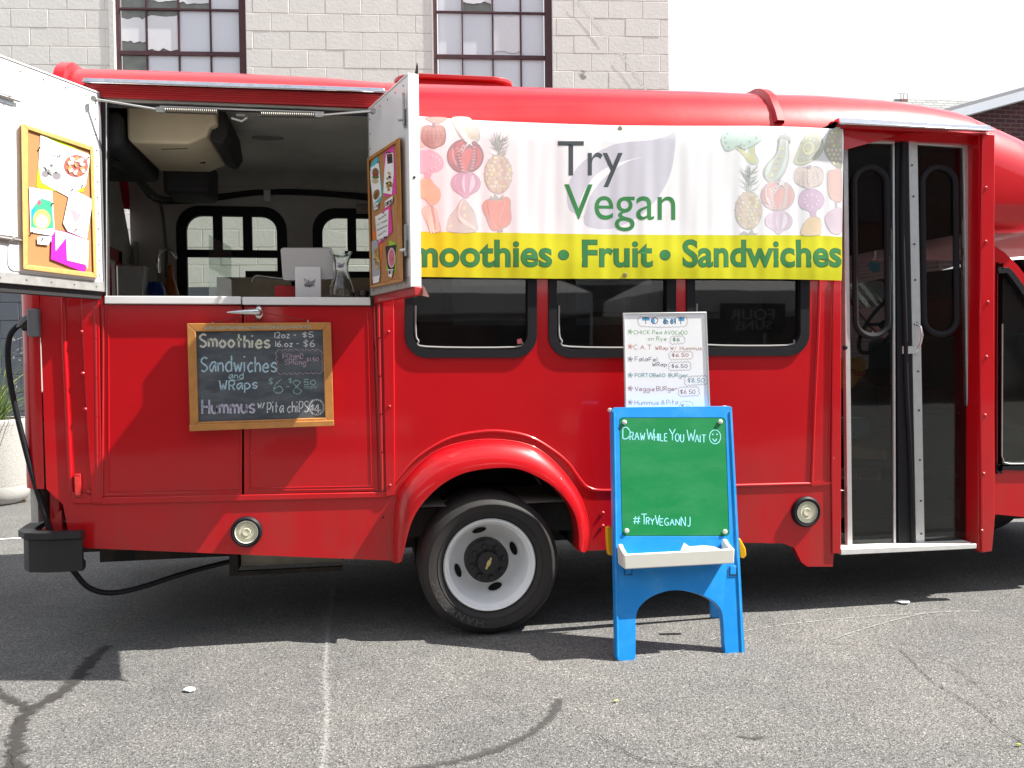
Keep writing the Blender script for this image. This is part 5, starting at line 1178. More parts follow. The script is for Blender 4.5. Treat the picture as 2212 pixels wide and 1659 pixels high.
# things seen through the door glass
mb = MB(); q = [(1826, 776), (1862, 770), (1876, 782), (1868, 812), (1845, 838), (1826, 842)]; mb.plate(q, [], .12, mf=Pm(.5)); yb_ = make('snack_bag', mb, mat('yellow_bag', (.75, .55, .02), .4), bevel=.02, seg=3); tag(yb_, 'yellow snack bag with red lettering behind the left door leaf', 'snack bag')
mb = MB(); font_px(mb, 'Pita', 1836, 1868, 812, 798, Pm(.496), ref='P', offset=.02); make('lettering', mb, mat('bag_red', (.6, .03, .02), .5), yb_, smooth=0, wn=False)
mb = MB(); mb.plate([(1824, 905), (1885, 903), (1888, 948), (1826, 950)], [], .2, mf=Pm(.6)); tb_ = make('snack_bag', mb, mat('teal_bag', (.03, .28, .27), .35), bevel=.03, seg=3); tag(tb_, 'teal snack bag standing on the step behind the left door leaf', 'snack bag')
mb = MB(); mb.hexa([P(*q, .75) for q in ((1828, 962), (1915, 972), (1915, 994), (1828, 990))], [P(*q, 1.05) for q in ((1828, 955), (1905, 962), (1905, 975), (1828, 968))]); tag(make('crate_lid', mb, mat('cream_card', (.6, .52, .25), .6), bevel=.004), 'flat cream box low down behind the left door leaf', 'box')
mb = MB(); mb.plate([(1878, 566), (1900, 567), (1901, 585), (1887, 590), (1876, 578)], [], .004, mf=Pm(1.5)); tag(make('sticker', mb, mat('cyan_sticker', (.02, .55, .70), .4), smooth=0), 'cyan sticker seen through the upper window of the left door leaf', 'sticker')

# ================================================================== CHALKBOARD MENU
def T(cx0, cy0, k): return lambda x, y: (cx0+x*k, cy0+y*k)
TC = T(380.5, 637, .18666)
YK = -.040; KM = lambda a, b, off=0.: P(a, b, YK)+Vector((0, -off, 0))
cb_ = thing('chalkboard_menu', 'pine-framed chalkboard menu listing smoothies, hanging from the hatch handle', 'menu board', KM(565, 925))
fo = [TC(*p) for p in ((128, 330), (1790, 318), (1825, 1512), (165, 1575))]; fi = [TC(*p) for p in ((230, 425), (1697, 405), (1725, 1420), (260, 1470))]
for i in range(4):
    j = (i+1) % 4; q = [fo[i], fo[j], fi[j], fi[i]]
    mb = MB(); mb.hexa([KM(*p, .008) for p in q], [KM(*p, -.020) for p in q]); make('frame_rail', mb, WOOD, cb_, bevel=.003, seg=2)
mb = MB(); mb.hexa([KM(*TC(*p), .020) for p in ((160, 1500), (1826, 1450), (1828, 1512), (165, 1575))], [KM(*TC(*p), .006) for p in ((160, 1500), (1826, 1450), (1828, 1512), (165, 1575))]); make('chalk_ledge', mb, WOOD, cb_, bevel=.002)
mb = MB(); mb.hexa([KM(*p, -.004) for p in fi], [KM(*p, -.010) for p in fi]); make('slate', mb, SLATE, cb_, smooth=0)
KS = lambda a, b: KM(a, b, -.0038)
def chalk_obj(items, name, m, lw, par=cb_, mf=KS, **kw):
    mb = MB()
    for it in items: write(mb, *it, lw, mf, **kw)
    return make(name, mb, m, par, smooth=0, wn=False)
c_w = chalk('chalk_cream', (.62, .62, .52), .75); c_b = chalk('chalk_blue', (.42, .58, .68), .72); c_l = chalk('chalk_lilac', (.50, .48, .60), .66); c_p = chalk('chalk_pink', (.50, .36, .44), .62); c_x = chalk('chalk_white', (.70, .72, .74), .70)
chalk_obj([('Smoothies', 275, 600, 1080, 145, )], 'chalk_lettering', c_w, 4.3, T=TC, dy=15)
chalk_obj([('12oz -', 1135, 497, 1385, 66), ('16.oz -', 1145, 598, 1420, 66), ('$5', 1465, 490, 1585, 62), ('$6', 1475, 600, 1600, 75)], 'chalk_lettering', c_x, 1.7, T=TC)
chalk_obj([('Sandwiches', 290, 885, 1155, 175)], 'chalk_lettering', c_b, 3.4, T=TC, dy=5)
chalk_obj([('and', 610, 968, 775, 70)], 'chalk_lettering', c_b, 1.7, T=TC); chalk_obj([('WRaps', 500, 1112, 935, 115)], 'chalk_lettering', c_b, 2.9, T=TC, dy=-35)
mb = MB(); ribbon(mb, [TC(*p) for p in cr_([(605, 960), (660, 985), (720, 985), (780, 970)], k=4)], 1.2, KS); make('chalk_lettering', mb, c_b, cb_, smooth=0, wn=False)
c_d = chalk('chalk_faint_blue', (.30, .46, .48), .62)
chalk_obj([('$', 1070, 1035, 1120, 70), ('6', 1130, 1140, 1235, 165), ('-', 1270, 1090, 1310, 60), ('$', 1305, 1020, 1340, 60), ('8', 1355, 1145, 1450, 165), ('50', 1480, 1042, 1615, 60)], 'chalk_lettering', c_d, 1.8, T=TC)
mb = MB(); ribbon(mb, [TC(*p) for p in ((1478, 1065), (1640, 1055))], 1.2, KS); ribbon(mb, [TC(*p) for p in ((1480, 1082), (1630, 1074))], 1.2, KS); make('chalk_lettering', mb, c_d, cb_, smooth=0, wn=False)
chalk_obj([('Hummus', 300, 1378, 905, 170)], 'chalk_lettering', c_l, 4.4, T=TC, dy=-15); chalk_obj([('W/', 945, 1315, 1020, 60), ('Pita chiPS', 1055, 1365, 1530, 125)], 'chalk_lettering', c_x, 2.0, T=TC, dy=-10)
chalk_obj([('$', 1565, 1335, 1600, 60)], 'chalk_lettering', c_x, 2.0, T=TC); chalk_obj([('4', 1600, 1365, 1675, 105)], 'chalk_lettering', c_x, 2.4, T=TC)
chalk_obj([('POlanD', 1235, 738, 1470, 60), ('SPRing', 1258, 808, 1500, 60), ('$1.50', 1510, 768, 1650, 42)], 'chalk_lettering', c_p, 1.5, T=TC)
def wavy(pts, amp, n, closed=True):
    o_ = []; m_ = len(pts)
    for i in range(m_ if closed else m_-1):
        a, b = pts[i], pts[(i+1) % m_]; dx, dy = b[0]-a[0], b[1]-a[1]; L = math.hypot(dx, dy); k = max(2, int(L/n))
        for j in range(k*4): t = j/(k*4); s = amp*abs(math.sin(math.pi*t*k)); o_.append((a[0]+dx*t+dy/L*s, a[1]+dy*t-dx/L*s))
    return o_
mb = MB(); ribbon(mb, [TC(*p) for p in wavy([(1165, 650), (1670, 650), (1685, 890), (1185, 905)], 20, 60)], 1.1, KS, closed=True); make('chalk_border', mb, c_p, cb_, smooth=0, wn=False)
mb = MB(); ribbon(mb, [TC(*p) for p in wavy(ell(1625, 1300, 75, 80, 10), 18, 50)], 1.2, KS, closed=True); make('chalk_border', mb, c_x, cb_, smooth=0, wn=False)
mb = MB(); font_px(mb, 'ABCDEFGHIJKLMNOPQRSTUVWXYZ', TC(330, 0)[0], TC(1565, 0)[0], TC(0, 398)[1], TC(0, 366)[1], lambda a, b: KM(a, b, .0084), offset=.02, dy=-2); make('printed_alphabet', mb, mat('print_teal', (.28, .42, .38), .6), cb_, smooth=0, wn=False)
mb = MB(); hc = P(559, 676, -.045)
mb.tube([Vector(hc)+Vector(p) for p in ((.0, 0, 0), (.0, -.0, .004))], .001, 4)
for a, b in (((958, 215), (425, 318)), ((958, 195), (1525, 298))): mb.tube([P(*TC(*a), -.040), P(*TC(*b), -.040)], .0014, 5)
make('hanging_wire', mb, mat('brown_wire', (.12, .05, .04), .6), cb_)
mb = MB()
for p in ((422, 318), (1525, 292)): mb.tube([P(*TC(*p), -.045), P(*TC(p[0], p[1]+25), -.042)], .004, 6)
make('screw_eye', mb, STEEL, cb_)
# chrome hatch handle
mb = MB(); c = P(*TC(960, 210), 0.0); s = .0016
ky = (P(*TC(960, 140), 0)-P(*TC(960, 285), 0)).length/2
mb.lathe([(.0005, -.016), (.5, -.015), (.85, -.010), (1., -.006), (1.0, 0)], (0, 0, 0), 'Y', 28)
for i, v in enumerate(mb.v): r_x = .42 if True else 1; mb.v[i] = Vector((c.x+v.x*ky*.68, c.y+v.y-.008, c.z+v.z*ky*1.2))
mb.tube([c+Vector((0, -.02, 0)), c+Vector((-.004, -.052, .002))], .017, 14)
tip = P(*TC(585, 203), -.055); st_ = c+Vector((.012, -.055, .003)); pp = [st_+(tip-st_)*t for t in (0, .04, .12, .3, .5, .7, .86, .96, 1)]
mb.tube(pp, [.004, .013, .0155, .0135, .0115, .009, .006, .0035, .001], 14)
make('handle', mb, CHROME, bus, smooth=60)

# ================================================================== CORK BOARDS WITH PINNED PAPERS
def corkboard(label, mf, fo, fi, th, frame_mat, group=None):
    root = thing('cork_board', label, 'cork board', mf(*fo[3], 0))
    for i in range(4):
        j = (i+1) % 4; q = [fo[i], fo[j], fi[j], fi[i]]; mb = MB(); mb.hexa([mf(*p, th) for p in q], [mf(*p, .004) for p in q]); make('frame_rail', mb, frame_mat, root, bevel=.0025)
    mb = MB(); mb.hexa([mf(*p, th*.6) for p in fi], [mf(*p, .005) for p in fi]); make('cork', mb, CORK, root, smooth=0)
    return root
TB = T(26.5, 247.7, .2133); TRr = T(769.8, 132.7, .304)
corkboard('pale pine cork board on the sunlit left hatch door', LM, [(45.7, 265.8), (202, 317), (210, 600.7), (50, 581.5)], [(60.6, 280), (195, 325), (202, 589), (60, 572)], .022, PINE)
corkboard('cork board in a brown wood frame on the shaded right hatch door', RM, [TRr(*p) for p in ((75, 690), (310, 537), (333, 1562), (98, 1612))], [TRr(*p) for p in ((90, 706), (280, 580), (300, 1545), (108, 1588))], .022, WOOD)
def col(h, k=.8):
    h = h.lstrip('#'); o_ = []
    for i in (0, 2, 4):
        c = int(h[i:i+2], 16)/255; o_.append(k*(c/12.92 if c <= .04045 else ((c+.055)/1.055)**2.4))
    return tuple(o_)
def cm(h, k=.8, rough=.7): return mat('print_'+h.strip('#'), col(h, k), rough, var=.04)
PINS = mat('pin_black', (.01, .01, .01), .3)
def sheet(name, label, cat, mf, Tm, pts, m, lvl, prints=(), pins=(), bend=0.0):
    base = .0145+lvl*.0016; mb = MB(); cx = sum(p[0] for p in pts)/len(pts); cy = sum(p[1] for p in pts)/len(pts)
    mb.plate([Tm(*p) for p in pts], [], 0, mf=lambda a, b: mf(a, b, base))
    o = make(name, mb, m, smooth=0, wn=False); sm = o.modifiers.new('solid', 'SOLIDIFY'); sm.thickness = .0006; sm.offset = 0
    tag(o, label, cat)
    for i, (nm, mm, pp_) in enumerate(prints):
        mb = MB(); mb.plate([Tm(*p) for p in pp_], [], 0, mf=lambda a, b: mf(a, b, base+.0006+.00015*i)); make(nm, mb, mm, o, smooth=0, wn=False)
    for p in pins:
        mb = MB(); a = mf(*Tm(*p), base); b_ = mf(*Tm(*p), base+.009); mb.tube([a, b_], [.0018, .0035], 8); make('push_pin', mb, PINS, o)
    return o
def blobs(cx, cy, rx, ry, cols, n, s, seed):
    rd = random.Random(seed); out = []
    for i in range(n):
        a = rd.uniform(0, 6.283); r = math.sqrt(rd.random())*.8; out.append(('food_picture', cm(rd.choice(cols)), ell(cx+rx*r*math.cos(a), cy+ry*r*math.sin(a), s*rd.uniform(.6, 1.2), s*rd.uniform(.5, 1), 7, rd.uniform(0, 3))))
    return out
sheet('paper_sheet', 'lime green sheet behind the big food photo on the left hatch door', 'paper', LM, TB, [(287, 195), (425, 235), (822, 430), (790, 490), (720, 780), (555, 800), (245, 735), (262, 500)], cm('#b9d400'), 0)
so_ = sheet('photo_print', 'large white food photo with a brown bowl, top of the sunlit cork board', 'photo', LM, TB, [(285, 203), (470, 290), (793, 408), (745, 718), (565, 832), (400, 745), (295, 685), (265, 520)], PAPER, 1,
 [('food_picture', cm('#b0645a'), ell(645, 520, 125, 115, 16)), ('food_picture', cm('#d8d8dc'), ell(400, 600, 115, 60, 14, .4)), ('food_picture', cm('#8f8a90'), ell(335, 600, 40, 35, 8)), ('food_picture', cm('#8f8a90'), ell(450, 620, 45, 40, 8)), ('food_picture', cm('#c6dfe8'), ell(315, 460, 28, 25, 10))]+blobs(645, 520, 120, 105, ['#e0a070', '#f0e8e0', '#e8d8d0', '#c07850', '#fff4f0'], 26, 24, 3)+blobs(390, 540, 90, 70, ['#f4f4f4', '#e8ecd8', '#ffffff', '#9a9898'], 14, 22, 8), pins=((280, 335), (770, 435), (712, 718)))
mb = MB(); write(mb, 'Vegan', 395, 425, 500, 48, 1.0, lambda a, b: LM(a, b, .0177), T=TB, dy=12); make('lettering', mb, cm('#8a8a90'), so_, smooth=0, wn=False)
sheet('photo_print', 'photo of a green bag and a yellow bowl, left of the sunlit cork board', 'photo', LM, TB, [(170, 733), (405, 770), (430, 1195), (400, 1225), (185, 1190)], PAPER, 2,
 [('food_picture', cm('#3fb48c'), [(190, 970), (240, 900), (295, 848), (400, 880), (418, 1150), (300, 1160), (190, 1140)]), ('food_picture', cm('#18a8c8'), [(190, 960), (235, 935), (235, 1040), (190, 1060)]), ('food_picture', cm('#c86078'), ell(272, 890, 20, 28, 10)), ('food_picture', cm('#ecd870'), ell(300, 1060, 88, 102, 16)), ('food_picture', cm('#f8f4e4'), ell(300, 1080, 60, 70, 12))]+blobs(300, 1080, 60, 60, ['#e8e8d0', '#ffffff', '#c8c8a0'], 10, 16, 5), pins=((410, 900), (202, 1190)))
sheet('photo_print', 'white photo with a pink streak, right of the sunlit cork board', 'photo', LM, TB, [(590, 748), (700, 800), (815, 860), (755, 1260), (560, 1180), (515, 1100), (570, 840)], PAPER, 3,
 [('food_picture', cm('#d8a8b4'), [(575, 945), (620, 960), (690, 1000), (690, 1030), (655, 1080), (635, 1098)]), ('food_picture', cm('#f0e0e0'), [(640, 940), (680, 980), (660, 1010)])], pins=((610, 755), (648, 1160)))
sheet('paper_label', 'small blank white label below the green bag photo', 'label', LM, TB, [(252, 1240), (390, 1262), (365, 1322), (255, 1310)], PAPER, 4, [('food_picture', cm('#b4cfe8'), [(260, 1225), (400, 1232), (395, 1290), (340, 1262)])], pins=((308, 1258),))
sheet('paper_sheet', 'magenta sheet in the lower right of the sunlit cork board', 'paper', LM, TB, [(400, 1240), (440, 1165), (550, 1190), (765, 1270), (735, 1600), (560, 1530), (390, 1462)], cm('#e818b8'), 4)
sheet('paper_sheet', 'blank white sheet pinned over the magenta one', 'paper', LM, TB, [(435, 1170), (545, 1195), (775, 1275), (765, 1560), (740, 1518), (555, 1475), (545, 1245), (440, 1380)], PAPER, 5)
# shaded board
sheet('paper_sheet', 'turquoise sheet behind the sandwich photo on the shaded cork board', 'paper', RM, TRr, [(95, 755), (125, 700), (152, 672), (162, 740), (188, 930), (178, 975), (125, 1068), (118, 1000)], cm('#4cc8d8'), 0)
sheet('photo_print', 'photo of two filled sandwiches, top left of the shaded cork board', 'photo', RM, TRr, [(90, 765), (160, 715), (178, 955), (122, 1015)], PAPER, 1, [('food_picture', cm('#8a6240'), ell(136, 790, 24, 34, 14)), ('food_picture', cm('#5c7a34'), ell(136, 822, 25, 12, 12)), ('food_picture', cm('#a83a28'), ell(136, 808, 22, 8, 10)), ('food_picture', cm('#d8c49a'), ell(134, 850, 24, 18, 12)), ('food_picture', cm('#a07848'), ell(142, 945, 22, 38, 14, .3)), ('food_picture', cm('#6a5030'), ell(140, 955, 8, 30, 10, .3))], pins=((152, 715), (95, 768)))
sheet('paper_sheet', 'bright pink sheet at the top right of the shaded cork board', 'paper', RM, TRr, [(195, 655), (268, 592), (284, 940), (200, 965)], cm('#f048a8'), 0)
sheet('photo_print', 'tall photo of brown skewered food on the shaded cork board', 'photo', RM, TRr, [(200, 770), (212, 650), (262, 650), (266, 790), (252, 945), (192, 935)], PAPER, 1, [('food_picture', cm('#6a3c24'), [(215, 660), (255, 655), (258, 720), (222, 730)]), ('food_picture', cm('#20181c'), [(216, 680), (250, 676), (252, 712), (220, 718)])]+blobs(230, 855, 20, 85, ['#6a4a20', '#b08830', '#3a2c18', '#d8b860'], 22, 11, 9), pins=((214, 650), (232, 648)))
for lab, pts, txt, tx in (('small label reading CA pinned under the sandwich photo', [(122, 1015), (158, 1000), (154, 1045), (130, 1056)], 'CA!', (130, 1042, 154, 24)), ('small label reading CHICK PEA under the skewer photo', [(202, 995), (258, 955), (258, 1000), (206, 1042)], 'CHICK PEA', (208, 1028, 255, 26))):
    o = sheet('paper_label', lab, 'label', RM, TRr, pts, PAPER, 3); mb = MB(); write(mb, txt, *tx, 1.0, lambda a, b: RM(a, b, .0201), T=TRr, dy=-26 if len(txt) > 4 else -8); make('lettering', mb, cm('#202028'), o, smooth=0, wn=False)
sheet('paper_sheet', 'bright pink sheet behind the typed menu on the shaded cork board', 'paper', RM, TRr, [(178, 1075), (240, 1000), (258, 1210), (150, 1312)], cm('#f048a8'), 1)
o = sheet('typed_menu', 'white typed menu pinned in the middle of the shaded cork board', 'menu', RM, TRr, [(134, 1102), (228, 1050), (225, 1240), (148, 1288)], PAPER, 2, pins=((190, 1076), (200, 1250)))
mb = MB(); 
for i, t in enumerate(("Today Specials", "C.A.T - Cucumber", "Chick Pea & Avocado", "Falafel Pita", "Bbq Veggie Burger".replace('q', 'b'))):
    y = 1118+i*38; write(mb, t, 146+(8 if i in (0, 3) else 0), y+12, 220-(8 if i in (0, 3) else 0), 13, .45, lambda a, b: RM(a, b, .0185), T=TRr, dy=-38)
make('lettering', mb, cm('#282830'), o, smooth=0, wn=False)
sheet('paper_sheet', 'orange sheet edge at the lower left of the shaded cork board', 'paper', RM, TRr, [(116, 1212), (140, 1203), (187, 1300), (172, 1500), (120, 1300)], cm('#f08030'), 0)
sheet('photo_print', 'photo of yellow food in a tray, lower left of the shaded cork board', 'photo', RM, TRr, [(108, 1278), (150, 1262), (172, 1525), (112, 1545)], cm('#b8b8c0'), 2, blobs(140, 1400, 24, 100, ['#c8a850', '#b89038', '#e0cc80', '#8a7030'], 26, 12, 4))
sheet('paper_label', 'small white label at the bottom left corner of the shaded cork board', 'label', RM, TRr, [(116, 1532), (166, 1518), (160, 1568), (118, 1578)], PAPER, 3)
sheet('paper_sheet', 'lime sheet behind the pink dip photo on the shaded cork board', 'paper', RM, TRr, [(235, 1268), (292, 1300), (277, 1505), (213, 1480)], cm('#a8d830'), 0)
sheet('photo_print', 'photo of a pink dip in a bowl, lower right of the shaded cork board', 'photo', RM, TRr, [(205, 1315), (285, 1300), (268, 1500), (222, 1468)], cm('#3a3030'), 1, [('food_picture', cm('#e8c8c8'), ell(250, 1395, 27, 72, 18)), ('food_picture', cm('#e07890'), ell(251, 1395, 20, 60, 18)), ('food_picture', cm('#b83858'), ell(254, 1405, 5, 10, 8))])
o = sheet('paper_label', 'small label reading BEET under the pink dip photo', 'label', RM, TRr, [(225, 1480), (264, 1474), (250, 1535), (228, 1525)], PAPER, 3); mb = MB(); write(mb, 'BEET', 230, 1510, 258, 22, 1.0, lambda a, b: RM(a, b, .0201), T=TRr, dy=-6); make('lettering', mb, cm('#202028'), o, smooth=0, wn=False)

# ================================================================== VINYL BANNER
zB0, zB1 = P(1350, 603, -.03).z, P(1350, 268, -.03).z
def ztop_at(x):
    for (a, _, za_), (b, _, zb2) in zip(roof_pts, roof_pts[1:]):
        if a <= x <= b: return za_+(zb2-za_)*(x-a)/(b-a)
    return roof_pts[-1][2]
def bbase(z, x=1.0):
    h = z-(ztop_at(x)-.34); yr = 0 if h <= 0 else .34-math.sqrt(max(0, .34*.34-h*h))
    return yr-.020-.014*max(0, 1-(z-zB0)/(zB1-zB0))
def BM(px, py, off=0.0):
    Y = -.03
    for _ in range(3): p = P(px, py, Y); Y = bbase(p.z, p.x)
    p = P(px, py, Y); return Vector((p.x, -off, p.z))
def wave(x, z):
    t = (z-zB0)/(zB1-zB0); g = .25+.75*(1-abs(t-.25))
    return .7*g*(.0022*math.sin(x*2*math.pi/.31+1.5*z)+.0011*math.sin(x*2*math.pi/.127+3*z+1)+.0008*math.sin(x*2*math.pi/.071-4*z))-.004*math.exp(-((t-.12)/.12)**2)*(1+.6*math.sin(x*9))
def drape(o, dx=.014, dz=.05):
    me = o.data; bm = bmesh.new(); bm.from_mesh(me); c = WL[o.name]
    xs = [v.co.x for v in bm.verts]; zs = [v.co.z for v in bm.verts]
    if not xs: return
    a = math.floor((min(xs)+c.x)/dx)*dx-c.x
    while a < max(xs):
        if a > min(xs): bmesh.ops.bisect_plane(bm, geom=bm.verts[:]+bm.edges[:]+bm.faces[:], plane_co=(a, 0, 0), plane_no=(1, 0, 0), dist=1e-6)
        a += dx
    a = math.floor((min(zs)+c.z)/dz)*dz-c.z
    while a < max(zs):
        if a > min(zs): bmesh.ops.bisect_plane(bm, geom=bm.verts[:]+bm.edges[:]+bm.faces[:], plane_co=(0, 0, a), plane_no=(0, 0, 1), dist=1e-6)
        a += dz
    for v in bm.verts: v.co.y += bbase(v.co.z+c.z, v.co.x+c.x)+wave(v.co.x+c.x, v.co.z+c.z)
    bm.to_mesh(me); bm.free(); me.shade_smooth()
BX0 = 853
btop = [(BX0, 247), (905, 251), (960, 255), (1000, 258), (1100, 263), (1230, 268), (1340, 271), (1500, 272), (1640, 272), (1720, 274), (1821, 279)]
bbot = [(1818, 606), (1700, 603), (1560, 602), (1350, 602), (1200, 602), (1050, 600), (905, 598), (BX0, 597)]
byl = [(BX0, 499), (905, 500), (1100, 503), (1350, 507), (1600, 508), (1760, 508), (1819, 512)]
ban = thing('vinyl_banner', 'white and yellow vinyl banner with leaf logo and fruit prints hung along the truck side', 'banner', BM(1340, 603))
BW_ = mat('vinyl_white', (.88, .88, .89), .55, var=.015); BY_ = mat('vinyl_yellow', (.68, .66, .004), .5, var=.04)
mb = MB(); mb.plate(btop+list(reversed(byl)), [], 0, mf=BM); o = make('white_field', mb, BW_, ban, wn=False); drape(o)
mb = MB(); mb.plate(byl+bbot, [], 0, mf=BM); o = make('yellow_band', mb, BY_, ban, wn=False); drape(o)
mb = MB(); mb.plate(btop+bbot, [], 0, mf=lambda a, b: BM(a, b, -.0015)); o = make('backing', mb, BW_, ban, wn=False); drape(o)
LV = .00022
def bprint(name, m, fn, lvl=1, par=ban):
    mb = MB(); fn(mb, lambda a, b: BM(a, b, LV*lvl)); o = make(name, mb, m, par, wn=False); drape(o); return o
# leaf
T3c = T(796.3, 177, .32)
LEAF = [(2070, 345), (2062, 500), (2030, 640), (1960, 770), (1860, 880), (1760, 945), (1640, 990), (1520, 988), (1460, 960), (1447, 900), (1400, 890), (1355, 860), (1338, 780), (1350, 690), (1400, 590), (1470, 520), (1580, 455), (1700, 412), (1880, 395), (1990, 372)]
VEIN = [(1855, 508), (1760, 535), (1660, 590), (1560, 680), (1490, 780), (1455, 900), (1425, 905), (1430, 800), (1480, 690), (1570, 600), (1690, 545), (1780, 520)]
bprint('leaf_print', cm('#e2e1ec', .82), lambda mb, mf: mb.plate([T3c(*p) for p in cr_(LEAF, closed=True, k=3)], [], 0, mf=mf), 1)
bprint('leaf_vein', BW_, lambda mb, mf: mb.plate([T3c(*p) for p in cr_(VEIN, closed=True, k=3)], [], 0, mf=mf), 2)
GRYT = cm('#4b555a', .8); GRNT = cm('#35904a', .8); OUTL = cm('#4a6a48', .8)
bprint('try_lettering', GRYT, lambda mb, mf: font_px(mb, 'Try', 1205, 1345, 379, 305, mf, ref='T'), 3)
bprint('vegan_lettering', GRNT, lambda mb, mf: font_px(mb, 'Vegan', 1219, 1459, 473, 398, mf, ref='V', dy=2), 3)
for txt, x0, x1 in (('Smoothies', 852, 1190), ('Fruit', 1259, 1407), ('Sandwiches', 1476, 1815)):
    bprint('slogan_outline', OUTL, lambda mb, mf: font_px(mb, txt, x0, x1, 575, 520, mf, ref='h', offset=.030), 1)
    bprint('slogan_lettering', GRNT, lambda mb, mf: font_px(mb, txt, x0, x1, 575, 520, mf, ref='h', offset=.017), 2)
bprint('slogan_dot', OUTL, lambda mb, mf: [mb.plate(ell(c, y, 12, 11.5, 24), [], 0, mf=mf) for c, y in ((1217, 551), (1436, 551))], 1)
bprint('slogan_dot', GRNT, lambda mb, mf: [mb.plate(ell(c, y, 10.5, 10, 24), [], 0, mf=mf) for c, y in ((1217, 551), (1436, 551))], 2)
mb = MB()
for a, b in ((1340, 277), (1350, 594)):
    c = BM(a, b, .001); c.y += bbase(c.z, c.x)+wave(c.x, c.z); mb.lathe([(.004, 0), (.005, -.0025), (.010, -.002), (.012, .001)], c, 'Y', 18)
make('grommet', mb, mat('brass_grommet', (.45, .40, .30), .35, metal=.8), ban)
# fruit and vegetable prints
ART = {}; CUR = ['fruit_print']
def A(Tm, colr, pts, lvl=2, kind='p', w_=1.0, closed=True, k=4, smooth=True):
    ART.setdefault(CUR[0], []).append((colr, lvl, Tm, pts, kind, w_, closed, k if smooth else 0))
def shape(Tm, fill, line, pts, lw=1.6, lvl=1):
    A(Tm, line, pts, lvl, 'l', lw); A(Tm, fill, pts, lvl, 'p')
def star(cx, cy, r): return [(cx+(r if i % 2 == 0 else r*.35)*math.sin(i*math.pi/5), cy-(r if i % 2 == 0 else r*.35)*math.cos(i*math.pi/5)) for i in range(10)]
def pineapple(Tm, cx, cy, rx, ry, ytop, seed, dark=False):
    rd = random.Random(seed); lc = '#b9c3b4' if not dark else '#7c8478'; k = rx/130
    for i in range(46):
        t = i/46; y0 = cy-ry*.92-(cy-ry*.92-ytop)*.62*rd.random(); a = rd.uniform(-1.35, 1.35); L = (95+60*rd.random())*k*(1.15-.3*abs(a))
        x0 = cx+rd.uniform(-14, 14)*k; p1 = (x0+math.sin(a)*L*.6, y0-math.cos(a)*L*.45); p2 = (x0+math.sin(a)*L, y0-math.cos(a)*L*.9-6)
        wv = 7*k; A(Tm, rd.choice(['#c5d2c2', '#b4c6bb', '#d6ddc4', '#a9bdb4']), [(x0-wv, y0), p1, p2, (p1[0]+wv*1.2, p1[1]+wv), (x0+wv, y0)], 2, 'p', smooth=False)
        if i % 2: A(Tm, '#8f9f98', [(x0, y0), p1, p2], 3, 'l', .55, False)
    shape(Tm, '#ded3c4', '#c4b8ae', ell(cx, cy, rx, ry, 18), 1.6, 2)
    for j in range(9):
        for i in range(6):
            v = (j+.5)/9*2-1; hw = math.sqrt(max(0, 1-v*v)); x = cx+((i+.5+(j % 2)*.5)/6*2-1.05)*rx*hw*.92; y = cy+v*ry*.95
            if hw < .25: continue
            s = rx*.125*(.6+.5*hw); n = rd.choice((5, 6, 7)); rr = [rd.uniform(.75, 1.15) for _ in range(n)]
            A(Tm, rd.choice(['#f6f0ac', '#f1dccb', '#f4ecd2', '#e4cfa0', '#f8f2c4', '#e9cdbd', '#d9c596']), [(x+s*rr[q]*math.cos(6.283*q/n), y+s*1.15*rr[q]*math.sin(6.283*q/n)) for q in range(n)], 3, 'p', smooth=False)
    for q in range(14):
        a = -1.2+2.4*(q//2)/6; sgn = 1 if q % 2 else -1; x = cx+sgn*rx*math.cos(a); y = cy+ry*math.sin(a)
        A(Tm, '#a9a0a0', [(x, y-7*k), (x+sgn*14*k, y-14*k), (x, y+6*k)], 2, 'p', smooth=False)
def onion(Tm, cx, cy, rx, ry, c0='#dcbcd6', c1='#f1e4f0', ln='#b9adba'):
    p = [(cx-rx, cy-.05*ry), (cx-rx*.85, cy-ry*.55), (cx-rx*.35, cy-ry*.9), (cx+rx*.1, cy-ry), (cx+rx*.55, cy-ry*.82), (cx+rx*.93, cy-ry*.4), (cx+rx, cy+ry*.08), (cx+rx*.8, cy+ry*.55), (cx+rx*.35, cy+ry*.85), (cx+rx*.12, cy+ry*1.12), (cx-rx*.12, cy+ry*1.08), (cx-rx*.4, cy+ry*.8), (cx-rx*.85, cy+ry*.45)]
    shape(Tm, c0, ln, p, 1.5, 2)
    for s in (-.62, -.1, .48):
        A(Tm, c1, [(cx+rx*s, cy-ry*.72), (cx+rx*(s*1.25+.04), cy), (cx+rx*s*.55, cy+ry*.72), (cx+rx*(s*.9-.14), cy+.05*ry)], 3, 'p')
    for s in (-.35, .2, .75): A(Tm, ln, [(cx+rx*s*.7, cy-ry*.8), (cx+rx*s*1.1, cy), (cx+rx*s*.4, cy+ry*.85)], 4, 'l', .5, False)
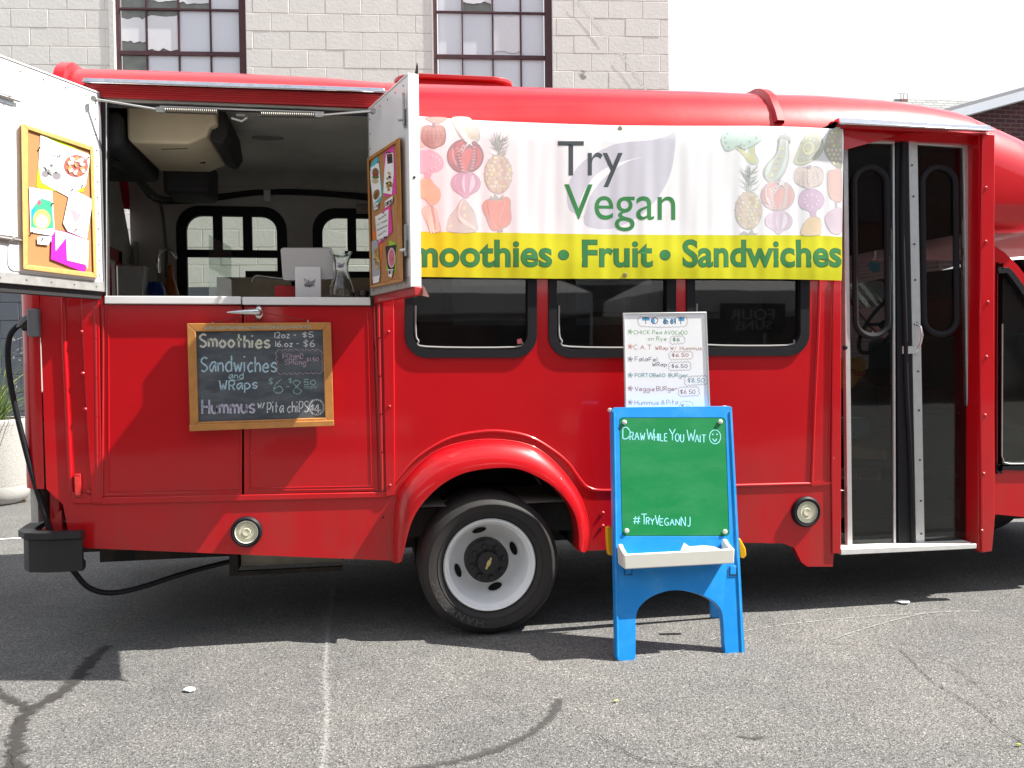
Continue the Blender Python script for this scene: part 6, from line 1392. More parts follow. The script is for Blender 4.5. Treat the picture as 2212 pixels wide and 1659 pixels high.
def tomato(Tm, cx, cy, rx, ry, body, red, pale, ln):
    shape(Tm, body, ln, ell(cx, cy, rx, ry, 16), 2.0, 2)
    f = lambda pts: [(cx+x*rx, cy+y*ry) for x, y in pts]
    A(Tm, red, f([(-.02, -.35), (.35, -.45), (.42, -.1), (.2, .45), (.0, .92), (-.15, .7), (-.22, .1)]), 3)
    A(Tm, red, f([(-.5, -.7), (-.25, -.88), (-.1, -.8), (-.4, -.45), (-.5, .1), (-.62, -.2)]), 3); A(Tm, red, f([(.62, -.55), (.85, -.3), (.9, .1), (.75, .5), (.5, .72), (.66, .2)]), 3); A(Tm, red, f([(-.92, -.1), (-.82, -.45), (-.74, 0), (-.6, .5), (-.78, .4)]), 3)
    for k in range(8):
        t = k/7; x = .50-.14*t*t; y = -.5+1.25*t; A(Tm, pale, f([(x-.09, y-.06), (x+.09, y-.08), (x+.10, y+.03), (x-.08, y+.05)]), 4, 'p', smooth=False)
        x = -.45+.30*t; y = -.45+1.3*t; A(Tm, pale, f([(x-.09, y-.05), (x+.07, y-.07), (x+.09, y+.04), (x-.07, y+.06)]), 4, 'p', smooth=False)
    A(Tm, pale, f([(-.38, -.3), (-.12, -.72), (.08, -.6), (-.2, -.1)]), 4, 'p', smooth=False); A(Tm, ln, f(ell(-.12, -.5, .05, .05, 8)), 5, 'p', smooth=False); A(Tm, ln, f(ell(-.22, -.28, .05, .05, 8)), 5, 'p', smooth=False)
    A(Tm, pale, f([(-.75, -.4), (-.66, -.42), (-.6, .05), (-.45, .5), (-.55, .55), (-.72, .1)]), 4)
    A(Tm, '#ffffff', f(star(.22, -.85, .34)), 5, 'p', smooth=False)
def pumpkin(Tm, cx, cy, rx, ry, c0, c1, ln):
    p = [(cx-rx, cy-ry*.1), (cx-rx*.85, cy-ry*.75), (cx-rx*.4, cy-ry*.9), (cx, cy-ry*.8), (cx+rx*.4, cy-ry*.95), (cx+rx*.9, cy-ry*.7), (cx+rx, cy), (cx+rx*.85, cy+ry*.65), (cx+rx*.4, cy+ry*.9), (cx, cy+ry*1.05), (cx-rx*.45, cy+ry*.85), (cx-rx*.9, cy+ry*.5)]
    shape(Tm, c0, ln, p, 1.8, 2)
    for s in (-.75, -.4, 0, .4, .75):
        A(Tm, c1, [(cx+rx*s*.6, cy-ry*.75), (cx+rx*(s+.13), cy-ry*.2), (cx+rx*(s*.8+.05), cy+ry*.6), (cx+rx*s*.3, cy+ry*.85), (cx+rx*(s-.13), cy)], 3)
        for u in (-.5, -.2, .1, .4): A(Tm, ln, [(cx+rx*s*.9, cy+ry*(u+.25)), (cx+rx*(s+.12), cy+ry*u)], 4, 'l', .6, False, smooth=False); A(Tm, ln, [(cx+rx*s*.9, cy+ry*(u+.25)), (cx+rx*(s-.12), cy+ry*u)], 4, 'l', .6, False, smooth=False)
    A(Tm, ln, [(cx-rx*.12, cy-ry*1.05), (cx+rx*.2, cy-ry*1.08), (cx+rx*.12, cy-ry*.75), (cx-rx*.08, cy-ry*.78)], 4, 'p', smooth=False)
T6 = T(884.8, 238.9, .2293); T7 = T(1521.9, 256.6, .21336)
# left group
CUR[0] = 'slice_print|1'
shape(T6, '#c48a76', '#8a6a68', [(150, 66), (335, 66), (330, 95), (290, 118), (240, 122), (190, 100)], 1.5, 2)
CUR[0] = 'pale_squash_print|2'
shape(T6, '#ecd2c4', '#c9b2ac', [(40, 145), (100, 140), (130, 160), (130, 260), (140, 340), (60, 330)], 1.2, 1)
CUR[0] = 'pumpkin_print|3'
pumpkin(T6, 225, 240, 115, 112, '#b97a6c', '#cf9384', '#7c5a60')
CUR[0] = 'beet_print|4'
shape(T6, '#efc2da', '#d8b4c8', [(50, 400), (150, 372), (200, 375), (270, 410), (315, 470), (310, 540), (265, 575), (210, 590), (190, 640), (140, 630), (135, 590), (60, 570)], 1.2, 1)
for i in range(7): a = -1.3+i*.45; A(T6, '#fbeef6', ell(190+95*math.cos(a), 490+62*math.sin(a), 13, 9, 6, a), 3, 'p', smooth=False)
CUR[0] = 'potato_print|5'
shape(T6, '#f7c894', '#cfc2b6', [(60, 680), (100, 655), (150, 632), (200, 650), (230, 690), (280, 740), (290, 810), (260, 870), (200, 890), (150, 840), (70, 790)], 1.3, 2)
CUR[0] = 'squash_print|6'
shape(T6, '#efe2cc', '#c2b4a4', [(120, 930), (150, 905), (205, 905), (245, 930), (260, 990), (285, 1080), (290, 1138), (200, 1138), (160, 1050), (125, 980)], 1.5, 2)
for x in (165, 190, 215): A(T6, '#d3a58f' if x == 215 else '#fff6dc', [(x-9, 920), (x+9, 920), (x+45, 1130), (x+25, 1135)], 3)
CUR[0] = 'eggplant_print|7'
shape(T6, '#dcdccb', '#aca6a4', [(405, 66), (560, 66), (600, 130), (650, 190), (662, 240), (640, 290), (590, 310), (520, 290), (460, 220), (420, 140)], 1.6, 2)
A(T6, '#f6f6ee', [(440, 75), (480, 75), (520, 180), (560, 280), (510, 270), (455, 170)], 3); A(T6, '#e9e6a8', [(530, 150), (570, 190), (520, 195)], 3, smooth=False); A(T6, '#e9e6a8', [(560, 215), (625, 240), (560, 255)], 3, smooth=False)
CUR[0] = 'tomato_print|8'
tomato(T6, 525, 430, 170, 158, '#9c6470', '#d65a58', '#dda8ae', '#74525e')
CUR[0] = 'onion_print|9'
onion(T6, 528, 690, 138, 118, '#d8a8c8', '#f2e2ee', '#b59aae')
CUR[0] = 'gourd_print|10'
shape(T6, '#d4d4cc', '#bdb9b6', [(490, 835), (530, 850), (570, 900), (610, 960), (628, 1030), (625, 1140), (370, 1140), (360, 1060), (380, 990), (440, 920)], 1.6, 2)
A(T6, '#eef0e6', [(480, 860), (500, 860), (470, 960), (520, 1030), (600, 1080), (610, 1120), (520, 1080), (455, 1010), (455, 930)], 3)
for p in ((515, 920), (520, 990), (385, 1090)): A(T6, '#f4f2b8', ell(p[0], p[1], 13, 18, 6, .4), 3, 'p', smooth=False)
CUR[0] = 'pineapple_print|11'
pineapple(T6, 835, 600, 128, 182, 180, 1)
CUR[0] = 'pepper_print|12'
shape(T6, '#f59f8c', '#c9bab6', [(688, 880), (740, 838), (830, 850), (900, 815), (945, 840), (948, 930), (955, 1020), (930, 1080), (870, 1110), (800, 1130), (760, 1100), (730, 1010), (692, 940)], 2.2, 2)
for l_ in ([(745, 850), (750, 950), (790, 1060), (830, 1110)], [(880, 830), (890, 900), (850, 1000), (850, 1080), (890, 1090)]): A(T6, '#f9cdbf', l_, 3, 'l', 1.6, False)
A(T6, '#b8bdb4', [(750, 835), (765, 800), (790, 825), (800, 780), (820, 800), (840, 825), (890, 790), (870, 840), (800, 845)], 3, smooth=False); A(T6, '#cfaeb0', [(825, 1120), (880, 1120), (880, 1145), (825, 1145)], 2, smooth=False)
# right group
CUR[0] = 'broccoli_print|13'
shape(T7, '#d2e8cf', '#aebfb0', [(310, 300), (350, 290), (400, 310), (440, 340), (460, 270), (500, 265), (510, 350), (548, 430), (500, 465), (430, 430), (390, 350)], 1.4, 1); A(T7, '#e3e3a0', [(330, 300), (400, 320), (450, 370), (470, 290), (495, 290), (500, 360), (530, 430), (500, 450), (440, 420)], 2)
shape(T7, '#cdebdc', '#a5bdb2', [(175, 190), (200, 140), (260, 118), (330, 100), (430, 105), (520, 97), (580, 130), (585, 200), (530, 250), (450, 290), (400, 305), (330, 272), (280, 312), (220, 320), (180, 260)], 2.0, 3)
for p in ((205, 190), (215, 240), (245, 290), (230, 150), (400, 150), (450, 112), (550, 150), (525, 190), (455, 235), (370, 262), (400, 272)): A(T7, '#aac6ba', ell(p[0], p[1], 14, 14, 10), 4, 'p', smooth=False)
CUR[0] = 'pineapple_print|14'
pineapple(T7, 445, 930, 132, 190, 400, 2)
A(T7, '#b4b2b4', [(350, 1165), (400, 1135), (440, 1160), (480, 1120), (500, 1160), (540, 1160), (520, 1174), (360, 1174)], 2, smooth=False)
CUR[0] = 'eggplant_print|15'
shape(T7, '#cfd6cd', '#a9b0aa', [(765, 205), (840, 195), (850, 300), (850, 400), (820, 520), (760, 610), (690, 640), (640, 632), (600, 580), (600, 520), (640, 450), (720, 360), (745, 270)], 1.8, 2)
A(T7, '#dff0e6', [(770, 210), (790, 230), (760, 350), (690, 450), (640, 560), (610, 570), (640, 470), (730, 370)], 3); A(T7, '#dff0e6', [(825, 220), (842, 230), (835, 420), (780, 560), (730, 620), (715, 610), (770, 500), (815, 380)], 3)
for p in ((790, 300), (765, 380), (735, 440), (715, 510), (680, 570)): A(T7, '#e6e8ac', [(p[0]-25, p[1]+22), (p[0]+22, p[1]+12), (p[0]+2, p[1]-28)], 4, 'p', smooth=False)
A(T7, '#b5bab6', [(738, 225), (760, 165), (810, 155), (820, 100), (828, 155), (870, 185), (878, 250), (845, 215), (800, 195), (770, 200)], 4, smooth=False)
CUR[0] = 'tomato_print|16'
tomato(T7, 740, 780, 170, 152, '#e6c8c8', '#f4b4ac', '#f8e2e0', '#b9b0b4')
CUR[0] = 'onion_print|17'
onion(T7, 750, 1040, 138, 112, '#e6cde2', '#f6ecf6', '#c0b6c2')
AV = [(910, 420), (940, 340), (980, 250), (1020, 180), (1090, 152), (1160, 170), (1198, 240), (1190, 330), (1130, 400), (1040, 450), (960, 465), (920, 450)]
CUR[0] = 'avocado_print|18'
shape(T7, '#dfe3b8', '#b0b6a4', AV, 2.2, 2)
sc2 = lambda pts, cx, cy, k: [(cx+(x-cx)*k, cy+(y-cy)*k) for x, y in pts]
A(T7, '#bfc3b2', sc2(AV, 1060, 310, .84), 3); A(T7, '#e4e6b0', ell(1050, 300, 62, 68, 14, .5), 4); A(T7, '#c4c6b0', ell(1050, 290, 38, 42, 12, .5), 5)
for k in range(7): a = -2.4+k*.5; A(T7, '#e4e6b0', [(1050+75*math.cos(a)-8, 290+75*math.sin(a)), (1050+75*math.cos(a)+8, 290+75*math.sin(a)), (1050+118*math.cos(a), 290+122*math.sin(a))], 4, 'p', smooth=False)
A(T7, '#f2f2e4', [(950, 370), (970, 400), (985, 375), (1005, 415), (1025, 385), (1050, 415), (1075, 375), (1100, 395), (1105, 360), (1130, 365)], 4, 'l', 1.4, False, smooth=False)
CUR[0] = 'pumpkin_print|19'
pumpkin(T7, 1055, 590, 145, 112, '#f2dfd4', '#f8e9e0', '#bfb0b0')
CUR[0] = 'beet_print|20'
shape(T7, '#e0bcdc', '#b9aebc', [(950, 830), (980, 745), (1050, 715), (1130, 722), (1190, 765), (1208, 830), (1180, 900), (1130, 930), (1122, 1010), (1085, 1000), (1060, 935), (980, 900)], 1.6, 2)
for i in range(9): a = -2.9+i*.72; A(T7, '#f8eef8', ell(1080+72*math.cos(a), 830+62*math.sin(a), 14, 9, 6, a), 3, 'p', smooth=False)
CUR[0] = 'potato_print|21'
shape(T7, '#f3d49e', '#c8bca8', [(985, 1174), (1000, 1075), (1050, 1010), (1110, 992), (1165, 1010), (1182, 1070), (1175, 1130), (1165, 1174)], 1.5, 3)
rd = random.Random(5); CUR[0] = 'pineapple_print|90'
shape(T7, '#b9b79c', '#a2a49c', [(1225, 240), (1280, 118), (1388, 116), (1390, 480), (1330, 485), (1250, 400), (1212, 320)], 1.5, 2)
for j in range(8):
    for i in range(4):
        x = 1250+i*42+(j % 2)*18; y = 140+j*44
        if x < 1380 and y < 480 and x > 1225+abs(y-270)*.25: A(T7, rd.choice(['#c9c672', '#c6a58a', '#e8e4b0', '#dcd090'] if y < 300 else ['#f4efc0', '#f0dccb']), [(x+16*math.cos(6.283*q/6)*rd.uniform(.8, 1.1), y+18*math.sin(6.283*q/6)) for q in range(6)], 3, 'p', smooth=False)
CUR[0] = 'pepper_print|91'
shape(T7, '#f8cabd', '#d8c6c2', [(1245, 560), (1290, 522), (1385, 530), (1388, 820), (1310, 825), (1258, 760)], 1.8, 2)
A(T7, '#c9bcc0', [(1320, 825), (1345, 825), (1345, 930), (1318, 930)], 2, smooth=False)
CUR[0] = 'onion_print|92'
shape(T7, '#f1d6e6', '#d6c6d0', [(1222, 990), (1290, 925), (1388, 915), (1388, 1140), (1300, 1160), (1240, 1080)], 1.6, 3)
for k in range(6): A(T7, '#dcbccf', [(1235+k*10, 980+k*25), (1300+k*5, 960+k*18)], 4, 'l', .7, False, smooth=False)
for nm, its in ART.items():
    mb = MB(); cols = []
    for colr, lvl, Tm, pts, kind, w_, closed, k in its:
        if colr not in cols: cols.append(colr)
        mf = lambda a, b: BM(a, b, LV*lvl); mi = cols.index(colr)
        pp = [Tm(*p) for p in (cr_(pts, closed=closed, k=k) if k else pts)]
        pp = [(min(p[0], 1818), p[1]) for p in pp]
        if kind == 'p': mb.plate(pp, [], 0, mf=mf, mi=mi)
        else: ribbon(mb, pp, w_, mf, closed=closed, mi=mi)
    o = make(nm.split('|')[0], mb, [mat('fruit_'+c.strip('#'), tuple(x*.74+.235 for x in col(c, .84)), .6, var=.03) for c in cols], ban, wn=False); drape(o, .028, .06)

# ================================================================== EASEL AND WHITEBOARD MENU
eg = G(1350, 1427); EY0 = eg.y
ztE = P(1450, 879, EY0+.25).z
un = Vector((0, .25, ztE)).normalized(); en = Vector((0, -un.z, un.y))  # outward (towards viewer)
EM = lambda px, py, off=0.: hit(px, py, Vector((0, EY0, 0))+en*off, en)
ez = thing('toy_easel', "child's bright blue plastic easel with a green drawing board, standing in front of the truck", 'easel', (G(1470, 1427).x, EY0, 0))
T3e = T(1238.7, 1017.5, .2667)
fr_o = [(1322, 886), (1326, 880), (1575, 877), (1581, 880), (1609.5, 1422), (1606, 1430), (1573, 1430), (1568.5, 1427), (1565, 1391), (1561, 1332), (1551, 1308), (1527, 1290), (1495, 1279), (1465, 1275), (1436, 1278), (1404, 1291), (1380, 1313), (1373.5, 1337), (1373, 1420), (1369, 1427), (1336, 1427), (1332, 1422)]
fr_o = fr_o[:8]+cr_(fr_o[8:18], k=4)[:-1]+fr_o[17:]
gb = rrect(1337.5, 902, 1567, 1158, 9); gb = [(x+(y-902)/256*(6 if x < 1450 else 9), y) for x, y in gb]
mb = MB(); mb.plate(fr_o, [gb], .042, off=-en, mf=EM); make('front_frame', mb, BLUE, ez, bevel=.007, seg=3)
gb2 = [(1452+(x-1452)*.992, 1030+(y-1030)*.992) for x, y in gb]
mb = MB(); mb.plate(gb2, [], .006, off=-en, mf=lambda a, b: EM(a, b, -.001)); gbo = make('drawing_board', mb, GREEN, ez, bevel=.002)
mb = MB(); mb.plate(gb, [], .004, off=-en, mf=lambda a, b: EM(a, b, -.010)); make('board_backing', mb, INTD, ez, smooth=0)
# raised rims on the outer edge
mb = MB(); mb.tube([EM(a, b, .001) for a, b in ((1326, 890), (1334, 1420))], .006, 8); mb.tube([EM(a, b, .001) for a, b in ((1577, 890), (1603, 1420))], .006, 8); make('frame_rim', mb, BLUE, ez, smooth=60)
for a, b in ((1348, 912), (1555, 911), (1353, 1146), (1565, 1148)):
    c = EM(a, b, .0); mb = MB(); mb.lathe([(.0005, -.014), (.007, -.013), (.011, -.008), (.011, -.003), (.006, 0), (.006, .004)], c, 'Y', 18); make('push_pin', mb, OFFW, ez)
CHB = chalk('chalk_sky', (.30, .72, .80), .8)
T2b = T(1238.7, 637, .2667); EG = lambda a, b: EM(a, b, -.0004)
mb = MB(); xw = [('D', 400, 462, 92), ('RAW', 458, 578, 62), ('W', 595, 655, 90), ('HILE', 655, 760, 60), ('Y', 778, 825, 92), ('OU', 825, 893, 62), ('W', 920, 985, 88), ('AIT', 985, 1072, 60)]
for t, a, b, h in xw: write(mb, t, a, 1165+(a-400)*.035+(8 if h < 70 else 0), b, h, 2.0, EG, T=T2b, dy=3)
ribbon(mb, [T2b(*p) for p in ell(1147, 1150, 45, 57, 22)], 1.7, EG, closed=True); ribbon(mb, [T2b(*p) for p in cr_([(1128, 1165), (1138, 1180), (1148, 1185), (1160, 1165)], k=4)], 2.2, EG)
for x in (1128, 1163): mb.plate([T2b(*p) for p in ell(x, 1130, 6, 7, 8)], [], 0, mf=EG)
for t, a, b, h in (('#', 485, 540, 60), ('T', 550, 595, 78), ('RY', 590, 655, 52), ('V', 662, 698, 75), ('EGAN', 700, 860, 55), ('NJ', 872, 945, 76)): write(mb, t, a, 428+(a-485)*.05, b, h, 1.9, EG, T=T3e, dy=2)
make('chalk_lettering', mb, CHB, gbo, smooth=0, wn=False)
# tray
def trayq(q, o0, o1): return [EM(a, b, o0) for a, b in q], [EM(a, b, o1) for a, b in q]
TO = .105; tl, tr_, tt, tb__ = EM(1347, 1192, TO), EM(1588, 1192, TO), EM(1460, 1192, TO).z, EM(1460, 1226, TO).z
yb0 = EM(1460, 1192, TO).y
def eyf(z): return EY0+.25*z/ztE
mb = MB(); x0, x1 = tl.x, tr_.x; zt1, zb1 = tt, tb__
mb.hexa([(x0+.004, yb0, zb1), (x1-.004, yb0, zb1), (x1, yb0, zt1), (x0, yb0, zt1)], [(x0+.004, yb0+.014, zb1), (x1-.004, yb0+.014, zb1), (x1, yb0+.014, zt1), (x0, yb0+.014, zt1)])
mb.hexa([(x0+.004, yb0+.014, zb1), (x1-.004, yb0+.014, zb1), (x1-.004, yb0+.014, zb1+.012), (x0+.004, yb0+.014, zb1+.012)], [(x0+.004, eyf(zb1), zb1), (x1-.004, eyf(zb1), zb1), (x1-.004, eyf(zb1), zb1+.012), (x0+.004, eyf(zb1), zb1+.012)])
make('tray', mb, OFFW, ez, bevel=.005, seg=3)
for xs in (x0, x1-.022):
    mb = MB(); sh_ = [(yb0+.004, zb1+.004), (eyf(zb1), zb1+.004), (eyf(zt1)-.001, zt1+.012), (eyf(zt1)-.02, zt1+.030), (eyf(zt1)-.05, zt1+.014), (yb0+.008, zt1)]
    mb.hexa([Vector((xs, y, z)) for y, z in sh_], [Vector((xs+.022, y, z)) for y, z in sh_]); make('tray_cheek', mb, OFFW, ez, bevel=.007, seg=3)
for x in (1357, 1612-28): 
    mb = MB(); mb.hexa(*trayq([(x-7+0, 1222), (x+7, 1222), (x+7, 1241), (x-7, 1241)], .004, -.001)); make('tray_tab', mb, BLUE, ez, bevel=.002)
for x in (1357, 1584):
    mb = MB(); mb.tube([EM(a, b, .0045) for a, b in ((x-8, 1226), (x-8, 1242), (x+8, 1242), (x+8, 1226))], .0016, 5); make('tab_groove', mb, INTD, ez)
# yellow hinge straps
for q, y0 in (([(1310, 1140), (1318, 1137), (1325, 1145), (1327, 1170), (1327, 1195), (1323, 1201), (1314, 1199), (1311, 1168)], -.30), ([(1594, 1162), (1600, 1164), (1611, 1184), (1613, 1200), (1608, 1207), (1598, 1205), (1596, 1190)], -.30)):
    mb = MB(); mb.plate(q, [], .03, mf=Pm(y0)); make('yellow_strap', mb, YEL, ez, bevel=.006, seg=3)
# rear frame
ry0, ry1 = EY0+.25+.065, G(1540, 1333).y
xl, xr_ = P(1324, 1320, ry1).x, P(1561, 1320, ry1).x
xlt, xrt = EM(1327, 900, 0).x+.008, EM(1576, 900, 0).x-.012
def RF(x, t, o_=0.): f = (x-xl)/(xr_-xl); x = (xlt+(xrt-xlt)*f)*(1-t)+x*t; y = ry0+(ry1-ry0)*t; return Vector((x, y-o_, (ztE-.01)*(1-t)))
mb = MB(); xm0, xm1 = xl+.085, xr_-.085
mb.plate([(xl, 0), (xr_, 0), (xr_+.0, 1), (xr_-.07, 1), (xr_-.08, .82), (xr_-.16, .73), ((xl+xr_)/2, .70), (xl+.16, .73), (xl+.08, .82), (xl+.07, 1), (xl, 1)], [], .026, off=(0, -1, 0), mf=lambda a, b: RF(a, b)); make('rear_frame', mb, BLUE, ez, bevel=.006, seg=3)
mb = MB()
mb.tube([Vector((xlt-.012, EY0+.25+.02, ztE-.012)), Vector((xlt-.012, ry0-.01, ztE-.012))], .010, 10); make('hinge_pin', mb, OFFW, ez); mb = MB(); mb.tube([Vector((xrt+.012, EY0+.25+.02, ztE-.012)), Vector((xrt+.012, ry0-.01, ztE-.012))], .010, 10); make('hinge_pin', mb, OFFW, ez)
# paper in the tray
mb = MB(); pts = [(870, 640), (897, 580), (940, 612), (1060, 602), (1140, 612), (1210, 640), (1215, 650), (870, 650)]
mb.plate([T3e(*p) for p in pts], [], .002, mf=lambda a, b: EM(a, b, .055)); tag(make('crumpled_paper', mb, PAPER, smooth=0), 'crumpled white paper lying in the easel tray', 'paper')
# whiteboard
YWB = EY0+.25+.052
wm = lambda a, b, off=0.: P(a, b, YWB)+Vector((0, -off, 0))
wb = thing('whiteboard_menu', 'white menu board headed TO eaT, handwritten in coloured marker, standing behind the easel top', 'menu board', wm(1440, 980))
wo_ = [(1345.4, 676), (1525.4, 674), (1537.5, 985), (1352, 985)]; wi_ = [(1349, 679.5), (1522, 677.5), (1533.5, 981), (1355.5, 981)]
for i in range(4):
    j = (i+1) % 4; q = [wo_[i], wo_[j], wi_[j], wi_[i]]; mb = MB(); mb.hexa([wm(*p, .006) for p in q], [wm(*p, -.006) for p in q]); make('frame_rail', mb, ALU, wb, bevel=.0015)
mb = MB(); mb.hexa([wm(*p, .002) for p in wi_], [wm(*p, -.005) for p in wi_]); pan = make('panel', mb, WB, wb, smooth=0)
WS = lambda a, b: wm(a, b, .0022)
def marker(h): return mat('marker_'+h.strip('#'), col(h, .9), .5, var=.1)
def mk(m, *its, lw=.8):
    mb = MB()
    for it in its: write(mb, *it, lw*1.2, WS, T=T2b, wob=.15)
    return make('marker_lettering', mb, m, pan, smooth=0, wn=False)
def mkr(m, pts, lw=.7, closed=True): 
    mb = MB(); ribbon(mb, [T2b(*p) for p in pts], lw, WS, closed=closed); make('marker_line', mb, m, pan, smooth=0, wn=False)
G1, G2, O1, V1, B1, T1, Rr1, M1 = marker('#5fae58'), marker('#3f8f50'), marker('#b9654a'), marker('#4a3f6a'), marker('#3f86b8'), marker('#2f8f9c'), marker('#96304a'), marker('#a07a88')
mk(marker('#40505c'), ('TO eaT', 558, 235, 895, 52), lw=1.2)
mb = MB()
for q in ([(555, 183), (618, 186), (616, 208), (556, 208)], ell(645, 212, 14, 24, 12), ell(740, 212, 14, 24, 12), ell(795, 215, 13, 24, 12), [(848, 183), (898, 180), (897, 212), (850, 212)], [(815, 190), (828, 185), (828, 235), (818, 238)]): mb.plate([T2b(*p) for p in q], [], 0, mf=lambda a, b: wm(a, b, .0021))
make('marker_fill', mb, marker('#58a8dc'), pan, smooth=0, wn=False)
GB = marker('#6a7074')
mkr(GB, wavy([(530, 185), (800, 172), (905, 178), (918, 215), (905, 250), (700, 258), (540, 248), (525, 215)], 10, 32), .7)
for y, m in ((298, marker('#58c040')), (418, marker('#e8704a')), (520, V1), (650, T1), (758, Rr1), (870, marker('#c04878'))):
    mb = MB()
    for k in range(5):
        a = k*2*math.pi/5-1.4; e = ell(458+12*math.cos(a), y+12*math.sin(a), 10, 4.5, 10, a); ribbon(mb, [T2b(*p) for p in e], .75, WS, closed=True)
    make('marker_flower', mb, m, pan, smooth=0, wn=False)
mk(G1, ('CHICK Pea', 488, 318, 715, 30), ('AVOCaDO', 735, 320, 922, 30), ('on Rye', 602, 370, 752, 32)); mk(G2, ('$6', 805, 375, 858, 28), lw=1.)
mk(O1, ('C.A.T', 487, 442, 630, 36), ('WRap W/', 662, 445, 832, 28), ('Hummus', 862, 447, 1037, 32)); mk(marker('#a03838'), ('$6.50', 797, 500, 930, 26), lw=.9)
mk(V1, ('FalaFel', 497, 538, 680, 34), ('WRap', 638, 578, 755, 30), ('$6.50', 795, 590, 922, 28), lw=.9)
mk(T1, ('PORTOBellO', 497, 665, 742, 30), ('BURger', 770, 665, 925, 30), ('$8.50', 925, 708, 1058, 32), lw=.9)
mk(Rr1, ('Veggie', 497, 778, 655, 36), ('BURger', 672, 776, 840, 34), ('$6 50', 865, 800, 985, 32), lw=.85)
mk(M1, ('Hummus', 495, 890, 690, 38), ('&', 710, 885, 738, 30), ('Pita', 752, 888, 845, 38), lw=.8); mk(GB, ('$11', 870, 912, 935, 26))
mkr(GB, wavy([(790, 345), (890, 340), (895, 385), (790, 392)], 12, 22)); mkr(marker('#a06058'), wavy([(778, 470), (955, 465), (958, 510), (785, 518)], 12, 24)); mkr(GB, wavy([(775, 555), (940, 548), (942, 602), (780, 606)], 11, 24))
mkr(GB, wavy([(905, 670), (1075, 662), (1078, 715), (910, 728)], 12, 24)); mkr(marker('#905060'), wavy([(855, 755), (1005, 752), (1012, 808), (860, 815)], 11, 24)); mkr(GB, wavy([(862, 905), (880, 868), (950, 868), (968, 905)], 9, 22, False), closed=False)
mk(GB, )
for o_ in [x for x in bpy.data.objects if x.type == 'MESH' and len(x.data.vertices) == 0]: bpy.data.objects.remove(o_)

# small litter on the ground
for i, (px, py, s_, lab) in enumerate(((408, 1493, .028, 'torn scrap of white paper on the asphalt, front left'), (1950, 1303, .035, 'crumpled white scrap in front of the entry door'))):
    c = G(px, py); pts = [(c.x+s_*math.cos(a)*random.uniform(.6, 1.3), c.y+s_*1.1*math.sin(a)*random.uniform(.5, 1.1)) for a in [k*.7 for k in range(9)]]
    mb = MB(); mb.plate(pts, [], .004, off=(0, 0, -1), mf=lambda a, b: Vector((a, b, .009+random.uniform(0, .004)))); tag(make('paper_scrap', mb, PAPER, smooth=0), lab, 'litter')
for i, (px, py, lab) in enumerate(((1475, 1673*1659/1659-0, 'x'),)): pass
for px, py, lab, m in ((1461, 1659*.748+0, 'tiny pale yellow leaf on the asphalt left of the easel', '#c8c860'), (2200, 1613, 'small yellow-green leaf at the right edge of the asphalt', '#a8b040'), (1330, 1518, 'tiny yellow leaf scrap in the middle of the asphalt', '#c0c070')):
    c = G(px, py); mb = MB(); mb.plate([(c.x+.010*math.cos(a), c.y+.007*math.sin(a)) for a in [k*6.283/7 for k in range(7)]], [], .003, off=(0, 0, -1), mf=lambda a, b: Vector((a, b, .008+random.uniform(0, .004)))); tag(make('fallen_leaf', mb, cm(m), smooth=0), lab, 'leaf')

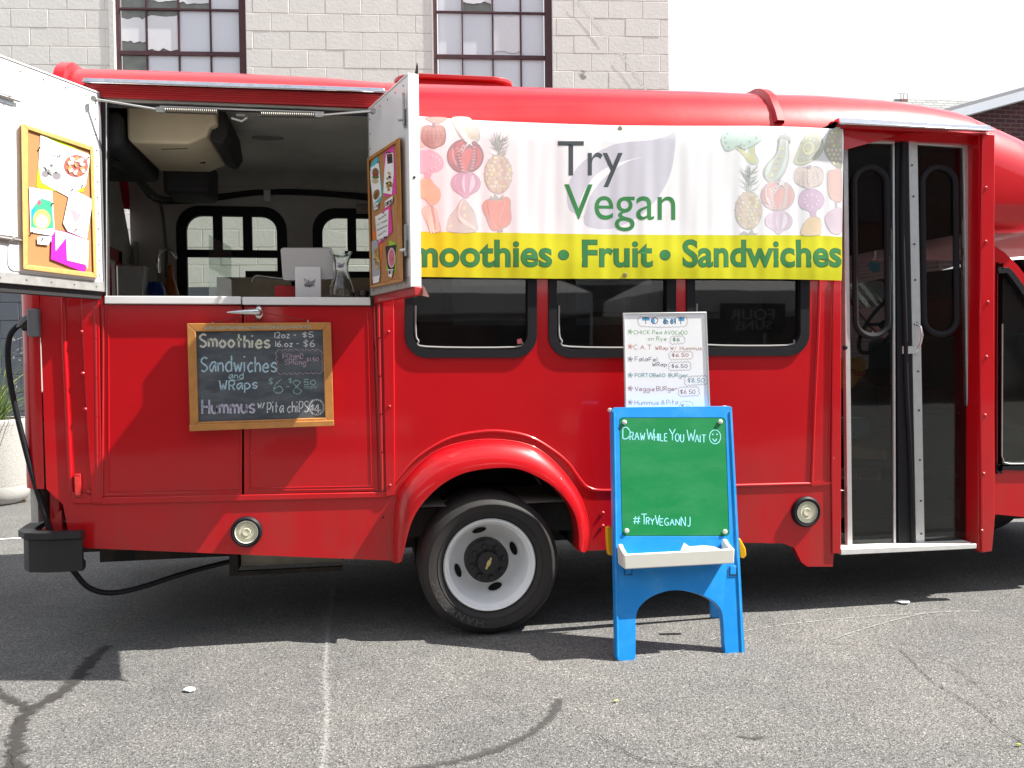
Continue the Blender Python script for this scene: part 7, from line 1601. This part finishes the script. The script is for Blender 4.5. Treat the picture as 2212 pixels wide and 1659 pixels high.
# ================================================================== ACROSS THE LOT (seen as reflections in glass and paint)
opp = thing('brown_shop_building', 'long dark brick shop building across the lot, behind the viewer', 'building', (2, -18, 0))
mb = MB(); mb.box((-26, -27, 0), (30, -18, 9.5)); make('wall', mb, mat('brown_facade', (.10, .065, .05), .85, var=.2, vs=1), opp, smooth=0)
mb = MB(); mb.box((-26.2, -18.3, 9.5), (30.2, -17.8, 9.9)); make('cornice', mb, mat('facade_trim', (.45, .43, .38), .7), opp)
SG = mat('shop_glass', (.03, .04, .05), .1)
wproto = None
for r__ in range(2):
    for k in range(12):
        x = -24+k*4.5; z = .8 if r__ == 0 else 4.8; m_ = MB(); m_.box((x, -17.97, z), (x+2.4, -17.92, z+(2.3 if r__ == 0 else 2.0)))
        if r__ == 0: make('window', m_, SG, opp, smooth=0)
        else: make('window', m_, SG, opp, smooth=0)
def tent(label, x, y, zt1, wdt=3.0):
    t = thing('canopy_tent', label, 'tent', (x, y, 0)); mb = MB(); h = wdt/2
    cs = [(x-h, y-h, zt1), (x+h, y-h, zt1), (x+h, y+h, zt1), (x-h, y+h, zt1)]; ap = (x, y, zt1+.85)
    for i in range(4):
        a, b = Vector(cs[i]), Vector(cs[(i+1) % 4]); mb.poly([a, b, Vector(ap)]); mb.poly([a, b, b-Vector((0, 0, .3)), a-Vector((0, 0, .3))])
    make('canopy', mb, MATS['white_canvas'], t, smooth=0, wn=False)
    for c in cs: m_ = MB(); m_.tube([(c[0], c[1], 0), c], .02, 8); make('leg', m_, GREYP, t)
    m_ = MB(); m_.box((x-1.1, y+.5, .72), (x+1.1, y+1.1, .75)); m_.box((x-1.12, y+1.08, .05), (x+1.12, y+1.12, .75)); make('table', m_, INTD, t)
    return t
tent('white canopy tent across the lot, furthest left behind the viewer', -3.4, -11, 2.25)
tent('white canopy tent across the lot, directly behind the viewer', 1.3, -10.2, 2.25)
t4 = tent('white canopy tent across the lot with a dark FOUR SUNS banner', 5.2, -9.6, 2.25)
def VR(px, py, D): q = P(px, py, D); return Vector((q.x, -D, q.z))
DS = 8.0; mb = MB(); a, b_ = VR(1560, 655, DS), VR(1700, 720, DS); mb.box((a.x, -DS-.03, b_.z), (b_.x, -DS-.01, a.z)); fbn = make('hanging_banner', mb, mat('dark_cloth', (.03, .03, .035), .7), t4)
mb = MB(); VM = lambda x, y: VR(3255-x, y, DS)+Vector((0, .004, 0))
font_px(mb, 'FOUR', 1580, 1675, 690, 668, VM, ref='F'); font_px(mb, 'SUNS', 1585, 1665, 712, 693, VM, ref='S'); make('lettering', mb, mat('banner_grey', (.45, .45, .45), .6), fbn, smooth=0, wn=False)
